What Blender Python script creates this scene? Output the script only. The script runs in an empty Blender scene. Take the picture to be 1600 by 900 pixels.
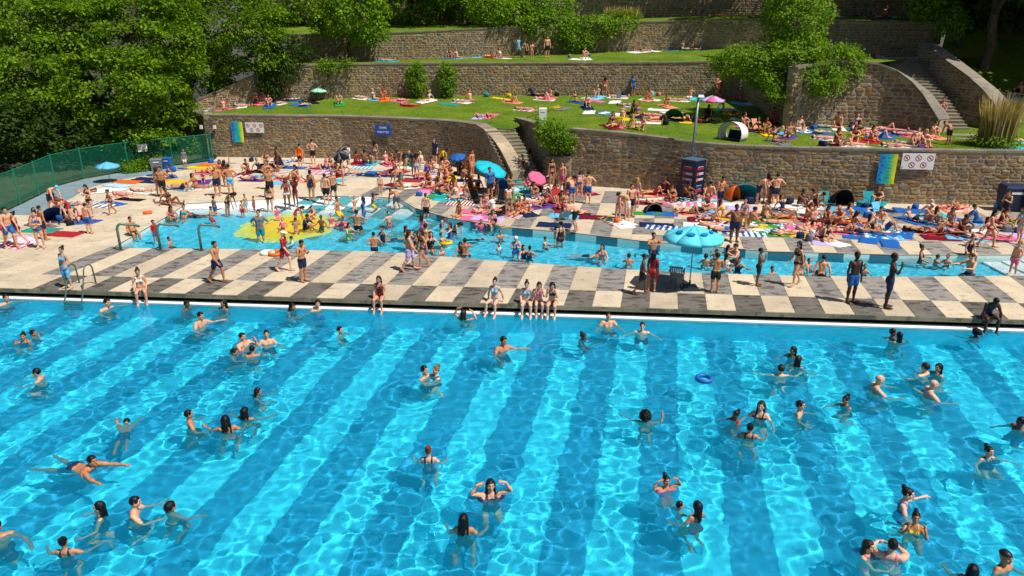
import bpy, bmesh, math, random, time
import numpy as np
from mathutils import Vector, Matrix
from mathutils.bvhtree import BVHTree
T0 = time.time()
R = math.radians
sc = bpy.context.scene
col = sc.collection

# ---------------------------------------------------------------- camera
F, YH, HC = 1150.0, 40.0, 9.2                    # focal length in photo pixels, horizon row, camera height (m)
PIT = math.atan((450 - YH) / F)
cam = bpy.data.cameras.new('camera'); camo = bpy.data.objects.new('camera', cam); col.objects.link(camo)
cam.sensor_width = 36; cam.lens = 36 * F / 1600; cam.clip_end = 2000
camo.location = (0, 0, HC); camo.rotation_euler = (math.pi / 2 - PIT, 0, 0)
sc.camera = camo

# ---------------------------------------------------------------- light
SUN = Vector((-0.50, 0.33, -1.0)).normalized()     # the way the sunlight travels
world = bpy.data.worlds.new('World'); sc.world = world; world.use_nodes = True
wn = world.node_tree; bg = wn.nodes['Background']
sky = wn.nodes.new('ShaderNodeTexSky'); sky.sky_type = 'NISHITA'; sky.sun_disc = False
sky.sun_elevation = math.asin(-SUN.z); sky.sun_rotation = math.atan2(-SUN.x, -SUN.y)
wn.links.new(sky.outputs[0], bg.inputs[0]); bg.inputs[1].default_value = 0.05
sun = bpy.data.lights.new('sun', 'SUN'); sun.energy = 5.0; sun.angle = R(0.53); sun.color = (1, 0.955, 0.88)
suno = bpy.data.objects.new('sun', sun); col.objects.link(suno)
suno.rotation_euler = SUN.to_track_quat('-Z', 'Y').to_euler()
sun.cycles.is_caustics_light = True
vs = sc.view_settings; vs.view_transform = 'Standard'; vs.look = 'None'; vs.gamma = 1; vs.exposure = 0.16
sc.cycles.max_bounces = 6; sc.cycles.transmission_bounces = 5; sc.cycles.transparent_max_bounces = 12
sc.cycles.sample_clamp_indirect = 4.0

# ---------------------------------------------------------------- pixel -> direction -> point
CP, SP = math.cos(PIT), math.sin(PIT)
def ray(x, y):
    dx, dy = (x - 800) / F, -(y - 450) / F
    return Vector((dx, CP + dy * SP, -SP + dy * CP))
def at(x, y, z=0.0):
    d = ray(x, y); t = (z - HC) / d.z
    return Vector((d.x * t, d.y * t, z))
def px(p):
    z = p[2] - HC
    fw = p[1] * CP - z * SP; up = p[1] * SP + z * CP
    return 800 + F * p[0] / fw, 450 - F * up / fw

# ---------------------------------------------------------------- helpers
def srgb(h):
    h = h.lstrip('#'); out = []
    for i in (0, 2, 4):
        c = int(h[i:i + 2], 16) / 255
        out.append(c / 12.92 if c <= 0.04045 else ((c + 0.055) / 1.055) ** 2.4)
    return tuple(out) + (1.0,)
def mat(name):
    m = bpy.data.materials.new(name); m.use_nodes = True
    return m, m.node_tree, m.node_tree.nodes['Principled BSDF']
def node(t, typ, **kw):
    n = t.nodes.new(typ)
    for k, v in kw.items():
        if k.startswith('i_'):
            n.inputs[k[2:].replace('_', ' ')].default_value = v
        else: setattr(n, k, v)
    return n
def ramp(t, fac, stops):
    r = node(t, 'ShaderNodeValToRGB'); el = r.color_ramp.elements
    while len(el) > 1: el.remove(el[-1])
    el[0].position, el[0].color = stops[0]
    for p, c in stops[1:]:
        e = el.new(p); e.color = c
    t.links.new(fac, r.inputs[0]); return r.outputs[0]
def noise(t, scale, detail=4, coord='Object', rough=0.55, vscale=None):
    src = node(t, 'ShaderNodeNewGeometry').outputs['Position'] if coord == 'World' else node(t, 'ShaderNodeTexCoord').outputs[coord]
    if vscale:
        mp = node(t, 'ShaderNodeMapping'); mp.inputs['Scale'].default_value = vscale
        t.links.new(src, mp.inputs[0]); src = mp.outputs[0]
    n = node(t, 'ShaderNodeTexNoise'); n.inputs['Scale'].default_value = scale; n.inputs['Detail'].default_value = detail
    n.inputs['Roughness'].default_value = rough
    t.links.new(src, n.inputs['Vector']); return n.outputs[0]
def mixc(t, fac, a, b, mode='MIX'):
    m = node(t, 'ShaderNodeMix', data_type='RGBA', blend_type=mode)
    for sock, v in ((m.inputs[0], fac), (m.inputs[6], a), (m.inputs[7], b)):
        if hasattr(v, 'type') and hasattr(v, 'is_linked'): t.links.new(v, sock)
        else: sock.default_value = v
    return m.outputs[2]
def bump(t, b, h, strength=0.3, dist=0.02):
    n = node(t, 'ShaderNodeBump'); n.inputs['Strength'].default_value = strength; n.inputs['Distance'].default_value = dist
    t.links.new(h, n.inputs['Height']); t.links.new(n.outputs[0], b.inputs['Normal'])
def simple(name, c, rough=0.6, metal=0.0, var=0.0, vscale=8):
    m, t, b = mat(name); b.inputs['Roughness'].default_value = rough; b.inputs['Metallic'].default_value = metal
    c = srgb(c) if isinstance(c, str) else tuple(c) + (1,)
    if var:
        n = noise(t, vscale)
        lo = tuple(x * (1 - var) for x in c[:3]) + (1,); hi = tuple(min(1, x * (1 + var)) for x in c[:3]) + (1,)
        t.links.new(ramp(t, n, [(0.3, lo), (0.7, hi)]), b.inputs['Base Color'])
    else: b.inputs['Base Color'].default_value = c
    return m
def objcolor_mat(name, rough=0.7, var=0.12, vscale=14, spec=0.3, stripes=False):
    """colour comes from the object's own colour (paint, cloth, skin), broken up by fine grain"""
    m, t, b = mat(name); b.inputs['Roughness'].default_value = rough; b.inputs['Specular IOR Level'].default_value = spec
    oi = node(t, 'ShaderNodeObjectInfo'); c = oi.outputs['Color']
    if stripes:
        at_ = node(t, 'ShaderNodeAttribute', attribute_type='OBJECT', attribute_name='second_color')
        fq = node(t, 'ShaderNodeAttribute', attribute_type='OBJECT', attribute_name='stripe_count')
        tc = node(t, 'ShaderNodeTexCoord'); sp = node(t, 'ShaderNodeSeparateXYZ'); t.links.new(tc.outputs['Object'], sp.inputs[0])
        mu = node(t, 'ShaderNodeMath', operation='MULTIPLY'); t.links.new(sp.outputs[1], mu.inputs[0]); t.links.new(fq.outputs['Fac'], mu.inputs[1])
        fr = node(t, 'ShaderNodeMath', operation='FRACT'); t.links.new(mu.outputs[0], fr.inputs[0])
        gt = node(t, 'ShaderNodeMath', operation='GREATER_THAN'); t.links.new(fr.outputs[0], gt.inputs[0]); gt.inputs[1].default_value = 0.55
        c = mixc(t, gt.outputs[0], c, at_.outputs['Color'])
    n = noise(t, vscale)
    g = ramp(t, n, [(0.3, (1 - var,) * 3 + (1,)), (0.7, (1 + var * 0.5,) * 3 + (1,))])
    t.links.new(mixc(t, 1.0, c, g, 'MULTIPLY'), b.inputs['Base Color'])
    return m
class MB:
    """collects vertices and faces of one mesh"""
    def __init__(s): s.v = []; s.f = []; s.m = []
    def add(s, v, f, mi=0):
        k = len(s.v); s.v += [tuple(p) for p in v]; s.f += [tuple(i + k for i in q) for q in f]; s.m += [mi] * len(f); return s
    def box(s, c, d, rz=0.0, mi=0, taper=1.0, M=None):
        v = []
        for z in (-1, 1):
            k = taper if z > 0 else 1
            for x, y in ((-1, -1), (1, -1), (1, 1), (-1, 1)):
                p = Vector((x * d[0] / 2 * k, y * d[1] / 2 * k, z * d[2] / 2))
                if M: p = M @ p
                if rz: p = Matrix.Rotation(rz, 3, 'Z') @ p
                v.append(p + Vector(c))
        return s.add(v, [(3, 2, 1, 0), (4, 5, 6, 7), (0, 1, 5, 4), (1, 2, 6, 5), (2, 3, 7, 6), (3, 0, 4, 7)], mi)
    def tube(s, pts, r, n=8, mi=0, cap=True):
        pts = [Vector(p) for p in pts]; rr = r if isinstance(r, (list, tuple)) else [r] * len(pts)
        rings = []; up0 = None
        for i, p in enumerate(pts):
            d = (pts[min(i + 1, len(pts) - 1)] - pts[max(i - 1, 0)]).normalized()
            a = d.orthogonal().normalized() if up0 is None else (up0 - d * up0.dot(d)).normalized()
            up0 = a; b_ = d.cross(a)
            rings.append([p + (a * math.cos(2 * math.pi * k / n) + b_ * math.sin(2 * math.pi * k / n)) * rr[i] for k in range(n)])
        v = [q for g in rings for q in g]
        f = [(i * n + k, i * n + (k + 1) % n, (i + 1) * n + (k + 1) % n, (i + 1) * n + k) for i in range(len(pts) - 1) for k in range(n)]
        if cap: f += [tuple(range(n))[::-1], tuple((len(pts) - 1) * n + k for k in range(n))]
        return s.add(v, f, mi)
    def prism(s, poly, z0, z1, mi=0):
        n = len(poly); v = [(p[0], p[1], z0) for p in poly] + [(p[0], p[1], z1) for p in poly]
        return s.add(v, [tuple(range(n))[::-1], tuple(range(n, 2 * n))] + [(i, (i + 1) % n, n + (i + 1) % n, n + i) for i in range(n)], mi)
    def mesh(s, name, *mats, smooth=False):
        me = bpy.data.meshes.new(name); me.from_pydata(s.v, [], s.f)
        for m in mats: me.materials.append(m)
        if len(mats) > 1: me.polygons.foreach_set('material_index', s.m)
        if smooth: me.polygons.foreach_set('use_smooth', [True] * len(s.f))
        me.validate(); me.update(); return me
    def build(s, name, m, parent=None, smooth=False, **kw):
        return obj(name, s.mesh(name, *(m if isinstance(m, (list, tuple)) else [m]), smooth=smooth), parent, **kw)
def obj(name, me, parent=None, loc=None, rz=None, scale=None, color=None, M=None):
    o = bpy.data.objects.new(name, me); col.objects.link(o)
    if parent: o.parent = parent
    if M is not None: o.matrix_local = M
    if loc is not None: o.location = loc
    if rz is not None: o.rotation_euler[2] = rz
    if scale is not None: o.scale = scale if hasattr(scale, '__len__') else (scale,) * 3
    if color is not None: o.color = srgb(color) if isinstance(color, str) else color
    return o
def empty(name, loc=(0, 0, 0), rz=0.0):
    o = bpy.data.objects.new(name, None); col.objects.link(o); o.location = loc; o.rotation_euler[2] = rz
    o.empty_display_size = 0.2; return o
def tag(o, label=None, cat=None, group=None, kind=None):
    for k, v in (('label', label), ('category', cat), ('group', group), ('kind', kind)):
        if v: o[k] = v
    return o
def structure(o, label=None): return tag(o, label, None, None, 'structure')
def npmesh(name, v, f, m, smooth=True):
    v = np.asarray(v, dtype=np.float32); f = np.asarray(f, dtype=np.int32); k = f.shape[1]
    me = bpy.data.meshes.new(name); me.vertices.add(len(v)); me.vertices.foreach_set('co', v.ravel())
    me.loops.add(f.size); me.loops.foreach_set('vertex_index', f.ravel())
    me.polygons.add(len(f)); me.polygons.foreach_set('loop_start', np.arange(len(f), dtype=np.int32) * k)
    me.polygons.foreach_set('loop_total', np.full(len(f), k, dtype=np.int32))
    me.polygons.foreach_set('use_smooth', np.full(len(f), smooth))
    if m: me.materials.append(m)
    me.update(calc_edges=True); me.validate(); return me
# ================================================================ people: one rest body per type, posed by its joints
def surface_nets(fn, lo, hi, h):
    ax = [np.arange(lo[i], hi[i] + h, h) for i in range(3)]
    G = np.stack(np.meshgrid(*ax, indexing='ij'), -1); D = fn(G.reshape(-1, 3)).reshape(G.shape[:3])
    n = D.shape; S = D < 0
    cs = np.zeros(tuple(k - 1 for k in n) + (3,)); cn = np.zeros(tuple(k - 1 for k in n))
    sl = lambda o: tuple(slice(o[i], n[i] - 1 + o[i]) for i in range(3))
    corners = [(i, j, k) for i in (0, 1) for j in (0, 1) for k in (0, 1)]
    for a in corners:
        for ax_ in range(3):
            if a[ax_]: continue
            b = list(a); b[ax_] = 1
            da, db = D[sl(a)], D[sl(tuple(b))]; cr = (da < 0) != (db < 0)
            t = np.where(cr, da / np.where(cr, da - db, 1), 0)
            for c in range(3):
                cs[..., c] += np.where(cr, a[c] + (t if c == ax_ else 0), 0)
            cn += cr
    act = cn > 0; idx = -np.ones(cn.shape, int); idx[act] = np.arange(act.sum())
    V = np.argwhere(act) + cs[act] / cn[act][:, None]; V = V * h + np.array(lo)
    Fs = []
    for a in range(3):
        b, c = (a + 1) % 3, (a + 2) % 3
        s0 = [slice(1, -1)] * 3; s0[a] = slice(0, n[a] - 1); s1 = list(s0); s1[a] = slice(1, n[a])
        A, B = S[tuple(s0)], S[tuple(s1)]; P = np.argwhere(A != B); inside = A[A != B]
        P = P + np.array([0 if i == a else 1 for i in range(3)])
        def cell(db, dc):
            q = P.copy(); q[:, b] -= db; q[:, c] -= dc; return idx[q[:, 0], q[:, 1], q[:, 2]]
        Q = np.stack([cell(1, 1), cell(0, 1), cell(0, 0), cell(1, 0)], 1)
        Q[~inside] = Q[~inside][:, ::-1]; Fs.append(Q)
    Fa = np.concatenate(Fs); return V, Fa
def rcone(p, a, b, ra, rb, ys=1.0):
    """round cone from a to b; ys flattens it front to back"""
    sc_ = np.array([1, 1 / ys, 1]); a = np.array(a) * sc_; b = np.array(b) * sc_; q = p * sc_
    ab = b - a; L = ab @ ab; t = np.clip(((q - a) @ ab) / max(L, 1e-9), 0, 1)
    return (np.linalg.norm(q - a - t[:, None] * ab, axis=1) - (ra + (rb - ra) * t)) * (min(1, ys) ** 0.5)
def smin(a, b, k):
    h = np.clip(0.5 + 0.5 * (b - a) / k, 0, 1); return b + (a - b) * h - k * h * (1 - h)
BONES = ['pelvis', 'spine', 'chest', 'head'] + [s + b for s in 'LR' for b in ('uarm', 'farm', 'hand', 'thigh', 'calf', 'foot')]
PARENT = {'pelvis': None, 'spine': 'pelvis', 'chest': 'spine', 'head': 'chest'}
for s_ in 'LR':
    PARENT.update({s_ + 'uarm': 'chest', s_ + 'farm': s_ + 'uarm', s_ + 'hand': s_ + 'farm', s_ + 'thigh': 'pelvis', s_ + 'calf': s_ + 'thigh', s_ + 'foot': s_ + 'calf'})
def make_body(kind, vox=.025, hvox=.0115):
    g = dict(man=(.185, .100, .0, 1.0, 1.0), woman=(.158, .108, .07, .9, .94), heavy=(.195, .115, .05, 1.2, 1.22), child=(.150, .088, 0, .92, .93))[kind]
    SH, HP, BUST, LIMB, WST = g
    an = R(38); ua, fa = .29, .255
    J = {'pelvis': ((0, 0, .93), (0, 0, 1.06)), 'spine': ((0, 0, 1.06), (0, 0, 1.22)), 'chest': ((0, 0, 1.22), (0, .012, 1.46)), 'head': ((0, .012, 1.47), (0, 0, 1.75))}
    for s, x in (('L', 1), ('R', -1)):
        sh = np.array((x * SH, .01, 1.41)); d = np.array((x * math.sin(an), 0, -math.cos(an)))
        el = sh + d * ua; wr = el + d * fa; fi = wr + d * .18
        hp = np.array((x * HP * .92, 0, .91)); kn = np.array((x * HP * 1.05, -.005, .49)); ak = np.array((x * HP * 1.1, .015, .075)); to = ak + np.array((x * .02, -.19, -.05))
        for n_, a_, b_ in (('uarm', sh, el), ('farm', el, wr), ('hand', wr, fi), ('thigh', hp, kn), ('calf', kn, ak), ('foot', ak, to)): J[s + n_] = (a_, b_)
    def body_sdf(p):
        m = np.abs(p) * np.array([1, 0, 0]) + p * np.array([0, 1, 1])          # mirror: build one half
        W = WST; c = []
        c.append(rcone(m, (0, 0, .93), (.06, .01, .93), .115 * W ** .5, .105 * W ** .5, .82))
        c.append(rcone(m, (.045 * W, 0, .95), (.045 * W, -.005, 1.13), .108 * W, (.096 if kind != 'woman' else .082) * W, .84))
        c.append(rcone(m, (.045 * W, -.005, 1.12), (.075, .0, 1.32), (.098 if kind != 'woman' else .082) * W, .108 * (.9 if kind == 'woman' else 1), .82))
        c.append(rcone(m, (0, .02, 1.40), (SH - .045, .015, 1.40), .075, .056 * LIMB))
        if kind == 'heavy': c.append(rcone(m, (.02, -.07, 1.03), (.02, -.06, 1.15), .13, .12))
        c.append(rcone(m, (.065 * HP / .1, .055, .895), (.065 * HP / .1, .045, .93), .088 * LIMB ** .5, .08))
        if BUST: c.append(rcone(m, (.075, -.075, 1.265), (.07, -.03, 1.32), .062, .045))
        elif kind == 'man': c.append(rcone(m, (.06, -.055, 1.31), (.11, -.045, 1.33), .052, .05, .8))
        c.append(rcone(m, (0, .02, 1.40), (0, .005, 1.56), .058 * LIMB ** .5, .052))
        a, b = J['Luarm']; c.append(rcone(m, a, a + (b - a) * .45, .056 * LIMB, .05 * LIMB)); c.append(rcone(m, a + (b - a) * .4, b, .048 * LIMB, .039 * LIMB))
        a, b = J['Lfarm']; c.append(rcone(m, a, a + (b - a) * .35, .037 * LIMB, .041 * LIMB)); c.append(rcone(m, a + (b - a) * .3, b, .040 * LIMB, .027))
        a, b = J['Lhand']; c.append(rcone(m, a, a + (b - a) * .5, .027, .036, 1.0))
        a, b = J['Lthigh']; c.append(rcone(m, a + np.array((-.005, .0, -.02)), a + (b - a) * .5, .095 * LIMB, .080 * LIMB)); c.append(rcone(m, a + (b - a) * .5, b, .080 * LIMB, .056 * LIMB))
        a, b = J['Lcalf']; c.append(rcone(m, a, a + (b - a) * .3 + np.array((0, .018, 0)), .054 * LIMB, .058 * LIMB)); c.append(rcone(m, a + (b - a) * .3 + np.array((0, .018, 0)), b, .058 * LIMB, .036))
        a, b = J['Lfoot']; c.append(rcone(m, a + np.array((0, .035, -.035)), a + np.array((.002, -.06, -.035)), .04, .04)); c.append(rcone(m, a + np.array((.002, -.05, -.035)), b + np.array((0, 0, .012)), .043, .03))
        d = c[0]
        for e in c[1:]: d = smin(d, e, .035)
        return d
    def head_sdf(p):
        m = np.abs(p) * np.array([1, 0, 0]) + p * np.array([0, 1, 1])
        q = (m - np.array((0, .018, 1.662))) / np.array((.074, .094, .092)); d = (np.linalg.norm(q, axis=1) - 1) * .078
        for a, b, ra, rb, k in (((0, -.02, 1.61), (0, -.052, 1.572), .06, .034, .03), ((.03, .0, 1.60), (.0, -.045, 1.575), .05, .036, .03), ((0, .015, 1.50), (0, .01, 1.60), .051, .05, .03),
                                ((0, -.078, 1.665), (0, -.104, 1.626), .010, .015, .012), ((.0, -.078, 1.688), (.045, -.066, 1.686), .014, .012, .015),
                                ((.045, -.055, 1.635), (.04, -.045, 1.62), .022, .02, .02), ((0, -.082, 1.598), (.022, -.074, 1.598), .009, .006, .008)):
            d = smin(d, rcone(m, a, b, ra, rb), k)
        e = rcone(m, (.032, -.092, 1.662), (.038, -.088, 1.662), .012, .012); d = np.maximum(d, -smin(e, e + .0, .001) * 1.0) if False else np.maximum(d, -e)
        ear = rcone(m, (.078, .02, 1.672), (.076, .015, 1.635), .016, .011); return smin(d, ear, .008)
    V, Fq = surface_nets(body_sdf, (-.86, -.3, -.03), (.86, .26, 1.545), vox)
    Vh, Fh = surface_nets(head_sdf, (-.115, -.15, 1.50), (.115, .15, 1.79), hvox)
    hs = 1.0
    if kind == 'child': hs = 1.17
    Vh = (Vh - np.array((0, .01, 1.51))) * hs + np.array((0, .01, 1.51))
    fv, ff = [], []
    for s, x in (('L', 1), ('R', -1)):
        a, b = J[s + 'hand']; d = (b - a) / np.linalg.norm(b - a); w = np.array((0, -1.0, 0)); nrm = np.cross(d, w)
        for k, (off, ln) in enumerate(((.027, .075), (.009, .085), (-.009, .08), (-.027, .06), (.034, .06))):
            base = a + d * (.085 if k < 4 else .03) + w * off
            dd = d if k < 4 else (d * .75 + w * .66); dd = dd / np.linalg.norm(dd)
            inw = np.array((-x * math.cos(an), 0, -math.sin(an)))             # curl towards the palm
            pts = [base, base + dd * ln * .5 + inw * .006, base + dd * ln * .95 + inw * .028]
            mb = MB().tube(pts, [.0105, .0095, .007], 5); o = len(fv)
            fv += mb.v; ff += [(q if len(q) == 4 else q[:4]) for q in [tuple(i + o for i in f) for f in mb.f] if len(q) >= 4]
    nb, nh = len(V), len(Vh)
    V = np.concatenate([V, Vh, np.array(fv)]); Fq = np.concatenate([Fq, Fh + nb, np.array(ff) + nb + nh])
    # weights
    Wt = np.zeros((len(V), len(BONES)))
    for i, b in enumerate(BONES):
        a_, b_ = [np.array(q, float) for q in J[b]]
        d = rcone(V, a_, b_, 0, 0); w = 1 / (d + .012) ** 6
        if b == 'pelvis': w *= 2.2
        if b[0] in 'LR' and b[1:] in ('uarm', 'farm', 'hand', 'thigh', 'calf', 'foot'):
            sgn = 1 if b[0] == 'L' else -1; w = np.where(V[:, 0] * sgn < -.012, 0, w)
            if 'arm' in b or 'hand' in b: w = np.where(np.abs(V[:, 0]) < SH - .06, 0, w)
            else: w = np.where(V[:, 2] > 1.0, 0, w)
        if b == 'head': w = np.where(V[:, 2] < 1.47, w * .02, w)
        Wt[:, i] = w
    Wt[nb:nb + nh] = 0; Wt[nb:nb + nh, BONES.index('head')] = 1
    for k, s in enumerate('LR'):
        q = slice(nb + nh + k * (len(fv) // 2), nb + nh + (k + 1) * (len(fv) // 2)); Wt[q] = 0; Wt[q, BONES.index(s + 'hand')] = 1
    Wt /= Wt.sum(1, keepdims=True)
    # face marks: lips, brows, eyes, as pigment
    tint = np.ones((len(V), 4), np.float32)
    H = (V - np.array((0, .01, 1.51))) / hs + np.array((0, .01, 1.51)); isH = np.zeros(len(V), bool); isH[nb:nb + nh] = True
    ex = np.abs(H[:, 0]); fr = isH & (H[:, 1] < -.04)
    tint[fr & (np.abs(H[:, 2] - 1.597) < .008) & (ex < .026)] = (.85, .5, .5, 1)
    tint[fr & (np.abs(H[:, 2] - 1.690) < .007) & (ex > .012) & (ex < .05)] = (.28, .22, .2, 1)
    tint[fr & (np.abs(H[:, 2] - 1.662) < .0085) & (np.abs(ex - .034) < .014)] = (.14, .11, .1, 1)
    return dict(kind=kind, J=J, V=V, F=Fq, W=Wt, tint=tint, hs=hs, nb=nb, nh=nh)
def arc(a, b):
    a = np.array(a, float); b = np.array(b, float); a /= np.linalg.norm(a); b /= np.linalg.norm(b)
    return np.array(Vector(a).rotation_difference(Vector(b)).to_matrix())
def pose_body(B, P):
    """P: bone -> direction (body frame, facing -y). Returns posed vertices and the head transform."""
    J = B['J']; Rm = {}; O = {}
    for b in BONES:
        a0, b0 = [np.array(q, float) for q in J[b]]; par = PARENT[b]
        if par is None: Rp = np.array(P.get('root', Matrix.Identity(3))); O[b] = a0
        else:
            Rp = Rm[par]; O[b] = O[par] + Rp @ (a0 - np.array(J[par][0], float))
        d0 = Rp @ (b0 - a0); tgt = P.get(b)
        if tgt is None and b == 'Rfoot' or b == 'Lfoot' and tgt is None: tgt = None
        Rm[b] = arc(d0, tgt) @ Rp if tgt is not None else Rp
    # head: face direction
    if 'face' in P:
        f0 = Rm['head'] @ np.array((0, -1, 0)); Rm['head'] = arc(f0, P['face']) @ Rm['head']
    X = np.zeros_like(B['V'])
    for i, b in enumerate(BONES):
        w = B['W'][:, i]
        if not w.any(): continue
        a0 = np.array(J[b][0], float); X += w[:, None] * ((B['V'] - a0) @ Rm[b].T + O[b])
    Hm = Matrix.Translation(Vector(O['head'])) @ Matrix([list(r) for r in Rm['head']]).to_4x4() @ Matrix.Translation(-Vector(J['head'][0]))
    return X, Hm
def both(**k):
    out = {}
    for n, v in k.items():
        out['L' + n] = v; out['R' + n] = (-v[0], v[1], v[2])
    return out
def RX(a): return Matrix.Rotation(R(a), 3, 'X')
hang = both(uarm=(.16, .03, -1), farm=(.08, -.18, -1), hand=(.02, -.2, -1))
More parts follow.
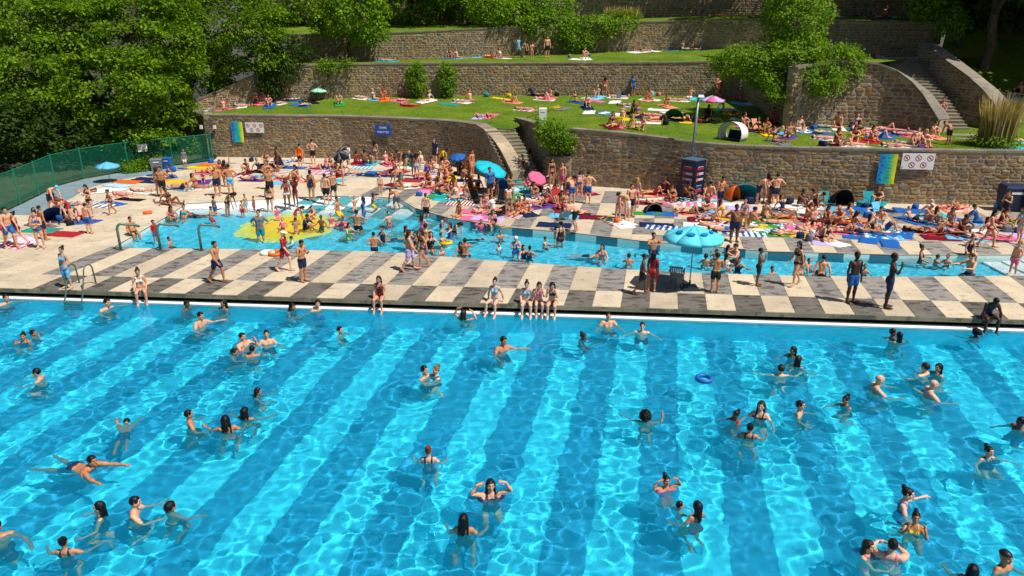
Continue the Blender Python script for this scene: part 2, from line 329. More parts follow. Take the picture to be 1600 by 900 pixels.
POSES = {
 'stand': {**hang},
 'stand_relaxed': {**hang, 'Lthigh': (.08, -.1, -1), 'Lcalf': (.05, .12, -1), 'Rthigh': (-.1, .03, -1), 'chest': (.05, .03, 1), 'Luarm': (.3, .1, -1), 'Lfarm': (-.25, -.5, -.8), 'Lhand': (-.7, -.4, -.3)},
 'hands_hips': {**both(uarm=(.75, .25, -.75), farm=(-.75, -.35, -.55), hand=(-.8, -.3, -.4))},
 'walk': {'Lthigh': (.03, -.42, -1), 'Lcalf': (0, -.02, -1), 'Rthigh': (-.03, .25, -1), 'Rcalf': (0, .62, -1), 'Rfoot': (0, -.5, -.9), 'Luarm': (.15, .35, -1), 'Lfarm': (.1, .1, -1), 'Ruarm': (-.15, -.3, -1), 'Rfarm': (0, -.6, -.8), 'chest': (0, -.06, 1)},
 'hand_face': {**hang, 'Ruarm': (-.35, -.5, -.7), 'Rfarm': (.35, -.35, .9), 'Rhand': (.4, .1, .9)},
 'arms_folded': {**both(uarm=(.2, -.25, -1), farm=(-.75, -.6, .15), hand=(-.9, -.1, .3))},
 'phone': {**both(uarm=(.2, -.2, -1), farm=(-.35, -.8, .35), hand=(-.4, -.7, .4)), 'face': (0, -1, -.5)},
 'arms_up': {**both(uarm=(.75, -.1, .65), farm=(-.35, -.1, .95), hand=(-.6, -.05, .6))},
 'wave': {**hang, 'Ruarm': (-.55, -.1, .8), 'Rfarm': (-.1, -.1, 1), 'Rhand': (0, -.1, 1), 'Luarm': (.8, -.2, -.5), 'Lfarm': (.9, -.3, -.1), 'Lhand': (1, -.2, 0)},
 'bend': {'spine': (0, -.55, .8), 'chest': (0, -.95, .35), 'head': (0, -.9, .35), **both(uarm=(.1, -.25, -1), farm=(-.05, -.2, -1), hand=(0, -.2, -1), thigh=(.06, .12, -1), calf=(.02, -.02, -1))},
 'bend_low': {'spine': (0, -.9, .4), 'chest': (0, -1, -.15), 'head': (0, -1, -.1), **both(uarm=(.1, -.35, -1), farm=(-.05, -.3, -1), hand=(0, -.3, -1), thigh=(.1, -.25, -1), calf=(.02, .35, -1))},
 'sit_edge': {'spine': (0, .02, 1), 'chest': (0, -.12, 1), **both(thigh=(.1, -1, -.03), calf=(.02, -.02, -1), foot=(0, -.75, -.6), uarm=(.18, -.05, -1), farm=(-.1, -.65, -.7), hand=(-.3, -.8, -.3))},
 'sit_edge_lean': {'spine': (0, .1, 1), 'chest': (0, .05, 1), **both(thigh=(.15, -1, -.03), calf=(.05, -.12, -1), foot=(0, -.75, -.6), uarm=(.4, .25, -1), farm=(.12, .1, -1), hand=(.1, -.6, -.5)), 'face': (.2, -1, 0)},
 'sit_hunch': {'spine': (0, -.35, 1), 'chest': (0, -.65, .8), 'head': (0, -.75, .75), **both(thigh=(.22, -1, .0), calf=(.02, -.02, -1), foot=(0, -.75, -.6), uarm=(.25, -.35, -.8), farm=(.05, -.2, -1), hand=(0, -.3, -1))},
 'sit_face': {'spine': (0, -.05, 1), 'chest': (0, -.3, 1), **both(thigh=(.06, -1, -.03), calf=(.0, .04, -1), foot=(0, -.75, -.6), uarm=(.1, -.6, -.7), farm=(-.2, -.25, 1), hand=(-.3, .1, 1))},
 'sit_knees': {'spine': (0, -.05, 1), 'chest': (0, -.4, 1), **both(thigh=(.1, -.78, .72), calf=(0, -.42, -1), foot=(0, -1, -.1), uarm=(.3, -.75, -.45), farm=(-.45, -.85, -.3), hand=(-.9, -.3, -.2))},
 'sit_back': {'spine': (0, .35, 1), 'chest': (0, .4, 1), 'head': (0, .05, 1), **both(thigh=(.08, -1, .02), calf=(.02, -1, -.02), foot=(.2, -.5, .9), uarm=(.35, .65, -.8), farm=(.1, .3, -1), hand=(.2, .9, -.3))},
 'sit_back_knee': {'spine': (0, .35, 1), 'chest': (0, .42, 1), 'head': (0, .05, 1), 'Lthigh': (.1, -.75, .66), 'Lcalf': (0, -.45, -1), 'Rthigh': (-.1, -1, .02), 'Rcalf': (0, -1, -.02), 'Rfoot': (0, -.5, .9), **both(uarm=(.35, .65, -.8), farm=(.1, .3, -1), hand=(.2, .9, -.3))},
 'sit_cross': {'spine': (0, -.05, 1), 'chest': (0, -.25, 1), **both(thigh=(.8, -.75, .1), calf=(-.95, -.15, -.22), foot=(-.8, -.5, -.1), uarm=(.3, -.25, -.9), farm=(-.25, -.9, -.2), hand=(-.5, -.8, -.1))},
 'kneel': {'spine': (0, -.2, 1), 'chest': (0, -.4, 1), **both(thigh=(.15, -1, -.1), calf=(.0, 1, -.12), foot=(0, .9, -.2), uarm=(.15, -.5, -.8), farm=(-.1, -.8, -.5), hand=(0, -.9, -.3))},
 'lie_back': {'root': RX(-90), **both(thigh=(.1, -.02, 0), uarm=(.35, -.9, 0), farm=(.05, -1, 0), hand=(0, -1, 0), calf=(.06, -1, 0)), 'pelvis': (0, 1, 0), 'spine': (0, 1, 0), 'chest': (0, 1, 0), 'head': (0, 1, .12)},
 'lie_front': {'root': RX(90), **both(uarm=(.85, .6, .0), farm=(-.5, .85, .0), hand=(-.5, .8, 0), thigh=(.1, -1, .0), calf=(.06, -1, .03), foot=(.1, -1, -.1)), 'head': (0, 1, .1)},
 'lie_read': {'root': RX(90), 'spine': (0, 1, .15), 'chest': (0, .8, .55), 'head': (0, .35, .9), **both(uarm=(.25, .25, -1), farm=(-.25, 1, -.1), hand=(-.2, 1, 0), thigh=(.1, -1, .0), calf=(.06, -1, .06), foot=(.1, -1, -.1)), 'face': (0, 1, -.2)},
 'lie_knees': {'root': RX(-90), **both(uarm=(.9, .5, .02), farm=(-.6, .75, .1), hand=(-.7, .4, .1), thigh=(.08, -.62, .75), calf=(0, -.45, -1), foot=(0, -1, -.05)), 'pelvis': (0, 1, 0), 'spine': (0, 1, 0), 'chest': (0, 1, 0), 'head': (0, 1, .15)},
 'swim_stand': {**both(uarm=(.55, -.25, -.8), farm=(.35, -.75, -.2), hand=(.2, -1, 0), thigh=(.14, -.62, -.72), calf=(.02, .78, -.62), foot=(0, .5, -.85))},
 'swim_reach': {**both(uarm=(.45, -.62, -.62), farm=(-.1, -.95, .12), hand=(-.2, -1, -.1), thigh=(.14, -.62, -.72), calf=(.02, .78, -.62), foot=(0, .5, -.85)), 'chest': (0, -.15, 1)},
 'swim_side': {**hang, **both(thigh=(.14, -.55, -.78), calf=(.02, .78, -.62), foot=(0, .5, -.85)), 'Luarm': (.75, -.45, -.42), 'Lfarm': (.7, -.68, .14), 'Lhand': (.6, -.8, .1), 'Ruarm': (-.5, -.3, -.8), 'Rfarm': (-.1, -.9, -.3), 'Rhand': (0, -1, 0), 'chest': (.1, -.1, 1)},
 'swim_wide': {**both(uarm=(.82, -.3, -.5), farm=(.62, -.72, .02), hand=(.5, -.8, -.1), thigh=(.14, -.62, -.72), calf=(.02, .78, -.62), foot=(0, .5, -.85))},
 'swim_hair': {**both(uarm=(.8, -.25, .3), farm=(-.5, -.05, .9), hand=(-.9, .0, .3), thigh=(.14, -.62, -.72), calf=(.02, .78, -.62), foot=(0, .5, -.85))},
 'swim_face': {**both(uarm=(.3, -.75, -.45), farm=(-.3, -.2, 1), hand=(-.3, .25, 1), thigh=(.14, -.62, -.72), calf=(.02, .78, -.62), foot=(0, .5, -.85))},
 'swim_up': {'Ruarm': (-.75, -.2, .12), 'Rfarm': (-.08, -.1, 1), 'Rhand': (.2, -.1, 1), 'Luarm': (.75, -.5, -.5), 'Lfarm': (.75, -.6, -.05), 'Lhand': (.9, -.4, 0), **both(thigh=(.14, -.62, -.72), calf=(.02, .78, -.62), foot=(0, .5, -.85))},
 'breast': {'root': RX(72), 'spine': (0, -1, .22), 'chest': (0, -1, .36), 'head': (0, -.8, .65), 'face': (0, -1, -.05), **both(uarm=(.45, -.95, -.15), farm=(.2, -1, .02), hand=(.1, -1, 0), thigh=(.15, 1, -.25), calf=(.25, 1, -.05), foot=(.3, 1, -.2)), 'pelvis': (0, -1, .2)},
 'crawl': {'root': RX(80), 'pelvis': (0, -1, .1), 'spine': (0, -1, .1), 'chest': (0, -1, .12), 'head': (0, -1, .2), 'Luarm': (.4, -.8, .5), 'Lfarm': (.1, -1, -.2), 'Lhand': (0, -1, -.2), 'Ruarm': (-.6, -.8, -.1), 'Rfarm': (-.2, -1, -.1), 'Rhand': (0, -1, 0), **both(thigh=(.1, 1, -.2), calf=(.08, 1, .0), foot=(0, 1, -.1))},
 'hug': {**both(uarm=(.35, -.8, -.35), farm=(-.55, -.75, .1), hand=(-.9, -.2, .1), thigh=(.14, -.5, -.8), calf=(.02, .7, -.7), foot=(0, .5, -.85))},
 'splash_dive': {'spine': (0, -.9, .25), 'chest': (0, -1, -.25), 'head': (0, -1, -.3), **both(uarm=(.1, -.7, -.7), farm=(-.05, -.5, -.8), hand=(0, -.5, -.8), thigh=(.06, -.1, -1), calf=(.02, .3, -1))},
}
POSES['lie_back'].update(both(thigh=(.1, -1, 0)))
# garments: scalar fields over the rest body, kept where positive
def g_trunks(p, hem=.60): return np.minimum(np.minimum(.985 - p[:, 2], p[:, 2] - hem), .30 - np.abs(p[:, 0]))
def g_briefs(p): x = np.abs(p[:, 0]); return np.minimum(np.minimum(.955 - p[:, 2], p[:, 2] - (.80 + .55 * np.maximum(x - .045, 0) + .25 * np.maximum(-p[:, 1], 0))), .30 - x)
def g_top(p):
    x, y, z = np.abs(p[:, 0]), p[:, 1], p[:, 2]
    cup = np.minimum(z - 1.205, 1.335 - .35 * np.maximum(x - .08, 0) * 2 - .0 * y - z); cup = np.where(y < .02, cup, -1)
    band = np.minimum(z - 1.205, 1.25 - z); strap = np.where((z > 1.28) & (y > -.2), .016 - np.abs(x - .085), -1)
    return np.minimum(np.maximum(np.maximum(cup, band), strap), .19 - x)
def g_onepiece(p):
    x, y, z = np.abs(p[:, 0]), p[:, 1], p[:, 2]
    body = np.minimum(z - (.80 + .5 * np.maximum(x - .045, 0)), np.where(y < 0, 1.345, 1.27) - z)
    strap = np.where(z > 1.25, .02 - np.abs(x - .085), -1)
    return np.minimum(np.maximum(body, strap), np.where(z > 1.15, .185, .30) - x)
def g_shirt(p):
    x, z = np.abs(p[:, 0]), p[:, 2]; return np.minimum(np.where(x < .17, z - .88, .36 - x), 1.455 - z)
def g_shorts(p): return g_trunks(p, .50)
GARMENTS = {'swim_trunks': (g_trunks, .012), 'swim_briefs': (g_briefs, .007), 'bikini_top': (g_top, .009), 'swimsuit': (g_onepiece, .007), 'shirt': (g_shirt, .014), 'long_shorts': (g_shorts, .016)}
def clip_mesh(V, Fq, f):
    """triangles of the quads kept where f>0; vertices come back as (i, j, t)"""
    pts = {}; tri = []; keep = [q for q in Fq.tolist() if max(f[k] for k in q) > 0]
    def vid(i, j):
        if f[i] > 0 and i == j: key = (i, i)
        else: key = (min(i, j), max(i, j))
        if key not in pts: pts[key] = len(pts)
        return pts[key]
    for q in keep:
        poly = []
        n = len(q)
        for k in range(n):
            i, j = q[k], q[(k + 1) % n]
            if f[i] > 0: poly.append(vid(i, i))
            if (f[i] > 0) != (f[j] > 0): poly.append(vid(i, j))
        for k in range(1, len(poly) - 1): tri.append((poly[0], poly[k], poly[k + 1]))
    I = np.array([k[0] for k in pts]); Jn = np.array([k[1] for k in pts])
    den = f[I] - f[Jn]; t = np.where(I == Jn, 0, f[I] / np.where(den == 0, 1, den))
    return I, Jn, t, np.array(tri)
BODIES = {k: make_body(k) for k in ('man', 'woman', 'heavy', 'child')}
for B in BODIES.values():
    B['clips'] = {}
    body_only = B['F'][(B['F'] < B['nb']).all(1)]
    for n_, (fn, off) in GARMENTS.items():
        f = fn(B['V']); f = np.where(B['W'][:, [BONES.index(s + 'hand') for s in 'LR']].sum(1) > .3, -1, f)
        B['clips'][n_] = clip_mesh(B['V'], body_only, f) + (off,)
def vnormals(X, Fq):
    e1 = X[Fq[:, 2]] - X[Fq[:, 0]]; e2 = X[Fq[:, 3]] - X[Fq[:, 1]]; n = np.cross(e1, e2); N = np.zeros_like(X)
    for k in range(4): np.add.at(N, Fq[:, k], n)
    return N / np.maximum(np.linalg.norm(N, axis=1, keepdims=True), 1e-9)
# skin and cloth
m_skin, t, b = mat('skin'); b.inputs['Roughness'].default_value = .5; b.inputs['Specular IOR Level'].default_value = .35
oi = node(t, 'ShaderNodeObjectInfo'); va = node(t, 'ShaderNodeVertexColor', layer_name='tint')
c_ = mixc(t, 1.0, oi.outputs['Color'], va.outputs['Color'], 'MULTIPLY')
c_ = mixc(t, 1.0, c_, ramp(t, noise(t, 9), [(.3, (.9, .86, .86, 1)), (.7, (1.04, 1, 1, 1))]), 'MULTIPLY')
t.links.new(c_, b.inputs['Base Color']); b.inputs['Subsurface Weight'].default_value = 0.0
m_swim = objcolor_mat('swimwear', .55, .15, 25, .4)
m_hair = objcolor_mat('hair', .5, .35, 60, .3)
POSED = {}
def posed(kind, pose):
    if (kind, pose) in POSED: return POSED[kind, pose]
    B = BODIES[kind]; X, Hm = pose_body(B, POSES[pose]); z0 = X[:, 2].min(); X = X - np.array((0, 0, z0)); Hm = Matrix.Translation((0, 0, -z0)) @ Hm
    if B['hs'] != 1: Hm = Hm @ Matrix.Translation((0, .01, 1.51)) @ Matrix.Scale(B['hs'], 4) @ Matrix.Translation((0, -.01, -1.51))
    N = vnormals(X, B['F']); me = npmesh('body', X, B['F'], m_skin)
    a = me.color_attributes.new('tint', 'FLOAT_COLOR', 'POINT'); a.data.foreach_set('color', B['tint'].ravel())
    # where the figure meets what carries it: z of the pelvis underside
    pel = X[(B['W'][:, 0] > .6)]; seat = pel[:, 2].min() if len(pel) else 0
    POSED[kind, pose] = dict(mesh=me, X=X, N=N, head=Hm, seat=seat, top=(Hm @ Vector((0, 0, 1.765))).z, g={}); return POSED[kind, pose]
def garment(kind, pose, name):
    D = posed(kind, pose)
    if name not in D['g']:
        I, Jn, t_, tri, off = BODIES[kind]['clips'][name]
        P = D['X'] + D['N'] * off
        D['g'][name] = npmesh(name, P[I] * (1 - t_)[:, None] + P[Jn] * t_[:, None], tri, m_swim)
    return D['g'][name]
# hair: shapes about the rest head, shared by everyone
def hair_mesh(name, fn, field, h=.013, jitter=.0025, seed=0):
    V, Fq = surface_nets(fn, (-.24, -.24, 1.25), (.24, .30, 1.92), h); f = field(V)
    I, Jn, t_, tri = clip_mesh(V, Fq, f); P = V[I] * (1 - t_)[:, None] + V[Jn] * t_[:, None]
    rs = np.random.RandomState(seed); P = P + rs.normal(0, jitter, P.shape); return npmesh(name, P, tri, m_hair)
def skull(p, r=.0):
    q = (p - np.array((0, .02, 1.667))) / np.array((.078 + r, .099 + r, .098 + r)); return (np.linalg.norm(q, axis=1) - 1) * (.082 + r)
front = lambda p: np.maximum(p[:, 1] + .045, (p[:, 2] - 1.725) * 1.6)
def f_short(p): return np.minimum(front(p), p[:, 2] - 1.60 - np.where(p[:, 1] < .03, .05, 0))
def f_long(p): return np.minimum(np.maximum(front(p), -1), p[:, 2] - 1.3)
def s_long(p): return smin(skull(p, .012), np.minimum(rcone(p, (0, .085, 1.66), (0, .12, 1.38), .075, .05, .6), rcone(np.abs(p) * np.array([1, 0, 0]) + p * np.array([0, 1, 1]), (.07, .05, 1.65), (.085, .06, 1.42), .035, .028)), .03)
def s_bun(p): return smin(skull(p, .008), rcone(p, (0, .10, 1.75), (0, .11, 1.76), .05, .05), .015)
def s_tail(p): return smin(skull(p, .008), rcone(p, (0, .11, 1.70), (0, .15, 1.44), .035, .022), .02)
HAIR = {'short': hair_mesh('hair', lambda p: skull(p, .010), f_short, seed=1), 'long': hair_mesh('hair', s_long, f_long, seed=2),
        'bun': hair_mesh('hair', s_bun, f_short, seed=3), 'tail': hair_mesh('hair', s_tail, lambda p: np.maximum(f_short(p), np.minimum(p[:, 1] - .1, 1)), seed=4),
        'afro': hair_mesh('hair', lambda p: skull(p, .06), lambda p: np.minimum(np.maximum(p[:, 1] + .03, (p[:, 2] - 1.725) * 1.4), p[:, 2] - 1.62), jitter=.008, seed=5)}
m_cap = objcolor_mat('cap_cloth', .5, .08, 20, .4)
capm = hair_mesh('cap', lambda p: skull(p, .012), lambda p: p[:, 2] - (1.70 + .0 * p[:, 1]), jitter=0); capm.materials.clear(); capm.materials.append(m_cap)
HAIR['swimcap'] = capm
_b = MB()
for k in range(9):
    a = R(-70 + 140 * k / 8); _b.v += [(.088 * math.sin(a), .02 - .108 * math.cos(a), 1.715), (.10 * math.sin(a), .0 - .20 * math.cos(a) * (.6 + .4 * math.cos(a)), 1.70)]
_b.f = [(2 * k, 2 * k + 1, 2 * k + 3, 2 * k + 2) for k in range(8)]
BRIM = _b.mesh('brim', m_cap)
print('people ready', time.time() - T0)
# ================================================================ the setting
rnd = random.Random(7); nrs = np.random.RandomState(7)
ANG = R(-5.0); AZ = R(11.1)
EU = Vector((math.cos(ANG), math.sin(ANG), 0)); AV = Vector((math.sin(AZ), math.cos(AZ), 0)); O0 = Vector((0, 24.2, 0))
def G(u, v, z=0.0): p = O0 + EU * u + AV * v; p.z = z; return p
CW = 0.985                                        # width of one slab column
U0 = 2.80 + 0.0                                   # a column boundary
def colu(i): return U0 + i * CW

# ---- concrete
def concrete(name, lo, hi, wet=0.0):
    m, t, b = mat(name)
    n1 = noise(t, 1.1, 5, 'World'); n2 = noise(t, 9, 6, 'World', .7); n3 = noise(t, .45, 3, 'World'); oi = node(t, 'ShaderNodeObjectInfo')
    c = ramp(t, n1, [(.3, srgb(lo)), (.7, srgb(hi))])
    c = mixc(t, 1.0, c, ramp(t, n2, [(.25, (.8, .79, .77, 1)), (.6, (1.04, 1.03, 1.02, 1))]), 'MULTIPLY')
    rr = node(t, 'ShaderNodeMapRange'); t.links.new(oi.outputs['Random'], rr.inputs[0]); rr.inputs[3].default_value = .84; rr.inputs[4].default_value = 1.1
    c = mixc(t, 1.0, c, rr.outputs[0], 'MULTIPLY')
    # splashed-on water and foot marks: blots with a shape of their own
    n4 = noise(t, 1.7, 4, 'World', .62, (1, 2.2, 1)); w = node(t, 'ShaderNodeMapRange'); t.links.new(n4, w.inputs[0])
    w.inputs[1].default_value = .60 - wet * .09; w.inputs[2].default_value = .63 - wet * .09; w.inputs[3].default_value = 0; w.inputs[4].default_value = .5 + .35 * wet
    c = mixc(t, w.outputs[0], c, mixc(t, 1.0, c, (.42, .40, .38, 1), 'MULTIPLY'))
    t.links.new(c, b.inputs['Base Color'])
    ro = node(t, 'ShaderNodeMapRange'); t.links.new(w.outputs[0], ro.inputs[0]); ro.inputs[3].default_value = .85; ro.inputs[4].default_value = .32
    t.links.new(ro.outputs[0], b.inputs['Roughness']); bump(t, b, n2, .25, .01); return m
m_light = concrete('light_concrete', '#b7a891', '#cdbda3', .0)
m_dark = concrete('dark_concrete', '#7c7874', '#928d87', .75)
m_dark2 = concrete('darker_concrete', '#57524c', '#6f6a63', .7)
m_plain = concrete('deck_concrete', '#b6a894', '#cabca6', .05)
m_edge = concrete('edge_concrete', '#6f6a55', '#9a9078', .6)
m_white = simple('white_pool_paint', '#eef3f4', .45, var=.04, vscale=3)
m_gut = simple('gutter_concrete', '#43554e', .6, var=.35, vscale=4)

# ---- big pool: basin with painted lanes, gutter lip, water
m_fl_l = simple('pool_paint_light', (.07, .74, .92), .6, var=.05, vscale=1.2); m_fl_d = simple('pool_paint_dark', (.020, .31, .51), .6, var=.07, vscale=1.2)
FLZ = -1.9; VN = -24.0
mb = MB()
for i in range(-34, 34):
    a, b_ = colu(i), colu(i + 1)
    mb.add([G(a, VN, FLZ), G(b_, VN, FLZ), G(b_, .02, FLZ), G(a, .02, FLZ)], [(0, 1, 2, 3)], 1 if i % 2 == 0 else 0)
fl = structure(mb.build('pool_floor', [m_fl_l, m_fl_d])); fl.cycles.is_caustics_receiver = True
mb = MB()
for (ua, va, ub, vb) in ((-34, -.2, 36, -.2), (-34, VN, -34, -.2), (36, -.2, 36, VN), (36, VN, -34, VN)):
    p, q = G(ua, va), G(ub, vb); mb.add([(p.x, p.y, FLZ), (q.x, q.y, FLZ), (q.x, q.y, -.36), (p.x, p.y, -.36)], [(0, 1, 2, 3)])
o = structure(mb.build('pool_wall', m_fl_l)); o.cycles.is_caustics_receiver = True
mb = MB(); c4 = [G(-34, -.2), G(36, -.2), G(36, .12), G(-34, .12)]
mb.prism(c4, -.55, -.345); structure(mb.build('pool_edge', m_white))
mb = MB(); mb.prism([G(-34, .12), G(36, .12), G(36, .62), G(-34, .62)], -.6, -.44)
mb.add([G(-34, .60, -.44), G(36, .60, -.44), G(36, .60, -.12), G(-34, .60, -.12)], [(0, 1, 2, 3)])
structure(mb.build('pool_gutter', m_gut))
for (ua, ub, va, vb) in ((-40, -34, VN - 6, .02), (36, 42, VN - 6, .02), (-34, 36, VN - 6, VN)):   # paved rim on the sides nobody sees
    mb = MB(); mb.prism([G(ua, va), G(ub, va), G(ub, vb), G(ua, vb)], -.5, -.28); structure(mb.build('pool_surround', m_plain))
def water_mesh(name, near, far, nx, ny, z, amp, seed, m):
    s = np.linspace(0, 1, nx)[None, :, None]; t_ = np.linspace(0, 1, ny)[:, None, None]
    n0, n1 = [np.array(p)[None, None, :2] for p in near]; f0, f1 = [np.array(p)[None, None, :2] for p in far]
    P = (n0 + (n1 - n0) * s) * (1 - t_) + (f0 + (f1 - f0) * s) * t_; X, Y = P[..., 0], P[..., 1]
    rs = np.random.RandomState(seed); Z = np.zeros_like(X)
    for i in range(80):
        lam = .20 * 2 ** (rs.rand() * 2.35); a = rs.normal(.25, 1.0) + (math.pi if rs.rand() < .35 else 0); k = 2 * math.pi / lam
        Z += amp * .0026 * lam ** .95 * np.sin(k * (X * math.cos(a) + Y * math.sin(a)) + rs.rand() * 6.28)
    # gusts: calmer and livelier patches
    g = .75 + .45 * np.sin(X * .45 + 1.3 * np.sin(Y * .31) + seed) * np.sin(Y * .6 + .9 * np.sin(X * .22))
    V = np.stack([X, Y, z + Z * g], -1).reshape(-1, 3)
    i = np.arange(nx * ny).reshape(ny, nx); f = np.stack([i[:-1, :-1], i[:-1, 1:], i[1:, 1:], i[1:, :-1]], -1).reshape(-1, 4)
    o = obj(name, npmesh(name, V, f, m)); o.cycles.is_caustics_caster = True; return o
def water_mat(name, c, veil=.17):
    m, t, b = mat(name); b.inputs['Roughness'].default_value = 0; b.inputs['IOR'].default_value = 1.33; b.inputs['Transmission Weight'].default_value = 1
    b.inputs['Base Color'].default_value = c
    n_ = noise(t, 5.5, 3, 'World', .6, (1, .8, 1)); bp = node(t, 'ShaderNodeBump'); bp.inputs['Strength'].default_value = .22; bp.inputs['Distance'].default_value = .03; t.links.new(n_, bp.inputs['Height']); t.links.new(bp.outputs[0], b.inputs['Normal'])
    df = node(t, 'ShaderNodeBsdfDiffuse'); df.inputs[0].default_value = (.004, .44, .68, 1); mx = node(t, 'ShaderNodeMixShader'); mx.inputs[0].default_value = veil   # cloudy water
    t.links.new(b.outputs[0], mx.inputs[1]); t.links.new(df.outputs[0], mx.inputs[2]); t.links.new(mx.outputs[0], t.nodes['Material Output'].inputs[0]); return m
WZ = -.40
o = water_mesh('pool_water', (G(-18, -18.5), G(20, -18.5)), (G(-29, -.2), G(31, -.2)), 760, 415, WZ, 1.0, 3, water_mat('water', (.50, .93, 1, 1)))
structure(o)

# ---- walkway and deck: base sheet with the wading pool cut out, slabs laid on it
LOW = [(-17.6, 31.1), (-11.2, 30.9), (-5.55, 30.55), (-3.6, 30.0), (0, 29.1), (4.04, 28.15), (7.6, 27.6), (10, 27.35), (15, 27.15), (20.2, 27.3), (24.5, 27.5)]
UPP = [(24.5, 30.1), (20, 30.1), (16.4, 30.1), (11.1, 30.6), (8.5, 31.5), (5.8, 32.3), (3.0, 33.6), (0, 34.6), (-2.1, 35.8), (-3.3, 36.6), (-5.2, 38.7), (-6.4, 41.0), (-8.4, 41.6), (-14.3, 40.6), (-17.9, 39.7), (-17.7, 36.5)]
HOLE = LOW + UPP
def inside(p, poly):
    c = False; n = len(poly)
    for i in range(n):
        a, b_ = poly[i], poly[(i + 1) % n]
        if (a[1] > p[1]) != (b_[1] > p[1]) and p[0] < (b_[0] - a[0]) * (p[1] - a[1]) / (b_[1] - a[1]) + a[0]: c = not c
    return c
from mathutils.geometry import tessellate_polygon
FENCE = [(-26.0, 30.0), (-26.5, 37.1), (-27.2, 41.7), (-27.7, 44.2), (-27.3, 46.6), (-25.7, 49.2), (-23.6, 51.2), (-21.6, 53.2)]
s0, s1 = G(-26.3, 0), G(60, 0)
OUT = [(s0.x, s0.y), (s1.x, s1.y), (60, 60), (-23, 60)] + FENCE[::-1]
tri = tessellate_polygon([[Vector((x, y, 0)) for x, y in OUT], [Vector((x, y, 0)) for x, y in HOLE[::-1]]])
allp = OUT + HOLE[::-1]
deck = MB().add([(x, y, -.02) for x, y in allp], [tuple(t_) if (Vector((*allp[t_[1]], 0)) - Vector((*allp[t_[0]], 0))).cross(Vector((*allp[t_[2]], 0)) - Vector((*allp[t_[0]], 0))).z > 0 else tuple(t_)[::-1] for t_ in tri]).build('pool_deck', m_plain)
structure(deck, 'beige concrete deck around the wading pool')
walk = MB().prism([G(-26.3, -.045), G(44, -.045), G(44, .6), G(-26.3, .6)], -.17, -.024).build('walkway', m_edge)
structure(walk, 'checkered slab walkway between the two pools')
def yat(poly, p, d):
    """first hit of the line p + k d with the polyline"""
    best = None
    for i in range(len(poly) - 1):
        a, b_ = Vector((*poly[i], 0)), Vector((*poly[i + 1], 0)); e = b_ - a; den = d.x * e.y - d.y * e.x
        if abs(den) < 1e-9: continue
        w = a - p; k = (w.x * e.y - w.y * e.x) / den; s = (w.x * d.y - w.y * d.x) / den
        if -1e-6 <= s <= 1 + 1e-6 and (best is None or k < best): best = k
    return best
def slab(corners, m, parent, th=.055, z=0.0, front=False):
    c = sum((Vector(p) for p in corners), Vector()) / 4; mb = MB(); g = .008
    P = [Vector(p) - c for p in corners]; P = [q - q.normalized() * g for q in P]
    top = [q * 1.0 for q in P]; b_ = .012
    n = 4; v = [(q.x, q.y, -th) for q in P] + [(q.x, q.y, -b_) for q in P] + [((q - q.normalized() * b_).x, (q - q.normalized() * b_).y, 0) for q in P]
    f = [(i, (i + 1) % n, n + (i + 1) % n, n + i) for i in range(n)] + [(n + i, n + (i + 1) % n, 2 * n + (i + 1) % n, 2 * n + i) for i in range(n)] + [(8, 9, 10, 11)]
    return mb.add(v, f).build('slab', m, parent, loc=(c.x, c.y, z))
V1 = 1.6
for i in range(-29, 30):
    a, b_ = colu(i), colu(i + 1); lt = (i % 2 == 0)
    far_plain = i < -22
    slab([G(a, -.02), G(b_, -.02), G(b_, V1), G(a, V1)], m_light if (lt or far_plain) else m_dark2, walk, .02, rnd.uniform(-.002, .002))
    ka, kb = yat(LOW, G(a, 0), AV), yat(LOW, G(b_, 0), AV)
    if ka is None or kb is None: ka = kb = 4.3 if a > 0 else 5.6
    slab([G(a, V1), G(b_, V1), G(b_, kb - .02), G(a, ka - .02)], m_dark if (lt and not far_plain and i < 17) else m_light, walk, .05, rnd.uniform(-.002, .002))
bk = MB().box((0, 0, 0), (.34, .3, .16)).mesh('drain_block', m_gut)  # dark blocks added to stand in for the gutter's drain holes
for i in range(-26, 30, 2):
    p = G(colu(i) + .3, .42, -.2); obj('drain_block', bk, walk, loc=p, rz=ANG)
rows = [9.6, 12.8, 16.0]
WALL_R = [(3.6, 44.4), (8, 43.2), (10.3, 41.9), (14.3, 41), (20.7, 39.7), (27.2, 39.1), (44, 38.4)]
def deckback(x):
    if x < 0: return 50
    for i in range(len(WALL_R) - 1):
        a, b_ = WALL_R[i], WALL_R[i + 1]
        if a[0] <= x <= b_[0]: return a[1] + (b_[1] - a[1]) * (x - a[0]) / (b_[0] - a[0])
    return 44.3
ns = 0
UPR = UPP[::-1]
def inq(u, v, w=.25):
    p = G(u, v); return inside((p.x, p.y), HOLE)
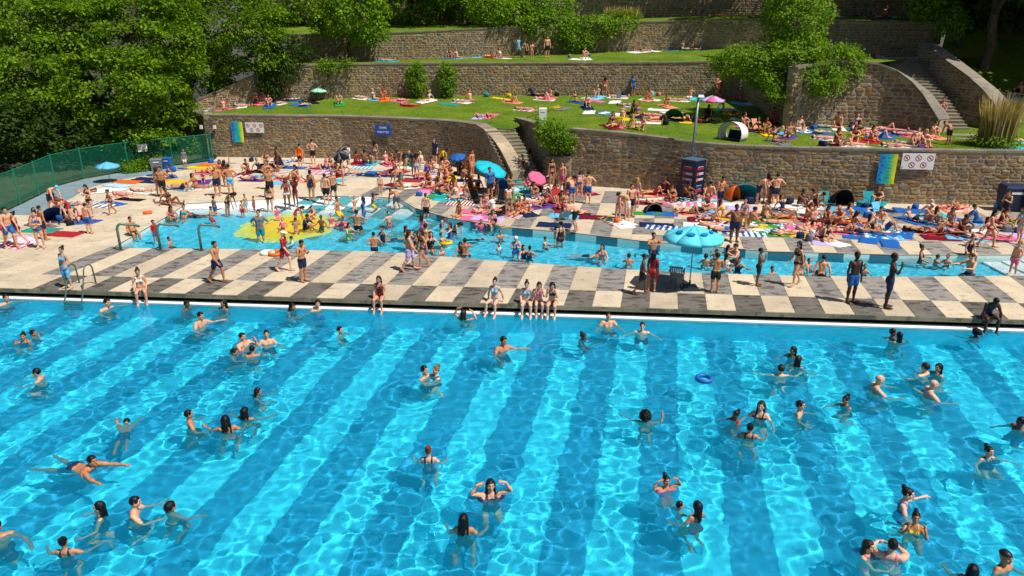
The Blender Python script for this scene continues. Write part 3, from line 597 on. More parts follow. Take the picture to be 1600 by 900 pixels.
for i in range(-16, 34):
    a, b_ = colu(i), colu(i + 1)
    pa, pb = G(a, 6.2), G(b_, 6.2)
    ha, hb = None, None
    for k_ in range(0, 140):
        v = 5.0 + k_ * .1
        if inq(a, v): ha = v + .1
        if inq(b_, v): hb = v + .1
    if ha is None: ha = 5.6
    if hb is None: hb = 5.6
    edges = [r_ for r_ in (9.6, 12.8, 16.0, 19.2) if r_ > max(ha, hb) + .5]
    va = [ha + .04] + edges; vb = [hb + .04] + edges
    for r_ in range(len(va) - 1):
        top = G((a + b_) / 2, va[r_ + 1])
        if top.y > deckback(top.x) - .3 or ns >= 240: continue
        rowid = int(round((va[r_ + 1] - 9.6) / 3.2)); par = (i + rowid) % 2 == 0
        dk = par and not (r_ > 0 and G(a, va[r_]).x < -7 and va[r_] > 15) and i < 22
        slab([G(a, va[r_]), G(b_, vb[r_]), G(b_, vb[r_ + 1]), G(a, va[r_ + 1])], m_dark if dk else m_light, deck, .05, rnd.uniform(-.002, .003)); ns += 1

for i in range(-29, -16, 2):                       # large plain slabs on the left
    for j in range(9):
        v0 = 6.2 + j * 3.1; q4 = [G(colu(i), v0), G(colu(i + 2), v0), G(colu(i + 2), v0 + 3.1), G(colu(i), v0 + 3.1)]
        if all(inside((q.x, q.y), OUT) and not inside((q.x, q.y), HOLE) and q.y < 50 for q in q4): slab(q4, m_light, deck, .05, rnd.uniform(-.002, .003))
# ---- wading pool: sloping beach on the left, painted sun, side walls, steps at the right end
def wfloor(x, y): return max(-1.0, min(-.02, -.02 - max(0, 40.9 - y) * .105)) if x < 3 else -1.0
def wfz(x, y):
    k = min(1, max(0, (x + 9) / 9)); return wfloor(-10, y) * (1 - k) - 1.0 * k
m_wf, t, b = mat('wading_pool_paint'); b.inputs['Roughness'].default_value = .55
gp = node(t, 'ShaderNodeNewGeometry').outputs['Position']; sp = node(t, 'ShaderNodeSeparateXYZ'); t.links.new(gp, sp.inputs[0])
def dist_to(cx, cy):
    d = node(t, 'ShaderNodeVectorMath', operation='DISTANCE'); cb = node(t, 'ShaderNodeCombineXYZ'); t.links.new(sp.outputs[0], cb.inputs[0]); t.links.new(sp.outputs[1], cb.inputs[1])
    t.links.new(cb.outputs[0], d.inputs[0]); d.inputs[1].default_value = (cx, cy, 0); return d.outputs['Value']
# columns and rows of the same checker, painted
def lin(cx, cy, c0):
    a = node(t, 'ShaderNodeMath', operation='MULTIPLY'); t.links.new(sp.outputs[0], a.inputs[0]); a.inputs[1].default_value = cx
    b2 = node(t, 'ShaderNodeMath', operation='MULTIPLY_ADD'); t.links.new(sp.outputs[1], b2.inputs[0]); b2.inputs[1].default_value = cy; t.links.new(a.outputs[0], b2.inputs[2])
    c2 = node(t, 'ShaderNodeMath', operation='ADD'); t.links.new(b2.outputs[0], c2.inputs[0]); c2.inputs[1].default_value = c0; return c2.outputs[0]
det = EU.x * AV.y - EU.y * AV.x
uu = lin(AV.y / det / CW, -AV.x / det / CW, (-(O0.x * AV.y - O0.y * AV.x) / det - U0) / CW); vv = lin(-EU.y / det / 2.1, EU.x / det / 2.1, -(-O0.x * EU.y + O0.y * EU.x) / det / 2.1)
fu = node(t, 'ShaderNodeMath', operation='FLOOR'); t.links.new(uu, fu.inputs[0]); fv_ = node(t, 'ShaderNodeMath', operation='FLOOR'); t.links.new(vv, fv_.inputs[0])
ad = node(t, 'ShaderNodeMath', operation='ADD'); t.links.new(fu.outputs[0], ad.inputs[0]); t.links.new(fv_.outputs[0], ad.inputs[1])
md = node(t, 'ShaderNodeMath', operation='PINGPONG'); t.links.new(ad.outputs[0], md.inputs[0]); md.inputs[1].default_value = 1.0
dd = dist_to(-8.0, 38.0)
inr = node(t, 'ShaderNodeMath', operation='LESS_THAN'); t.links.new(dd, inr.inputs[0]); inr.inputs[1].default_value = 4.6
both_ = node(t, 'ShaderNodeMath', operation='MULTIPLY'); t.links.new(md.outputs[0], both_.inputs[0]); t.links.new(inr.outputs[0], both_.inputs[1])
cw_ = ramp(t, noise(t, 1.5, 4, 'World'), [(.3, (.045, .58, .80, 1)), (.7, (.10, .68, .87, 1))])
mr = node(t, 'ShaderNodeMapRange'); t.links.new(sp.outputs[1], mr.inputs[0]); mr.inputs[1].default_value = 37.4; mr.inputs[2].default_value = 38.6
cw_ = mixc(t, mr.outputs[0], cw_, (.80, .84, .83, 1))
c_ = mixc(t, both_.outputs[0], cw_, (.06, .33, .38, 1))
ds0 = dist_to(-11.2, 35.75); nd = node(t, 'ShaderNodeMath', operation='MULTIPLY_ADD'); t.links.new(noise(t, 1.1, 3, 'World'), nd.inputs[0]); nd.inputs[1].default_value = 1.1; t.links.new(ds0, nd.inputs[2]); ds = nd.outputs[0]
for rr_, cc in ((3.0, (.80, .80, .16, 1)), (2.4, (1.0, .70, .01, 1))):
    l = node(t, 'ShaderNodeMath', operation='LESS_THAN'); t.links.new(ds, l.inputs[0]); l.inputs[1].default_value = rr_; c_ = mixc(t, l.outputs[0], c_, cc)
t.links.new(c_, b.inputs['Base Color'])
gx = np.linspace(-18.5, 25, 120); gy = np.linspace(26.8, 42, 70); XX, YY = np.meshgrid(gx, gy)
ZZ = np.vectorize(wfz)(XX, YY); V = np.stack([XX, YY, ZZ], -1).reshape(-1, 3)
ii = np.arange(120 * 70).reshape(70, 120); f = np.stack([ii[:-1, :-1], ii[:-1, 1:], ii[1:, 1:], ii[1:, :-1]], -1).reshape(-1, 4)
cen = V[f].mean(1); keep = np.array([any(inside((c[0] + dx, c[1] + dy), HOLE) for dx, dy in ((0, 0), (.35, 0), (-.35, 0), (0, .25), (0, -.25), (.35, .25), (-.35, -.25), (.35, -.25), (-.35, .25))) for c in cen])
o = structure(obj('wading_pool_floor', npmesh('wading_pool_floor', V, f[keep], m_wf, False))); o.cycles.is_caustics_receiver = True
WZ2 = -.20
ow = water_mesh('wading_water', ((-18.4, 26.9), (25, 26.9)), ((-18.4, 41.5), (25, 41.5)), 520, 260, WZ2, .9, 11, water_mat('shallow_water', (.90, .985, 1, 1), .03))
me = ow.data; bm = bmesh.new(); bm.from_mesh(me)
kill = [v for v in bm.verts if not inside((v.co.x, v.co.y), HOLE) and not any(inside((v.co.x + dx, v.co.y + dy), HOLE) for dx, dy in ((.06, .06), (-.06, .06), (.06, -.06), (-.06, -.06)))]
bmesh.ops.delete(bm, geom=kill, context='VERTS'); bm.to_mesh(me); bm.free(); structure(ow)
# side walls of the wading pool: alternating dark and pale panels along the far side
wside = MB(); m_wl = simple('pale_pool_side', '#cfe3dc', .5, var=.08, vscale=3); m_wd = simple('dark_pool_side', '#3d6f7e', .5, var=.1, vscale=3)
for i in range(len(HOLE)):
    a, b_ = Vector((*HOLE[i], 0)), Vector((*HOLE[(i + 1) % len(HOLE)], 0)); L = (b_ - a).length; n = max(1, round(L / 1.0))
    for k in range(n):
        p, q = a + (b_ - a) * (k / n), a + (b_ - a) * ((k + 1) / n); m_ = (p + q) / 2
        u_ = ((m_ - O0).x * AV.y - (m_ - O0).y * AV.x) / det; ci = math.floor((u_ - U0) / CW)
        dark = (ci + 0) % 2 == 1 and -5.5 < m_.x < 16 and i >= len(LOW) - 1
        zt = -.052
        wside.add([(p.x, p.y, wfz(p.x, p.y) - .1), (q.x, q.y, wfz(q.x, q.y) - .1), (q.x, q.y, zt), (p.x, p.y, zt)], [(3, 2, 1, 0)], 1 if dark else 0)
o = structure(wside.build('wading_pool_side', [m_wl, m_wd])); o.cycles.is_caustics_receiver = True
for k in range(5):                                 # broad white steps at the right end
    x0 = 20.2 + k * .55; zt = -.75 + k * .16
    st = MB().box((x0 + 2.2, 28.75, zt - .3), (4.4 - k * .5 + .0, 2.7, .6)).build('pool_step', m_white); structure(st); st.cycles.is_caustics_receiver = True

# blue-grey path along the fence
inn = [(x + 2.1, y - (0 if y < 44 else .9)) for x, y in FENCE[1:]]; pth = FENCE[1:] + inn[::-1]; npt = len(inn); mb = MB()
for i in range(npt - 1): mb.add([(*FENCE[1:][i], -.012), (*inn[i], -.012), (*inn[i + 1], -.012), (*FENCE[1:][i + 1], -.012)], [(0, 1, 2, 3)])
structure(mb.build('path', concrete('path_surface', '#6d8492', '#86999f', .1)), 'blue-grey path along the green fence')
# ---- stone walls
m_stone, t, b = mat('rubble_stone'); b.inputs['Roughness'].default_value = .9; b.inputs['Specular IOR Level'].default_value = .2
oi = node(t, 'ShaderNodeObjectInfo'); ge = node(t, 'ShaderNodeNewGeometry')
ad = node(t, 'ShaderNodeMath', operation='ADD'); t.links.new(oi.outputs['Random'], ad.inputs[0]); t.links.new(ge.outputs['Random Per Island'], ad.inputs[1])
fr = node(t, 'ShaderNodeMath', operation='FRACT'); t.links.new(ad.outputs[0], fr.inputs[0])
c = ramp(t, fr.outputs[0], [(0, srgb('#95846c')), (.16, srgb('#7d766c')), (.3, srgb('#b0925f')), (.42, srgb('#8a8379')), (.55, srgb('#a47e4c')), (.68, srgb('#9d9488')), (.8, srgb('#7d6a52')), (.9, srgb('#b9a683')), (1, srgb('#8c7a60'))])
n1 = noise(t, 3.2, 6, 'World', .7); c = mixc(t, 1.0, c, ramp(t, n1, [(.25, (.5, .5, .5, 1)), (.7, (1.0, .97, .93, 1))]), 'MULTIPLY')
n0 = noise(t, .35, 3, 'World'); c = mixc(t, 1.0, c, ramp(t, n0, [(.35, (.78, .78, .8, 1)), (.6, (1.06, 1.05, 1.02, 1))]), 'MULTIPLY')
t.links.new(c, b.inputs['Base Color']); bump(t, b, n1, .5, .03)
m_mortar = simple('mortar', '#a19377', .95, var=.22, vscale=3)
m_coping = concrete('coping_stone', '#6e665a', '#8d8374', .1)
m_coping2 = concrete('pale_coping_stone', '#97876f', '#b5a489', .0)
STONES = []
for k in range(8):
    rs = np.random.RandomState(100 + k); n = 6 + k % 3
    ang = np.linspace(0, 2 * math.pi, n, endpoint=False) + rs.uniform(-.15, .15, n) + .4
    P = np.stack([np.cos(ang), np.sin(ang)], 1); P = P / np.max(np.abs(P), axis=1, keepdims=True) ** .82; P = P / np.abs(P).max(0) * .5
    v = [(x, .0, z) for x, z in P] + [(x * .96, -.75, z * .94) for x, z in P] + [(x * .78 + rs.uniform(-.02, .02), -1.0 + rs.uniform(-.15, .1), z * .74) for x, z in P]
    f = [(i, n + i, n + (i + 1) % n, (i + 1) % n)[::-1] for i in range(n)] + [(n + i, 2 * n + i, 2 * n + (i + 1) % n, n + (i + 1) % n)[::-1] for i in range(n)] + [tuple(2 * n + i for i in range(n))]
    STONES.append((np.array(v), f))
STONE_ME = []
for v, f in STONES:
    mb = MB().add(v.tolist(), f); STONE_ME.append(mb.mesh('stone', m_stone))
def along(path, s):
    for i in range(len(path) - 1):
        a, b_ = path[i], path[i + 1]; L = math.hypot(b_[0] - a[0], b_[1] - a[1])
        if s <= L or i == len(path) - 2:
            k = min(max(s / L, 0), 1); return [a[j] + (b_[j] - a[j]) * k for j in range(4)], math.atan2(b_[1] - a[1], b_[0] - a[0])
        s -= L
def smooth_path(path, it=2):
    for _ in range(it):
        n = [path[0]]
        for a, b_ in zip(path[:-1], path[1:]):
            n.append(tuple(a[j] * .75 + b_[j] * .25 for j in range(4))); n.append(tuple(a[j] * .25 + b_[j] * .75 for j in range(4)))
        path = n + [path[-1]]
    return path
def stone_wall(name, label, path, sw=(.28, .78), sh=(.12, .25), th=.45, cap=.11, capm=None, caw=.06, smooth=2, limit=300, seed=1, indiv=True, sign=1):
    """path of (x, y, base z, top z) walked so that the face is on its right-hand side (towards -y when going +x)"""
    path = smooth_path(path, smooth) if smooth else path; rs = random.Random(seed)
    L = sum(math.hypot(b_[0] - a[0], b_[1] - a[1]) for a, b_ in zip(path[:-1], path[1:]))
    nrm = []
    for i in range(len(path)):
        a, b_ = path[max(i - 1, 0)], path[min(i + 1, len(path) - 1)]; d = Vector((b_[0] - a[0], b_[1] - a[1], 0)).normalized(); nrm.append(Vector((d.y, -d.x, 0)))
    mb = MB(); v = []
    for p, n in zip(path, nrm):
        q = Vector((p[0], p[1], 0)); bq = q - n * th
        v += [(q.x, q.y, p[2] - .3), (q.x, q.y, p[3] - cap), (bq.x, bq.y, p[3] - cap), (bq.x, bq.y, p[2] - .3)]
    f = []
    for i in range(len(path) - 1):
        k = 4 * i; f += [(k, k + 4, k + 5, k + 1), (k + 1, k + 5, k + 6, k + 2), (k + 2, k + 6, k + 7, k + 3)]
    k = 4 * (len(path) - 1); f += [(0, 1, 2, 3), (k, k + 3, k + 2, k + 1)]
    w = tag(mb.add(v, f).build(name, m_mortar), label, 'wall', kind='thing')
    # coping: separate cap stones
    s = 0; ci = 0
    while s < L - .2:
        l = rs.uniform(.75, 1.15); e = min(s + l, L); (p, a), (q, b_) = along(path, s + .01), along(path, e - .01); pts = []
        for (pp, an_) in ((p, a), (q, b_)):
            n = Vector((math.sin(an_), -math.cos(an_), 0)); c0 = Vector((pp[0], pp[1], 0)); pts.append((c0 + n * caw, c0 - n * (th + caw), pp[3]))
        (a1, a2, za), (b1, b2, zb_) = pts; dz = rs.uniform(-.006, .01)
        vv_ = [(a1.x, a1.y, za - cap), (b1.x, b1.y, zb_ - cap), (b2.x, b2.y, zb_ - cap), (a2.x, a2.y, za - cap), (a1.x, a1.y, za + dz), (b1.x, b1.y, zb_ + dz), (b2.x, b2.y, zb_ + dz), (a2.x, a2.y, za + dz)]
        MB().add(vv_, [(3, 2, 1, 0), (4, 5, 6, 7), (0, 1, 5, 4), (1, 2, 6, 5), (2, 3, 7, 6), (3, 0, 4, 7)]).build('cap_stone', (capm if za < 3.0 else None) or m_coping, w); s = e; ci += 1
    z = min(p[2] for p in path) - .05; zmax = max(p[3] for p in path); todo = []
    while z < zmax:
        h = rs.uniform(*sh); s = rs.uniform(-.3, 0)
        while s < L:
            l = rs.uniform(*sw) * (1 if rs.random() > .12 else .6); hh = h * (1 if rs.random() > .1 else 1.85); mid = s + l / 2
            if 0.02 < mid < L - .02:
                p, a = along(path, mid)
                if z + h * .3 > p[2] - .05 and z + hh < p[3] - cap + .03:
                    n = Vector((math.sin(a), -math.cos(a), 0)); c0 = Vector((p[0], p[1], z + hh / 2))
                    todo.append((c0 - n * .015, a, l - rs.uniform(.03, .06), hh - rs.uniform(.028, .05), rs.randrange(8), rs.uniform(.03, .06)))
            s += l
        z += h
    def seen(q):
        x, y = px(q[0]); return (not (-20 < x < 1620 and -10 < y < 910), q[0].y)
    todo.sort(key=seen); rest = MB()
    for k, (c0, a, l, h, vi, d) in enumerate(todo):
        if k < limit and indiv:
            o = obj('stone', STONE_ME[vi], w, loc=c0, scale=(l, d, h)); o.rotation_euler[2] = a
        else:
            v, f = STONES[vi]; ca, sa = math.cos(a), math.sin(a); q = v * np.array((l, d, h))
            rest.add([(c0.x + x * ca - y * sa, c0.y + x * sa + y * ca, c0.z + zz) for x, y, zz in q], f)
    if rest.v: tag(rest.build('stonework', m_stone, w), kind='stuff')
    return w
P1L = [(-26.5, 59.8, 0, 3.05), (-22.6, 55.0, 0, 3.05), (-12.4, 54.3, 0, 3.05), (-5.5, 52.2, 0, 3.05), (-2.6, 50.0, 0, 3.05), (-2.0, 49.2, 0, 3.0), (-.8, 46.9, 0, 2.1), (0, 44.6, 0, .87)]
def part_smooth(p, i, j, it=2): return p[:i] + smooth_path(p[i:j], it) + p[j:]
stone_wall('stone_wall', 'long brown stone wall with the blue sign, curving down beside the central stairs', part_smooth(P1L, 2, 8), sw=(.24, .62), sh=(.10, .19), smooth=0, seed=1, capm=m_coping2, caw=.05, th=.8, cap=.08)
P1R = [(2.05, 44.75, 0, 1.75), (3.55, 44.45, 0, 1.75)]
stone_wall('planter_wall', 'short square stone pier under the leafy bush beside the stairs', P1R, smooth=0, seed=2, th=.9)
P1M = [(3.58, 44.75, 0, 3.4), (8, 43.3, 0, 3.2), (10.3, 41.95, 0, 2.95), (14.3, 41.0, 0, 2.87), (20.7, 39.7, 0, 2.95), (27.2, 39.1, 0, 2.95), (44, 38.4, 0, 2.95)]
WALLR = stone_wall('stone_wall', 'rough brown stone wall carrying the yellow banner behind the right-hand deck', P1M, seed=3, smooth=1)
stone_wall('stair_wall', 'shaded straight stone wall on the right side of the central stairs', [(0.2, 51.7, 0, 3.25), (2.35, 45.4, 0, 3.4)], smooth=0, seed=4, th=.5, sw=(.25, .6), sh=(.12, .2))
P2 = [(-25, 57.8, 2.9, 3.5), (-22.5, 59.3, 3.0, 4.6), (-19.5, 60.5, 3.4, 5.9), (-16.8, 61.3, 3.5, 6.3), (-9.7, 61.8, 3.7, 6.35), (0, 61.8, 3.8, 6.4), (12, 61.6, 3.8, 6.45), (18.2, 60.8, 3.7, 6.6)]
stone_wall('terrace_wall', 'middle terrace stone wall behind the big sunbathing lawn', P2, sw=(.24, .58), sh=(.11, .21), smooth=1, seed=5, th=.5)
P2J = [(17.4, 46.9, 3.0, 6.8), (19.5, 47.6, 3.05, 7.1), (21.5, 47.8, 3.1, 7.2), (23.0, 47.6, 3.1, 7.0), (24.3, 47.0, 3.1, 6.3), (25.2, 46.1, 3.0, 5.2), (25.7, 45.0, 3.0, 3.9)]
stone_wall('terrace_wall', 'tall curved stone wall with sloping grey coping left of the upper stairs', P2J, sw=(.3, .8), sh=(.16, .3), smooth=2, seed=6, th=.75, caw=.14)
stone_wall('terrace_wall', 'side stone wall in the shade behind the large hanging shrub', [(18.4, 60.8, 3.6, 6.6), (17.4, 47.0, 3.0, 6.9)], smooth=0, seed=7, th=.5, indiv=True, limit=60)
P3 = [(-19.5, 67.3, 6.0, 8.5), (-11, 68.5, 6.1, 8.6), (0, 70, 6.5, 9.15), (12, 70, 7.0, 9.6), (22.5, 68, 7.3, 9.85), (27, 62.5, 6.9, 9.6), (33, 60, 6.7, 9.5)]
stone_wall('terrace_wall', 'upper terrace stone wall below the top strip of grass', P3, sw=(.24, .58), sh=(.11, .21), smooth=1, seed=8, th=.5)
P4 = [(-26, 76, 9, 12.2), (6, 77, 9.6, 12.4), (24, 76, 10.0, 12.6), (40, 68, 9.6, 12.4)]
stone_wall('terrace_wall', 'topmost stone wall in deep shade under the trees', P4, smooth=1, seed=9, th=.5, limit=120)
# stair cheeks
stone_wall('stair_wall', 'curved stone wall with wide grey coping right of the upper stairs', [(29.7, 45.0, 2.9, 3.7), (29.9, 46.3, 2.9, 4.5), (29.7, 48.0, 3.0, 5.6), (29.0, 50, 3.6, 6.7), (28.5, 52.2, 4.6, 7.6), (28.7, 54.6, 5.4, 8.1)][::-1], smooth=2, seed=10, th=.8, caw=.12, sw=(.3, .7))
stone_wall('stair_wall', 'low stone wall on the left edge of the upper stairs', [(26.0, 46.4, 2.9, 3.3), (26.0, 50, 3.0, 5.25), (26.1, 54.2, 4, 7.2)], smooth=1, seed=11, th=.5, sw=(.3, .7), limit=100)

# ---- stairs, each step a part
m_step = concrete('step_stone', '#77705f', '#958c78', .1)
def stairs(name, label, p0, p1, z0, z1, n, width):
    p0, p1 = Vector((*p0, 0)), Vector((*p1, 0)); d = (p1 - p0); L = d.length / n; d.normalize(); ang = math.atan2(d.y, d.x) - math.pi / 2; h = (z1 - z0) / n
    root = tag(empty(name, (p0.x, p0.y, z0), ang), label, 'stairs', kind='thing')
    me = MB().box((0, L / 2 + .1, -.45), (width, L + .2, .82)).box((0, L / 2 + .03, -.025), (width + .02, L + .1, .05)).mesh('step', m_step)
    for k in range(n):
        obj('step', me, root, loc=(rnd.uniform(-.015, .015), k * L, (k + 1) * h))
    return root
stairs('stairs', 'central stone stairs climbing from the deck to the lawn', (1.05, 44.5), (-.85, 49.0), 0, 2.75, 15, 2.1)
stairs('stairs', 'upper flight of stone steps between the curved walls', (27.2, 46.3), (27.4, 54.4), 3.05, 7.1, 23, 2.35)
stairs('stairs', 'short run of low wide steps at the foot of the upper stairs', (26.6, 41.4), (27.1, 44.6), 2.75, 3.1, 4, 1.9)
MB().box((27.1, 45.4, 2.95), (2.6, 1.9, .24)).build('landing', m_step)
structure(bpy.data.objects['landing'])

# ---- lawns, hillside
m_grass, t, b = mat('lawn_grass'); b.inputs['Roughness'].default_value = .85; b.inputs['Specular IOR Level'].default_value = .15
n1 = noise(t, .5, 5, 'World', .6); n2 = noise(t, 6, 6, 'World', .75, (1, .6, 1)); n3 = noise(t, 45, 3, 'World', .6, (1, .4, 1))
c = ramp(t, n1, [(.3, (.070, .145, .008, 1)), (.5, (.115, .19, .011, 1)), (.66, (.16, .215, .02, 1)), (.8, (.27, .25, .06, 1))])
c = mixc(t, 1.0, c, ramp(t, n2, [(.3, (.62, .68, .6, 1)), (.7, (1.2, 1.15, 1.1, 1))]), 'MULTIPLY'); c = mixc(t, 1.0, c, ramp(t, n3, [(.3, (.8, .83, .8, 1)), (.7, (1.14, 1.1, 1.05, 1))]), 'MULTIPLY')
t.links.new(c, b.inputs['Base Color']); bump(t, b, n2, .5, .05)
m_soil, t, b = mat('forest_floor'); b.inputs['Roughness'].default_value = .95
c = ramp(t, noise(t, 1.2, 6, 'World', .7), [(.3, (.025, .022, .012, 1)), (.55, (.05, .06, .02, 1)), (.75, (.12, .10, .05, 1))]); t.links.new(c, b.inputs['Base Color'])
LAWNS = []
def lawn(name, front, back, m=None, nx=160, ny=30, rough=.05, bow=0.0, label=None):
    """sheet between two polylines of (x, y, z)"""
    def resample(p, n):
        p = [np.array(q, float) for q in p]; d = np.cumsum([0] + [np.linalg.norm((b_ - a)[:2]) for a, b_ in zip(p[:-1], p[1:])]); t_ = np.linspace(0, d[-1], n)
        return np.stack([np.interp(t_, d, [q[i] for q in p]) for i in range(3)], 1)
    A, B_ = resample(front, nx), resample(back, nx); k = np.linspace(0, 1, ny)[:, None, None]; P = A[None] * (1 - k) + B_[None] * k
    P[..., 2] += bow * np.sin(k[..., 0] * math.pi)
    P[..., 2] += rough * (np.sin(P[..., 0] * .9 + 2 * np.sin(P[..., 1] * .5)) * np.sin(P[..., 1] * 1.1 + np.sin(P[..., 0] * .4))) * np.sin(k[..., 0] * math.pi)
    i = np.arange(nx * ny).reshape(ny, nx); f = np.stack([i[:-1, :-1], i[:-1, 1:], i[1:, 1:], i[1:, :-1]], -1).reshape(-1, 4)
    o = obj(name, npmesh(name, P.reshape(-1, 3), f, m or m_grass)); structure(o, label); LAWNS.append(o); return o
lawn('lawn', [(-26.0, 60.2, 2.95), (-22.2, 55.4, 2.95), (-12.3, 54.7, 2.95), (-5.2, 52.6, 2.95), (-2.4, 50.4, 2.93), (-1.6, 49.4, 2.85), (.15, 48.9, 2.78), (.35, 51.4, 3.1), (2.9, 45.6, 3.25), (3.8, 45.0, 3.3), (8.2, 43.6, 3.1), (10.5, 42.3, 2.87), (14.4, 41.3, 2.78), (20.8, 40.0, 2.86), (27.2, 39.4, 2.86), (44, 38.7, 2.86)],
     [(-26.0, 59.5, 2.98), (-22.5, 59.4, 3.05), (-19.5, 60.6, 3.45), (-16.8, 61.4, 3.55), (-9.7, 61.9, 3.75), (0, 61.9, 3.85), (12, 61.7, 3.85), (18.5, 60.8, 3.75), (22, 60, 3.7), (32, 58, 3.6), (48, 52, 3.5), (52, 45, 3.4)], nx=220, ny=40, rough=.04, label='wide sunbathing lawn above the stone wall')
lawn('terrace', [(-19.6, 61, 6.0), (-16.8, 61.7, 6.22), (-9.7, 62.2, 6.27), (0, 62.2, 6.32), (12, 62, 6.37), (17.8, 61.2, 6.5), (18.0, 48, 6.75), (20, 48.1, 6.9), (22.2, 48.1, 6.95), (25.7, 52, 6.95), (29, 55, 7.0), (33, 55, 7)],
     [(-19.5, 67.4, 6.15), (-11, 68.6, 6.25), (0, 70.1, 6.65), (12, 70.1, 7.1), (20, 69.2, 7.3), (22.5, 68.1, 7.4), (25, 65, 7.2), (27, 62.6, 7.0), (33, 60.1, 6.85), (36, 60, 6.9)], nx=180, ny=16, rough=.03, bow=.06, label='middle grass terrace')
lawn('top_terrace', [(-26, 66.4, 8.3), (-19.5, 67.8, 8.42), (-11, 69, 8.52), (0, 70.5, 9.07), (12, 70.5, 9.52), (22.6, 68.5, 9.77), (27.3, 63, 9.52), (33.5, 60.4, 9.42)],
     [(-26, 76.1, 9.1), (0, 77, 9.5), (12, 77, 9.8), (24, 76.2, 10.2), (32, 73, 10), (40, 68.2, 9.8)], nx=140, ny=16, rough=.05, bow=.12, label='top grass terrace')
lawn('shaded_hillside', [(29.6, 45.4, 3.0), (29.6, 50, 4.2), (31, 56, 6.6), (33.5, 60, 9.4), (36, 64, 9.8)], [(60, 40, 3.2), (60, 52, 5), (60, 60, 9), (56, 68, 11), (52, 74, 12)], nx=60, ny=30, rough=.12, label='shaded grassy slope right of the upper stairs')
lawn('hill', [(-80, 73, 11), (-26, 76.2, 12), (6, 77.3, 12.2), (24, 76.4, 12.4), (40, 68.5, 12.2), (62, 60, 10)], [(-80, 150, 45), (-30, 150, 48), (6, 150, 48), (24, 150, 48), (60, 150, 48), (120, 130, 45)], m_soil, 80, 40, .5, label='wooded hillside behind the terraces')
lawn('wooded_bank', [(-72, 64, 7.6), (-50, 65.5, 7.4), (-27, 67.5, 7.2), (-26.2, 66.2, 8.2)], [(-80, 74, 12), (-55, 76, 12.5), (-28, 77.5, 12.6), (-25.9, 76.4, 12.1)], m_soil, 40, 12, .1, label='wooded bank behind the left trees')
lawn('ground', [(-26.2, 22, -.05), (-26.6, 37.1, -.05), (-27.3, 41.7, -.05), (-27.8, 44.2, -.03), (-27.4, 46.7, -.02), (-25.8, 49.4, 0), (-23.7, 51.4, 0), (-22.7, 55.2, 0.05), (-26.7, 60, .4), (-27, 68, 7.5)], [(-120, 0, 2), (-110, 20, 4), (-90, 40, 5), (-80, 52, 6.5), (-75, 60, 7.5), (-72, 64, 8), (-70, 66, 8)], m_soil, 90, 30, .12, label='dirt and scrub bank outside the green fence')
# ground to stand on, for placing things by where they touch it
def bvh_of(objs):
    v, f = [], []
    for o in objs:
        k = len(v); v += [tuple(x.co) for x in o.data.vertices]; f += [tuple(i + k for i in p.vertices) for p in o.data.polygons]
    return BVHTree.FromPolygons(v, f)
LAWN_BVH = bvh_of([o for o in LAWNS if o.name not in ('hill',)])
def hit(x, y):
    """where the photo's pixel lands on the lawns; falls back to deck level"""
    for k in range(24):                            # a pixel on the wall behind: slide down to the grass at its foot
        r = LAWN_BVH.ray_cast(Vector((0, 0, HC)), ray(x, y + k * 1.2).normalized(), 90)
        if r[0] and r[0].x > -26: return r[0] + Vector((0, -.25 if k else 0, 0))
    return at(x, y, 0)
print('setting', time.time() - T0)
# ================================================================ plants
def leaf_mat(name, stops, trans=.38, rough=.6):
    m, t, b = mat(name); b.inputs['Roughness'].default_value = rough; b.inputs['Specular IOR Level'].default_value = .18
    ge = node(t, 'ShaderNodeNewGeometry'); c = ramp(t, ge.outputs['Random Per Island'], stops)
    n = noise(t, .55, 3, 'World'); c = mixc(t, 1.0, c, ramp(t, n, [(.3, (.7, .78, .7, 1)), (.7, (1.2, 1.15, 1.0, 1))]), 'MULTIPLY')
    t.links.new(c, b.inputs['Base Color']); tr = node(t, 'ShaderNodeBsdfTranslucent'); c2 = mixc(t, 1.0, c, (1.3, 1.35, .5, 1), 'MULTIPLY'); t.links.new(c2, tr.inputs[0])
    mx = node(t, 'ShaderNodeMixShader'); mx.inputs[0].default_value = trans; t.links.new(b.outputs[0], mx.inputs[1]); t.links.new(tr.outputs[0], mx.inputs[2])
    t.links.new(mx.outputs[0], t.nodes['Material Output'].inputs[0]); return m
m_leaf = leaf_mat('broad_leaves', [(0, (.05, .125, .003, 1)), (.4, (.10, .21, .005, 1)), (.75, (.165, .29, .008, 1)), (1, (.25, .36, .014, 1))])
m_leaf_b = leaf_mat('bright_leaves', [(0, (.08, .18, .006, 1)), (.5, (.14, .27, .010, 1)), (1, (.23, .36, .02, 1))])
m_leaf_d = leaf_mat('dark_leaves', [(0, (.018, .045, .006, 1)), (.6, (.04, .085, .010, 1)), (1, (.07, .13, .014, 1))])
m_bark = simple('bark', (.085, .06, .04), .9, var=.4, vscale=5)
m_straw = leaf_mat('straw', [(0, (.30, .22, .09, 1)), (.5, (.48, .36, .16, 1)), (1, (.62, .50, .26, 1))], .25)
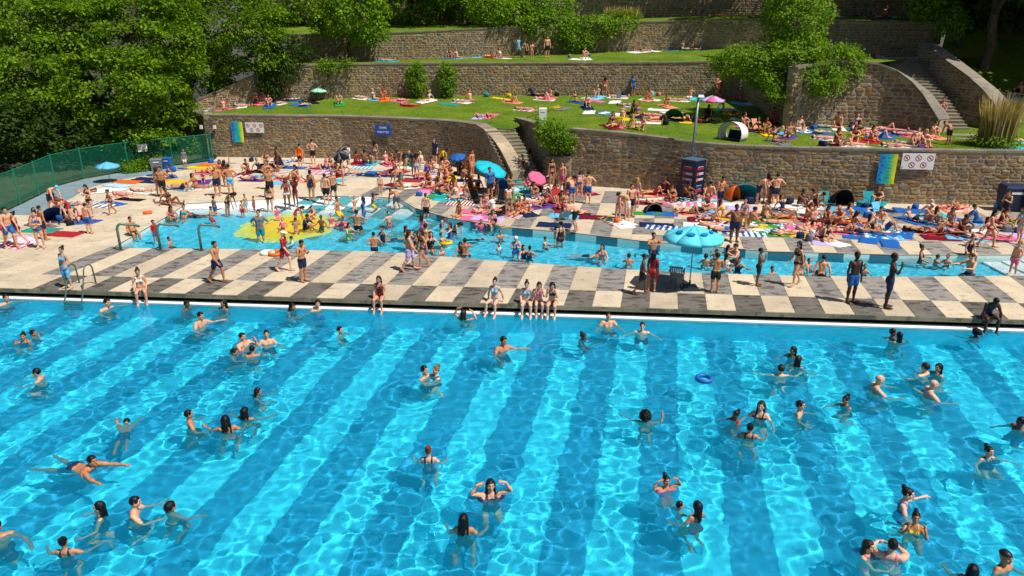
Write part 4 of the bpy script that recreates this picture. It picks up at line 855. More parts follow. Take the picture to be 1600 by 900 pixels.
def leafmass(lobes, dens=3.0, per=15, size=.26, seed=0, flat=.55, droop=.25, spread=.55, gaps=0.0):
    """sprays of leaves through the outer part of a set of ellipsoid lobes"""
    rs = np.random.RandomState(seed); C, N = [], []
    L = [(np.array(c, float), np.array(r_, float)) for c, r_ in lobes]
    for c, r_ in L:
        n = int(4 * math.pi * ((r_[0] * r_[1]) ** 1.6 + (r_[0] * r_[2]) ** 1.6 + (r_[1] * r_[2]) ** 1.6) ** (1 / 1.6) / 3 ** (1 / 1.6) * dens)
        d = rs.normal(size=(n, 3)); d /= np.linalg.norm(d, axis=1, keepdims=True)
        k = 1 - np.abs(rs.normal(0, .16, n)); k = np.clip(k + .17 * np.sin(d[:, 0] * 9 + seed) * np.sin(d[:, 2] * 8 + d[:, 1] * 7), .4, 1.12)
        p = c + d * r_ * k[:, None]; ok = np.ones(n, bool)
        if gaps:                                   # boughs in tiers with dark gaps between them
            val = np.sin(1.5 * p[:, 0] + 1.3 * np.sin(.9 * p[:, 1])) + np.sin(1.4 * p[:, 1] + 1.1 * np.sin(1.2 * p[:, 0])) * .8 + 1.2 * np.sin(3.6 * p[:, 2] + 1.4 * np.sin(.8 * p[:, 0]) + seed); ok &= val > gaps - 1.2; p = p + d * .22 * np.clip(val, -1, 2)[:, None]
        for c2, r2 in L:
            if c2 is c: continue
            ok &= (np.linalg.norm((p - c2) / r2, axis=1) > .72)
        C.append(p[ok]); q = d / r_; N.append((q / np.linalg.norm(q, axis=1, keepdims=True))[ok])
    C, N = np.concatenate(C), np.concatenate(N); n = len(C)
    up = np.array((0, 0, 1.0)); A = N * (1 - flat) + up * flat + rs.normal(0, .25, (n, 3)); A /= np.linalg.norm(A, axis=1, keepdims=True)
    T = np.cross(A, rs.normal(size=(n, 3))); T /= np.linalg.norm(T, axis=1, keepdims=True); Bt = np.cross(A, T)
    th = rs.rand(n, per) * 2 * math.pi; r_ = spread * np.sqrt(rs.rand(n, per))
    rad = T[:, None] * np.cos(th)[..., None] + Bt[:, None] * np.sin(th)[..., None]
    P = C[:, None] + rad * r_[..., None] + A[:, None] * rs.normal(0, .10, (n, per))[..., None]; P[..., 2] -= droop * r_ ** 2
    dr = rad + rs.normal(0, .55, rad.shape); dr[..., 2] -= .25; dr /= np.linalg.norm(dr, axis=-1, keepdims=True)
    nn = A[:, None] + rs.normal(0, .38, rad.shape); w = np.cross(dr, nn); w /= np.linalg.norm(w, axis=-1, keepdims=True)
    s = size * rs.uniform(.6, 1.25, (n, per))[..., None]
    V = np.stack([P - dr * s * .5, P + w * s * .28 + dr * s * .02, P + dr * s * .55, P - w * s * .28 + dr * s * .02], 2).reshape(-1, 3)
    return V, np.arange(len(V)).reshape(-1, 4)
def limb(mb, a, b_, ra, rb, seed, n=6):
    rs = random.Random(seed); a, b_ = Vector(a), Vector(b_); L = (b_ - a).length; pts = []
    for k in range(6):
        t_ = k / 5; p = a.lerp(b_, t_); o = L * .05 * math.sin(t_ * math.pi); pts.append(p + Vector((rs.uniform(-o, o), rs.uniform(-o, o), o * .6)))
    mb.tube(pts, [ra + (rb - ra) * k / 5 for k in range(6)], n)
def tree(name, label, base, lobes, r0=.3, cat='tree', group=None, m=None, seed=0, **kw):
    base = Vector(base); root = tag(empty(name, base), label, cat, group); mb = MB()
    top = sum((Vector(c) for c, _ in lobes), Vector()) / len(lobes)
    fork = base.lerp(top, .55); limb(mb, base - Vector((0, 0, .3)), fork, r0, r0 * .65, seed, 8)
    for k, (c, r_) in enumerate(lobes):
        limb(mb, fork if k % 2 else base.lerp(top, .42), Vector(c), r0 * .5, r0 * .1, seed + k)
        rs = random.Random(seed * 31 + k)
        for j in range(5):
            d = Vector((rs.gauss(0, 1), rs.gauss(0, 1), rs.gauss(.2, .7))).normalized(); limb(mb, Vector(fork).lerp(Vector(c), .6), Vector(c) + Vector([d[i] * r_[i] * .8 for i in range(3)]), r0 * .16, r0 * .04, seed + k * 7 + j, 4)
    mb.v = [tuple(Vector(p) - base) for p in mb.v]; mb.build('trunk', m_bark, root, smooth=True)
    V, f = leafmass(lobes, seed=seed, **kw); obj('crown', npmesh('crown', V - np.array(base), f, m or m_leaf, False), root); return root
def lobe(x, y, Y, rx, rz, ry=None):
    """a lobe whose centre shows at photo pixel x, y when it stands Y metres out"""
    d = ray(x, y); k = Y / d.y; return ((d.x * k, Y, HC + d.z * k), (rx, ry or (rx + rz) / 2, rz))
TW = 'trees on the bank behind the fence'
tree('broadleaf_tree', 'big sunlit tree with layered branches rising behind the green fence', (-33, 56, .3), [lobe(215, 60, 55, 4.6, 3.2), lobe(170, 130, 52, 4.2, 2.6), lobe(240, 150, 54, 2.4, 2.4), lobe(205, 200, 52, 2.8, 1.5), lobe(130, 60, 56, 4, 3), lobe(225, -10, 57, 4, 3)], .45, group=TW, seed=1, size=.27, dens=4.2, per=28, spread=.72, flat=.75, gaps=.95)
tree('broadleaf_tree', 'dark tree at the left edge over the dirt bank', (-40, 52, .8), [lobe(40, 60, 54, 4.4, 3.2), lobe(10, 130, 50, 3.6, 2.6), lobe(80, 20, 57, 4.2, 3), lobe(60, 150, 53, 3.2, 2.0)], .4, group=TW, seed=2, size=.27, dens=4.0, per=28, spread=.72, flat=.75, gaps=.95)
tree('broadleaf_tree', 'tall tree overhanging the left end of the middle terrace wall', (-25, 63, 4), [lobe(370, 40, 62, 4.2, 3.6), lobe(330, 100, 61, 2.8, 2.0), lobe(415, 85, 61.5, 2.3, 1.9), lobe(300, 30, 64, 4, 3.2), lobe(400, -20, 64, 4, 3)], .4, group=TW, seed=3, size=.26, dens=4.0, per=28, spread=.72, flat=.75, gaps=.95)
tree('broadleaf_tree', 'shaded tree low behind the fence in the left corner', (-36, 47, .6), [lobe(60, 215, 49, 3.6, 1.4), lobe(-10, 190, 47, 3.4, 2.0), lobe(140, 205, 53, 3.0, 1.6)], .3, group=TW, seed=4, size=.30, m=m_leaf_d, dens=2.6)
for k, (x, y, lab) in enumerate(((-49, 50, 'leafy tree beyond the left edge of the fence bank'), (-54, 60, 'far leafy tree on the bank behind the left edge'))):
    tree('broadleaf_tree', lab, (x, y, 2), [((x, y, 8), (4.5, 4.5, 3.2)), ((x + 2.5, y - 1, 5), (3.6, 3.4, 2.4)), ((x - 1, y + 1, 11), (4, 4, 3)), ((x - 3, y - 2, 6), (3.4, 3.2, 2.4))], .4, group=TW, seed=80 + k, size=.34, dens=2.2, per=20, spread=.75, flat=.7, gaps=.9)
tree('broadleaf_tree', 'rounded bright green tree growing against the upper terrace wall', (-14.2, 66.6, 6.2), [lobe(550, 15, 66, 2.8, 2.2), lobe(575, 45, 65.6, 1.7, 1.2), lobe(520, 30, 66, 1.9, 1.4), lobe(560, -25, 67, 2.6, 2)], .24, seed=5, size=.28, m=m_leaf_b, dens=4)
tree('ivy_clump', 'dark creeper hanging over the left part of the middle wall', (-19.3, 60.6, 3.6), [lobe(432, 105, 60.2, 1.6, 1.0, .8), lobe(425, 130, 60.0, 1.1, .9, .6), lobe(455, 75, 61, 1.5, .9, .8)], .1, 'creeper', seed=6, size=.22, m=m_leaf_d, dens=6)
tree('ivy_clump', 'small tuft of ivy trailing over the middle wall by the mint parasol', (-15.2, 61.2, 4.5), [lobe(510, 103, 61.0, 1.0, .55, .35), lobe(540, 98, 61.1, .8, .3, .3)], .05, 'creeper', seed=7, size=.18, m=m_leaf, dens=8)
for k, (x, lab) in enumerate(((651, 'left of the two climbing bushes on the middle wall'), (699, 'right of the two climbing bushes on the middle wall'))):
    b0 = at(x, 148, 3.75); tree('climbing_bush', lab, (b0.x, 61.3, 3.7), [lobe(x, 124, 61.1, .82, 1.05, .55), lobe(x + 2, 140, 60.9, .62, .5, .45), lobe(x - 2, 108, 61.3, .65, .5, .45)], .08, 'bush', 'climbing bushes on the middle wall', seed=8 + k, size=.17, m=m_leaf_b, dens=11, spread=.28)
tree('spreading_shrub', 'wide spreading shrub hanging over the upper wall in the middle', (4, 70.6, 9.2), [lobe(860, 38, 70, 2.6, 1.3), lobe(800, 22, 71, 2.4, 1.2), lobe(930, 40, 70, 2.4, .9), lobe(900, 62, 69.4, 1.5, .9), lobe(975, 40, 70, 1.4, .5), lobe(760, 10, 72, 2.2, 1.4), lobe(850, 5, 72, 3, 1.2)], .2, 'shrub', seed=11, size=.26, m=m_leaf_b, dens=4.5)
tree('spreading_shrub', 'tall feathery shrub cascading over the corner of the curved wall', (18.4, 49.5, 6.8), [lobe(1245, 30, 50.5, 2.1, 2.0), lobe(1240, 85, 49.5, 2.4, 1.3), lobe(1170, 92, 49.5, 2.0, .9), lobe(1300, 98, 48.3, 1.9, 1.1), lobe(1285, 125, 46.9, 1.35, 1.0, .7), lobe(1235, 0, 51, 1.6, 1.6), lobe(1140, 100, 50.5, 1.3, .7), lobe(1195, 118, 49, 1.6, .8), lobe(1222, 140, 47.6, 1.0, .7, .6), lobe(1325, 92, 48.6, 1.0, .5)], .2, 'shrub', seed=12, size=.2, m=m_leaf_b, dens=7, per=16, spread=.42)
tree('bush', 'leafy bush growing out of the stone pier beside the central stairs', (2.9, 44.9, 1.7), [lobe(866, 212, 44.7, .95, .85, .8), lobe(848, 200, 44.8, .55, .5, .5), lobe(884, 222, 44.5, .6, .55, .5)], .06, 'bush', seed=13, size=.17, m=m_leaf_b, dens=16, spread=.3)
for k, (x, y, rx, rz, lab) in enumerate(((232, 250, 1.2, .6, 'low green bush inside the fence beside the grey bin'), (290, 232, 1.2, .9, 'green bush behind the fence by the wall corner'), (205, 256, .9, .45, 'low clump of weeds at the foot of the fence'))):
    p = at(x, y + 12, 0); tree('bush', lab, (p.x, p.y, 0), [((p.x, p.y, rz * .7), (rx, .7, rz)), ((p.x + .5, p.y + .2, rz * .6), (rx * .7, .5, rz * .8))], .05, 'bush', seed=20 + k, size=.16, m=m_leaf, dens=10, spread=.3)
BT = 'trees at the top of the hill'
for k, (x, y, Y, rx, rz, lab) in enumerate(((470, 12, 76, 4.0, 2.6, 'dark tree above the upper wall, leftmost on the hilltop'), (640, 5, 75, 3.4, 2.2, 'tree with lit lower branches behind the bright round tree'), (735, 0, 75, 3.2, 2.2, 'tree above the spreading shrub on the hilltop'), (900, -45, 84, 5.5, 4, 'tall tree over the top wall near the middle'), (1040, -50, 83, 5, 3.6, 'tree standing over the shaded top wall'), (1180, -40, 81, 5, 3.6, 'hilltop tree left of the feathery shrub'), (1330, -60, 78, 5.5, 4, 'large tree shading the top grass terrace'), (1010, -75, 78, 4.5, 3, 'unseen high crown added for shade over the middle of the top terrace'), (1120, -75, 77, 4.5, 3, 'unseen high crown added for shade left of the feathery shrub'), (1250, -100, 69, 4.5, 3, 'unseen high crown added for shade above the tall feathery shrub'))):  # the last three high crowns are added out of view to shade the top wall
    l0 = lobe(x, y, Y, rx, rz); c0 = l0[0]
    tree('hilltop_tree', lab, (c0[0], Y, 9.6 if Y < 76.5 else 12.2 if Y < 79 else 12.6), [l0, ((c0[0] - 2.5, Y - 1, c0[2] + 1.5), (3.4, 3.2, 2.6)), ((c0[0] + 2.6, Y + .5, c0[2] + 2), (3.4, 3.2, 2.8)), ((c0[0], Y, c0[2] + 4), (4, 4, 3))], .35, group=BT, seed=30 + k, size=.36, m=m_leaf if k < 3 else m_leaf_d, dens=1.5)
for k, (x, y, z, s, lab) in enumerate(((40, 53, 13.0, 6.8, 'tall dark tree over the slope right of the upper stairs'), (47, 47, 12.5, 6.8, 'dense dark tree at the right edge of the slope'), (36, 66, 14.5, 6, 'dark tree above the upper stairs'), (52, 62, 14, 7, 'dark tree deep in the shade at the top right'), (38, 60, 12.0, 6.5, 'dark leafy tree close behind the top of the upper stairs'), (34, 55, 15.5, 5.5, 'high dark tree leaning over the upper stairs'), (58, 55, 13, 7, 'far dark tree beyond the right edge of the slope'))):
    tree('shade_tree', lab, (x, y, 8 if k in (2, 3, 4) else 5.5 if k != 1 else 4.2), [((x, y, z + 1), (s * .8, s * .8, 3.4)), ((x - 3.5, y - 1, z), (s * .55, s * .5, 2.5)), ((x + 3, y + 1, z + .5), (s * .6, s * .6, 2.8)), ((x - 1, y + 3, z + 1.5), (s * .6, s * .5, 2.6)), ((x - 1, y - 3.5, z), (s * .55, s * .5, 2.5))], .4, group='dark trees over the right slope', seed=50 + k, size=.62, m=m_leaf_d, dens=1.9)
l0 = lobe(1468, 18, 56, 1.5, .9); tree('branch_tree', 'small tree with sunlit drooping leaves above the upper stairs', (33.2, 57.5, 8), [l0, lobe(1490, 40, 56, .9, .7), lobe(1450, 2, 56, 1.4, .8)], .12, seed=60, size=.26, m=m_leaf_b, dens=5)
lob = [lobe(1080 + 6 * k, 22 - (k % 3), 74 - .03 * k, 1.0, .35) for k in range(0, 17, 4)]
# pampas grass and dry stalks
def stalks(name, label, base, n, h, r_, seed, m, parent_cat='grass clump'):
    rs = random.Random(seed); mb = MB(); base = Vector(base)
    for k in range(n):
        a = rs.uniform(0, 6.28); q = r_ * math.sqrt(rs.random()); p = Vector((q * math.cos(a), q * math.sin(a), 0)); hh = h * rs.uniform(.55, 1.05); ln = Vector((math.cos(a), math.sin(a), 0)) * hh * rs.uniform(.02, .22)
        w = Vector((rs.uniform(-1, 1), rs.uniform(-1, 1), 0)).normalized() * .022; mid = p + ln * .35 + Vector((0, 0, hh * .6)); tip = p + ln + Vector((0, 0, hh))
        mb.add([p - w, p + w, mid + w * 1.6, mid - w * 1.6, tip], [(0, 1, 2, 3), (3, 2, 4)])
    root = tag(empty(name, base), label, parent_cat); mb.build('stems', m, root); V, f = leafmass([((0, 0, .35), (r_ * 1.15, r_ * 1.1, .45))], 14, 14, .16, seed); obj('leaves', npmesh('leaves', V, f, m_leaf_b, False), root); return root
p = hit(1553, 228); stalks('pampas_grass', 'tall dry straw-coloured grass clump beside the upper stairs', p, 380, 2.9, .85, 70, m_straw)
for k, x in enumerate((958, 985)):
    p = hit(x, 31); stalks('dry_grass', ('left' if k == 0 else 'right') + ' dry straw tuft on the top terrace in the middle', (p.x, 74, 9.75), 120, 1.3, .9, 71 + k, m_straw)
# blades of grass standing up from the lawns
def blades(n, seed):
    rs = np.random.RandomState(seed); V = []
    pts = []
    while len(pts) < n:
        x, y = rs.uniform(300, 1600), rs.uniform(60, 232); r = LAWN_BVH.ray_cast(Vector((0, 0, HC)), ray(x, y).normalized(), 90)
        if r[0] and r[0].y < 72 and r[0].x > -25: pts.append(r[0])
    P = np.array([tuple(q) for q in pts]); a = rs.rand(n) * 6.28; h = rs.uniform(.03, .07, n); w = np.stack([np.cos(a), np.sin(a), 0 * a], 1) * .016
    tip = P + np.stack([rs.normal(0, .04, n), rs.normal(0, .04, n), h], 1); V = np.stack([P - w, P + w, tip], 1).reshape(-1, 3); return V, np.arange(3 * n).reshape(-1, 3)
m_blade = leaf_mat('grass_blades', [(0, (.07, .15, .012, 1)), (.5, (.12, .21, .02, 1)), (1, (.22, .27, .05, 1))], .3)
V, f = blades(36000, 5); tag(obj('grass', npmesh('grass', V, f, m_blade, False)), 'short tufts of grass on the lawns', None, None, 'stuff')
print('plants', time.time() - T0)
# ================================================================ furniture, signs, fence
CN = {'n': ('navy', '#16264f'), 'k': ('black', '#15151a'), 'r': ('red', '#a3262a'), 'b': ('blue', '#235fa8'), 't': ('teal', '#0f8f9a'), 'p': ('pink', '#d9658c'), 'w': ('white', '#e4e2dd'), 'g': ('green', '#2e8b3f'),
      'y': ('yellow', '#e3b912'), 'o': ('orange', '#e0661a'), 'v': ('purple', '#5b3a86'), 'c': ('light blue', '#62b4dc'), 'm': ('maroon', '#6d1425'), 'e': ('grey', '#6f7378'), 'l': ('lilac', '#b9a9dc'), 'q': ('turquoise', '#19b6c9'), 's': ('salmon', '#e58a70'), 'i': ('pale turquoise', '#5ccfe0'), 'a': ('pale mint', '#a5dcc4'), 'd': ('dark green', '#1d4b35')}
def rgb(c): return srgb(CN[c][1])
m_steel = simple('brushed_steel', '#9aa8a2', .28, .9); m_rail = simple('grey_green_rail', '#5c776e', .4, .35, .1, 6); m_green = simple('green_fence_paint', '#177a60', .45, .1, .15, 3)
m_galv = simple('galvanised_post', '#7f8c92', .45, .6, .12, 4)
m_cloth = objcolor_mat('towel_cloth', .95, .18, 22, .1, True); m_canvas = objcolor_mat('canvas', .7, .06, 8, .25); m_plast = objcolor_mat('plastic', .42, .06, 6, .4)
m_white_pl = simple('white_plastic', '#d9dcdb', .4, var=.06); m_darkpl = simple('dark_plastic', '#1d2a33', .45, var=.1)
ZONE = {'deck': lambda x, y: at(x, y, 0), 'lawn': hit, 'walk': lambda x, y: at(x, y, 0)}
def ordinal(i, n):
    if n == 1: return ''
    w = ['first', 'second', 'third', 'fourth', 'fifth', 'sixth', 'seventh', 'eighth', 'ninth', 'tenth', 'eleventh', 'twelfth']
    if i == 0: return ', leftmost such'
    if i == n - 1: return ', rightmost such'
    if i < 12: return ', %s from left' % w[i]
    if n - 1 - i < 12: return ', %s from right' % w[n - 1 - i]
    return ', %dth from left' % (i + 1)
NAMED = []                                        # (object, base label, photo x) -> made unique at the end
def note(o, base, cat, group=None): tag(o, base, cat, group, kind='thing'); NAMED.append((o, base)); return o

# ---- green fence: posts, rails, wire
def fence(path, h=1.9):
    root = tag(empty('wire_fence', (*path[0], 0)), 'green wire mesh fence curving along the left edge of the deck', 'fence', kind='thing'); o0 = Vector((*path[0], 0))
    pts = []; 
    for a, b_ in zip(path[:-1], path[1:]):
        a, b_ = Vector((*a, 0)), Vector((*b_, 0)); n = max(1, round((b_ - a).length / 2.3))
        pts += [a.lerp(b_, k / n) for k in range(n)]
    pts.append(Vector((*path[-1], 0)))
    post = MB().tube([(0, 0, -.1), (0, 0, h + .06)], .038, 8).box((0, 0, h + .07), (.08, .08, .03)).mesh('post', m_green)
    for p in pts: obj('post', post, root, loc=p - o0)
    for a, b_ in zip(pts[:-1], pts[1:]):
        a, b_ = a - o0, b_ - o0; d = b_ - a; L = d.length; d.normalize()
        MB().tube([a + Vector((0, 0, h)), b_ + Vector((0, 0, h))], .024, 6).build('top_rail', m_green, root)
        MB().tube([a + Vector((0, 0, .12)), b_ + Vector((0, 0, .12))], .014, 5).build('bottom_rail', m_green, root)
        mb = MB(); s = -h
        while s < L:                               # crossing diagonal wires, cut at the panel's ends
            for dr in (1, -1):
                z0, z1 = .12, h; x0 = s if dr > 0 else s + (z1 - z0); x1 = s + (z1 - z0) if dr > 0 else s
                pa, pb = [x0, z0], [x1, z1]
                for q, r_ in ((pa, pb), (pb, pa)):
                    if q[0] < 0 and r_[0] > 0: k = -q[0] / (r_[0] - q[0]); q[1] += (r_[1] - q[1]) * k; q[0] = 0
                    if q[0] > L and r_[0] < L: k = (q[0] - L) / (q[0] - r_[0]); q[1] += (r_[1] - q[1]) * k; q[0] = L
                if min(pa[0], pb[0]) >= -1e-6 and max(pa[0], pb[0]) <= L + 1e-6 and abs(pa[0] - pb[0]) > .01: mb.tube([a + d * pa[0] + Vector((0, 0, pa[1])), a + d * pb[0] + Vector((0, 0, pb[1]))], .0062, 3, cap=False)
            s += .095
        mb.build('wire_mesh', m_green, root)
    return root
fence(FENCE + [(-22.3, 54.6)])
p = Vector((-25.0, 49.9, 0)); q = obj('notice_board', MB().box((0, 0, 0), (.62, .02, .5)).mesh('notice_board', m_white_pl), loc=Vector((-24.9, 49.85, 1.45)), rz=R(43)); tag(q, 'small blank white notice hung on the green fence', 'sign', kind='thing')

# ---- signs on the walls
def on_wall(path, x, y):
    d = ray(x, y); best = None
    for a, b_ in zip(path[:-1], path[1:]):
        e = Vector((b_[0] - a[0], b_[1] - a[1], 0)); den = d.x * e.y - d.y * e.x
        if abs(den) < 1e-9: continue
        k = (a[0] * e.y - a[1] * e.x) / den; s = ((a[0] * d.y - a[1] * d.x)) / den if False else None
        P = Vector((d.x * k, d.y * k, HC + d.z * k)); t_ = ((P.x - a[0]) * e.x + (P.y - a[1]) * e.y) / e.length_squared
        if -.02 <= t_ <= 1.02 and (best is None or k < best[0]): best = (k, P, math.atan2(e.y, e.x))
    return best[1], best[2]
m_print = objcolor_mat('printed_ink', .5, 0.02, 5)
def ink(name, parent, c, rects, y=-.03):
    mb = MB()
    for (cx, cz, w, h) in rects: mb.add([(cx - w / 2, y, cz - h / 2), (cx + w / 2, y, cz - h / 2), (cx + w / 2, y, cz + h / 2), (cx - w / 2, y, cz + h / 2)], [(0, 1, 2, 3)])
    return mb.build(name, m_print, parent, color=c)
m_ban, t, b = mat('banner_print'); b.inputs['Roughness'].default_value = .6; tc = node(t, 'ShaderNodeTexCoord'); sp = node(t, 'ShaderNodeSeparateXYZ'); t.links.new(tc.outputs['Object'], sp.inputs[0])
n = noise(t, 2.2, 3, 'Object'); ad = node(t, 'ShaderNodeMath', operation='MULTIPLY_ADD'); t.links.new(n, ad.inputs[0]); ad.inputs[1].default_value = .55; t.links.new(sp.outputs[0], ad.inputs[2])
t.links.new(ramp(t, ad.outputs[0], [(0, srgb('#1186c9')), (.22, srgb('#15a7c4')), (.4, srgb('#3fbf7f')), (.55, srgb('#a5d23c')), (.68, srgb('#f2e019'))]), b.inputs['Base Color'])
def banner(x0, x1, y0, y1, path, label):
    P, a = on_wall(path, (x0 + x1) / 2, (y0 + y1) / 2); Q, _ = on_wall(path, x1, (y0 + y1) / 2); T, _ = on_wall(path, (x0 + x1) / 2, y0); w = 2 * math.hypot(Q.x - P.x, Q.y - P.y); h = 2 * (T.z - P.z)
    n = Vector((math.sin(a), -math.cos(a), 0)); mb = MB(); nx, nz = 8, 12
    v = [((i / nx - .5) * w, -.004 * math.sin(i * 1.1 + j * .5), (j / nz - .5) * h) for j in range(nz + 1) for i in range(nx + 1)]
    f = [(j * (nx + 1) + i, j * (nx + 1) + i + 1, (j + 1) * (nx + 1) + i + 1, (j + 1) * (nx + 1) + i) for j in range(nz) for i in range(nx)]
    o = mb.add(v, f).build('banner', m_ban, loc=P + n * .13, rz=a); md = o.modifiers.new('thick', 'SOLIDIFY'); md.thickness = .008
    tag(o, label, 'banner', kind='thing')
    pm = ink('print_marks', o, '#0b4f8f', [(-w * .32, h * (.36 - .24 * k), w * .16, h * .035) for k in range(4)] + [(w * (.05 + .06 * (k % 2)), h * (.36 - .11 * k), w * .22, h * .012) for k in range(7)], -.035); pm['kind'] = 'stuff'; return o
banner(1371, 1399, 240, 287, P1M, 'yellow and blue printed banner hung on the right-hand stone wall')
banner(363, 381, 190, 222, P1L, 'small blue and yellow banner at the left end of the stone wall')
def ban_sign(x0, x1, y0, y1, path, label):
    P, a = on_wall(path, (x0 + x1) / 2, (y0 + y1) / 2); Q, _ = on_wall(path, x1, (y0 + y1) / 2); T, _ = on_wall(path, (x0 + x1) / 2, y0); w = 2 * math.hypot(Q.x - P.x, Q.y - P.y); h = 2 * (T.z - P.z)
    n = Vector((math.sin(a), -math.cos(a), 0)); o = MB().box((0, 0, 0), (w, .04, h)).build('prohibition_sign', m_white_pl, loc=P + n * .14, rz=a); tag(o, label, 'sign', kind='thing')
    r_ = h * .19
    for k, (cx, cz) in enumerate(((-.36, .2), (0, .2), (.36, .2), (-.18, -.23), (.18, -.23))):
        mb = MB(); N = 24
        for i in range(N): mb.v += [(math.cos(6.2832 * i / N) * r_, -.024, math.sin(6.2832 * i / N) * r_), (math.cos(6.2832 * i / N) * r_ * .76, -.024, math.sin(6.2832 * i / N) * r_ * .76)]
        mb.f = [(2 * i, (2 * i + 2) % (2 * N), (2 * i + 3) % (2 * N), 2 * i + 1) for i in range(N)]
        d = Vector((1, 0, -1)).normalized() * r_ * .8; s = Vector((1, 0, 1)).normalized() * r_ * .09
        mb.add([-d - s + Vector((0, -.025, 0)), d - s + Vector((0, -.025, 0)), d + s + Vector((0, -.025, 0)), -d + s + Vector((0, -.025, 0))], [(0, 1, 2, 3)])
        e = mb.build('prohibition_ring', m_print, o, color='#b01824', loc=(cx * w, 0, cz * h))
        mb = MB(); q = r_ * .42
        mb.add([(math.cos(6.2832 * i / 10) * q * (.5 if k % 2 else .75), -.0225, math.sin(6.2832 * i / 10) * q * .55 - q * .15) for i in range(10)], [tuple(range(10))]); mb.add([(math.cos(6.2832 * i / 8) * q * .28 + q * .2, -.0226, math.sin(6.2832 * i / 8) * q * .28 + q * .55) for i in range(8)], [tuple(range(8))])
        mb.build('pictogram', m_print, e, color='#241a1e')
    ink('corner_mark', o, '#2b6fc0', [(-w * .46, -h * .4, w * .03, h * .13)], -.024)
ban_sign(1407, 1458, 239, 264, P1M, 'white sign with five red prohibition circles on the right-hand wall')
ban_sign(385, 413, 191, 207, P1L, 'small white sign with five red circles on the left-hand wall')
P, a = on_wall(P1L, 599, 203); o = MB().box((0, 0, 0), (1.22, .04, .74)).build('blue_sign', simple('sign_blue', '#0f55b4', .4), loc=P + Vector((0, -.14, 0)), rz=a); tag(o, 'blue sign with two lines of white lettering on the stone wall', 'sign', kind='thing')
for txt, z, s in (('DAMS', .1, .22), ('WEATTED', -.2, .20)):
    cu = bpy.data.curves.new('lettering', 'FONT'); cu.body = txt; cu.size = s; cu.align_x = 'CENTER'; cu.extrude = .002; cu.offset = .006; to = bpy.data.objects.new('lettering', cu); col.objects.link(to); dg = bpy.context.evaluated_depsgraph_get(); me = bpy.data.meshes.new_from_object(to.evaluated_get(dg)); bpy.data.objects.remove(to); me.materials.clear(); me.materials.append(m_white_pl)
    e = obj('lettering', me, o, loc=(0, -.028, z)); e.rotation_euler = (R(90), 0, 0)
for k, (x, y) in enumerate(((316, 198), (337, 198))):
    P, a = on_wall(P1L, x, y); n = Vector((math.sin(a), -math.cos(a), 0))
    o = MB().box((0, -.12, 0), (.2, .14, .26), taper=.8).box((0, -.03, .05), (.05, .1, .05)).build('wall_lamp', m_white_pl, loc=P + n * .06, rz=a); tag(o, ('left' if k == 0 else 'right') + ' one of two small white floodlights near the wall corner', 'lamp', 'floodlights on the stone wall', 'thing')

# ---- advertising column with lamp post
p = at(1076, 304, 0); p.y = min(p.y, 41.35); root = tag(empty('advertising_column', (p.x, p.y, 0), R(-48)), 'dark blue four-sided advertising column in front of the stone wall', 'advertising column', kind='thing')
MB().box((0, 0, 1.06), (.98, .98, 2.12)).build('column_body', simple('navy_panel', '#0d1836', .35, var=.08), root); MB().box((0, 0, 2.145), (1.02, 1.02, .05)).build('column_cap', simple('steel_blue_cap', '#46627c', .4), root); MB().box((0, 0, .03), (1.04, 1.04, .06)).build('plinth', m_darkpl, root)
for s_, rz in ((0, 0), (1, 90)):
    f_ = empty('poster_face', (0, 0, 0)); bpy.data.objects.remove(f_)
    def face_ink(c, rects):
        mb = MB()
        for (cx, cz, w, h) in rects: mb.add([(cx - w / 2, -.494, cz - h / 2), (cx + w / 2, -.494, cz - h / 2), (cx + w / 2, -.494, cz + h / 2), (cx - w / 2, -.494, cz + h / 2)], [(0, 1, 2, 3)])
        mb.build('poster_print', m_print, root, color=c, rz=R(rz))['kind'] = 'stuff'
    face_ink('#b3213a', [(0, 1.66, .62, .10), (.02, .42, .5, .10)]); face_ink('#d8392a', [(-.24, 1.38, .17, .17)]); face_ink('#e8731d', [(-.24, 1.06, .17, .17)])
    face_ink('#cdd6df', [(.1, 1.38, .44, .13), (.1, 1.06, .44, .12), (0, 1.77, .5, .03), (-.03, .72, .5, .022), (0, .52, .4, .02)]); face_ink('#16284f', [(-.06 + .09 * k, 1.38, .04, .075) for k in range(5)] + [(-.06 + .09 * k, 1.06, .045, .07) for k in range(5)]); face_ink('#2f5ea8', [(0, .64, .56, .03)])
root = tag(empty('lamp_post', (p.x + .1, p.y + .75, 0)), 'slim steel lamp post rising behind the advertising column', 'lamp post', kind='thing')
MB().tube([(0, 0, 0), (0, 0, 3), (.06, 0, 5.5)], [.10, .085, .065], 10).build('pole', m_galv, root, smooth=True); MB().box((.06, -.25, 5.56), (.34, .75, .12), taper=.8).build('lamp_head', m_galv, root); MB().box((.06, -.25, 5.49), (.26, .6, .02)).build('lamp_glass', m_white_pl, root)

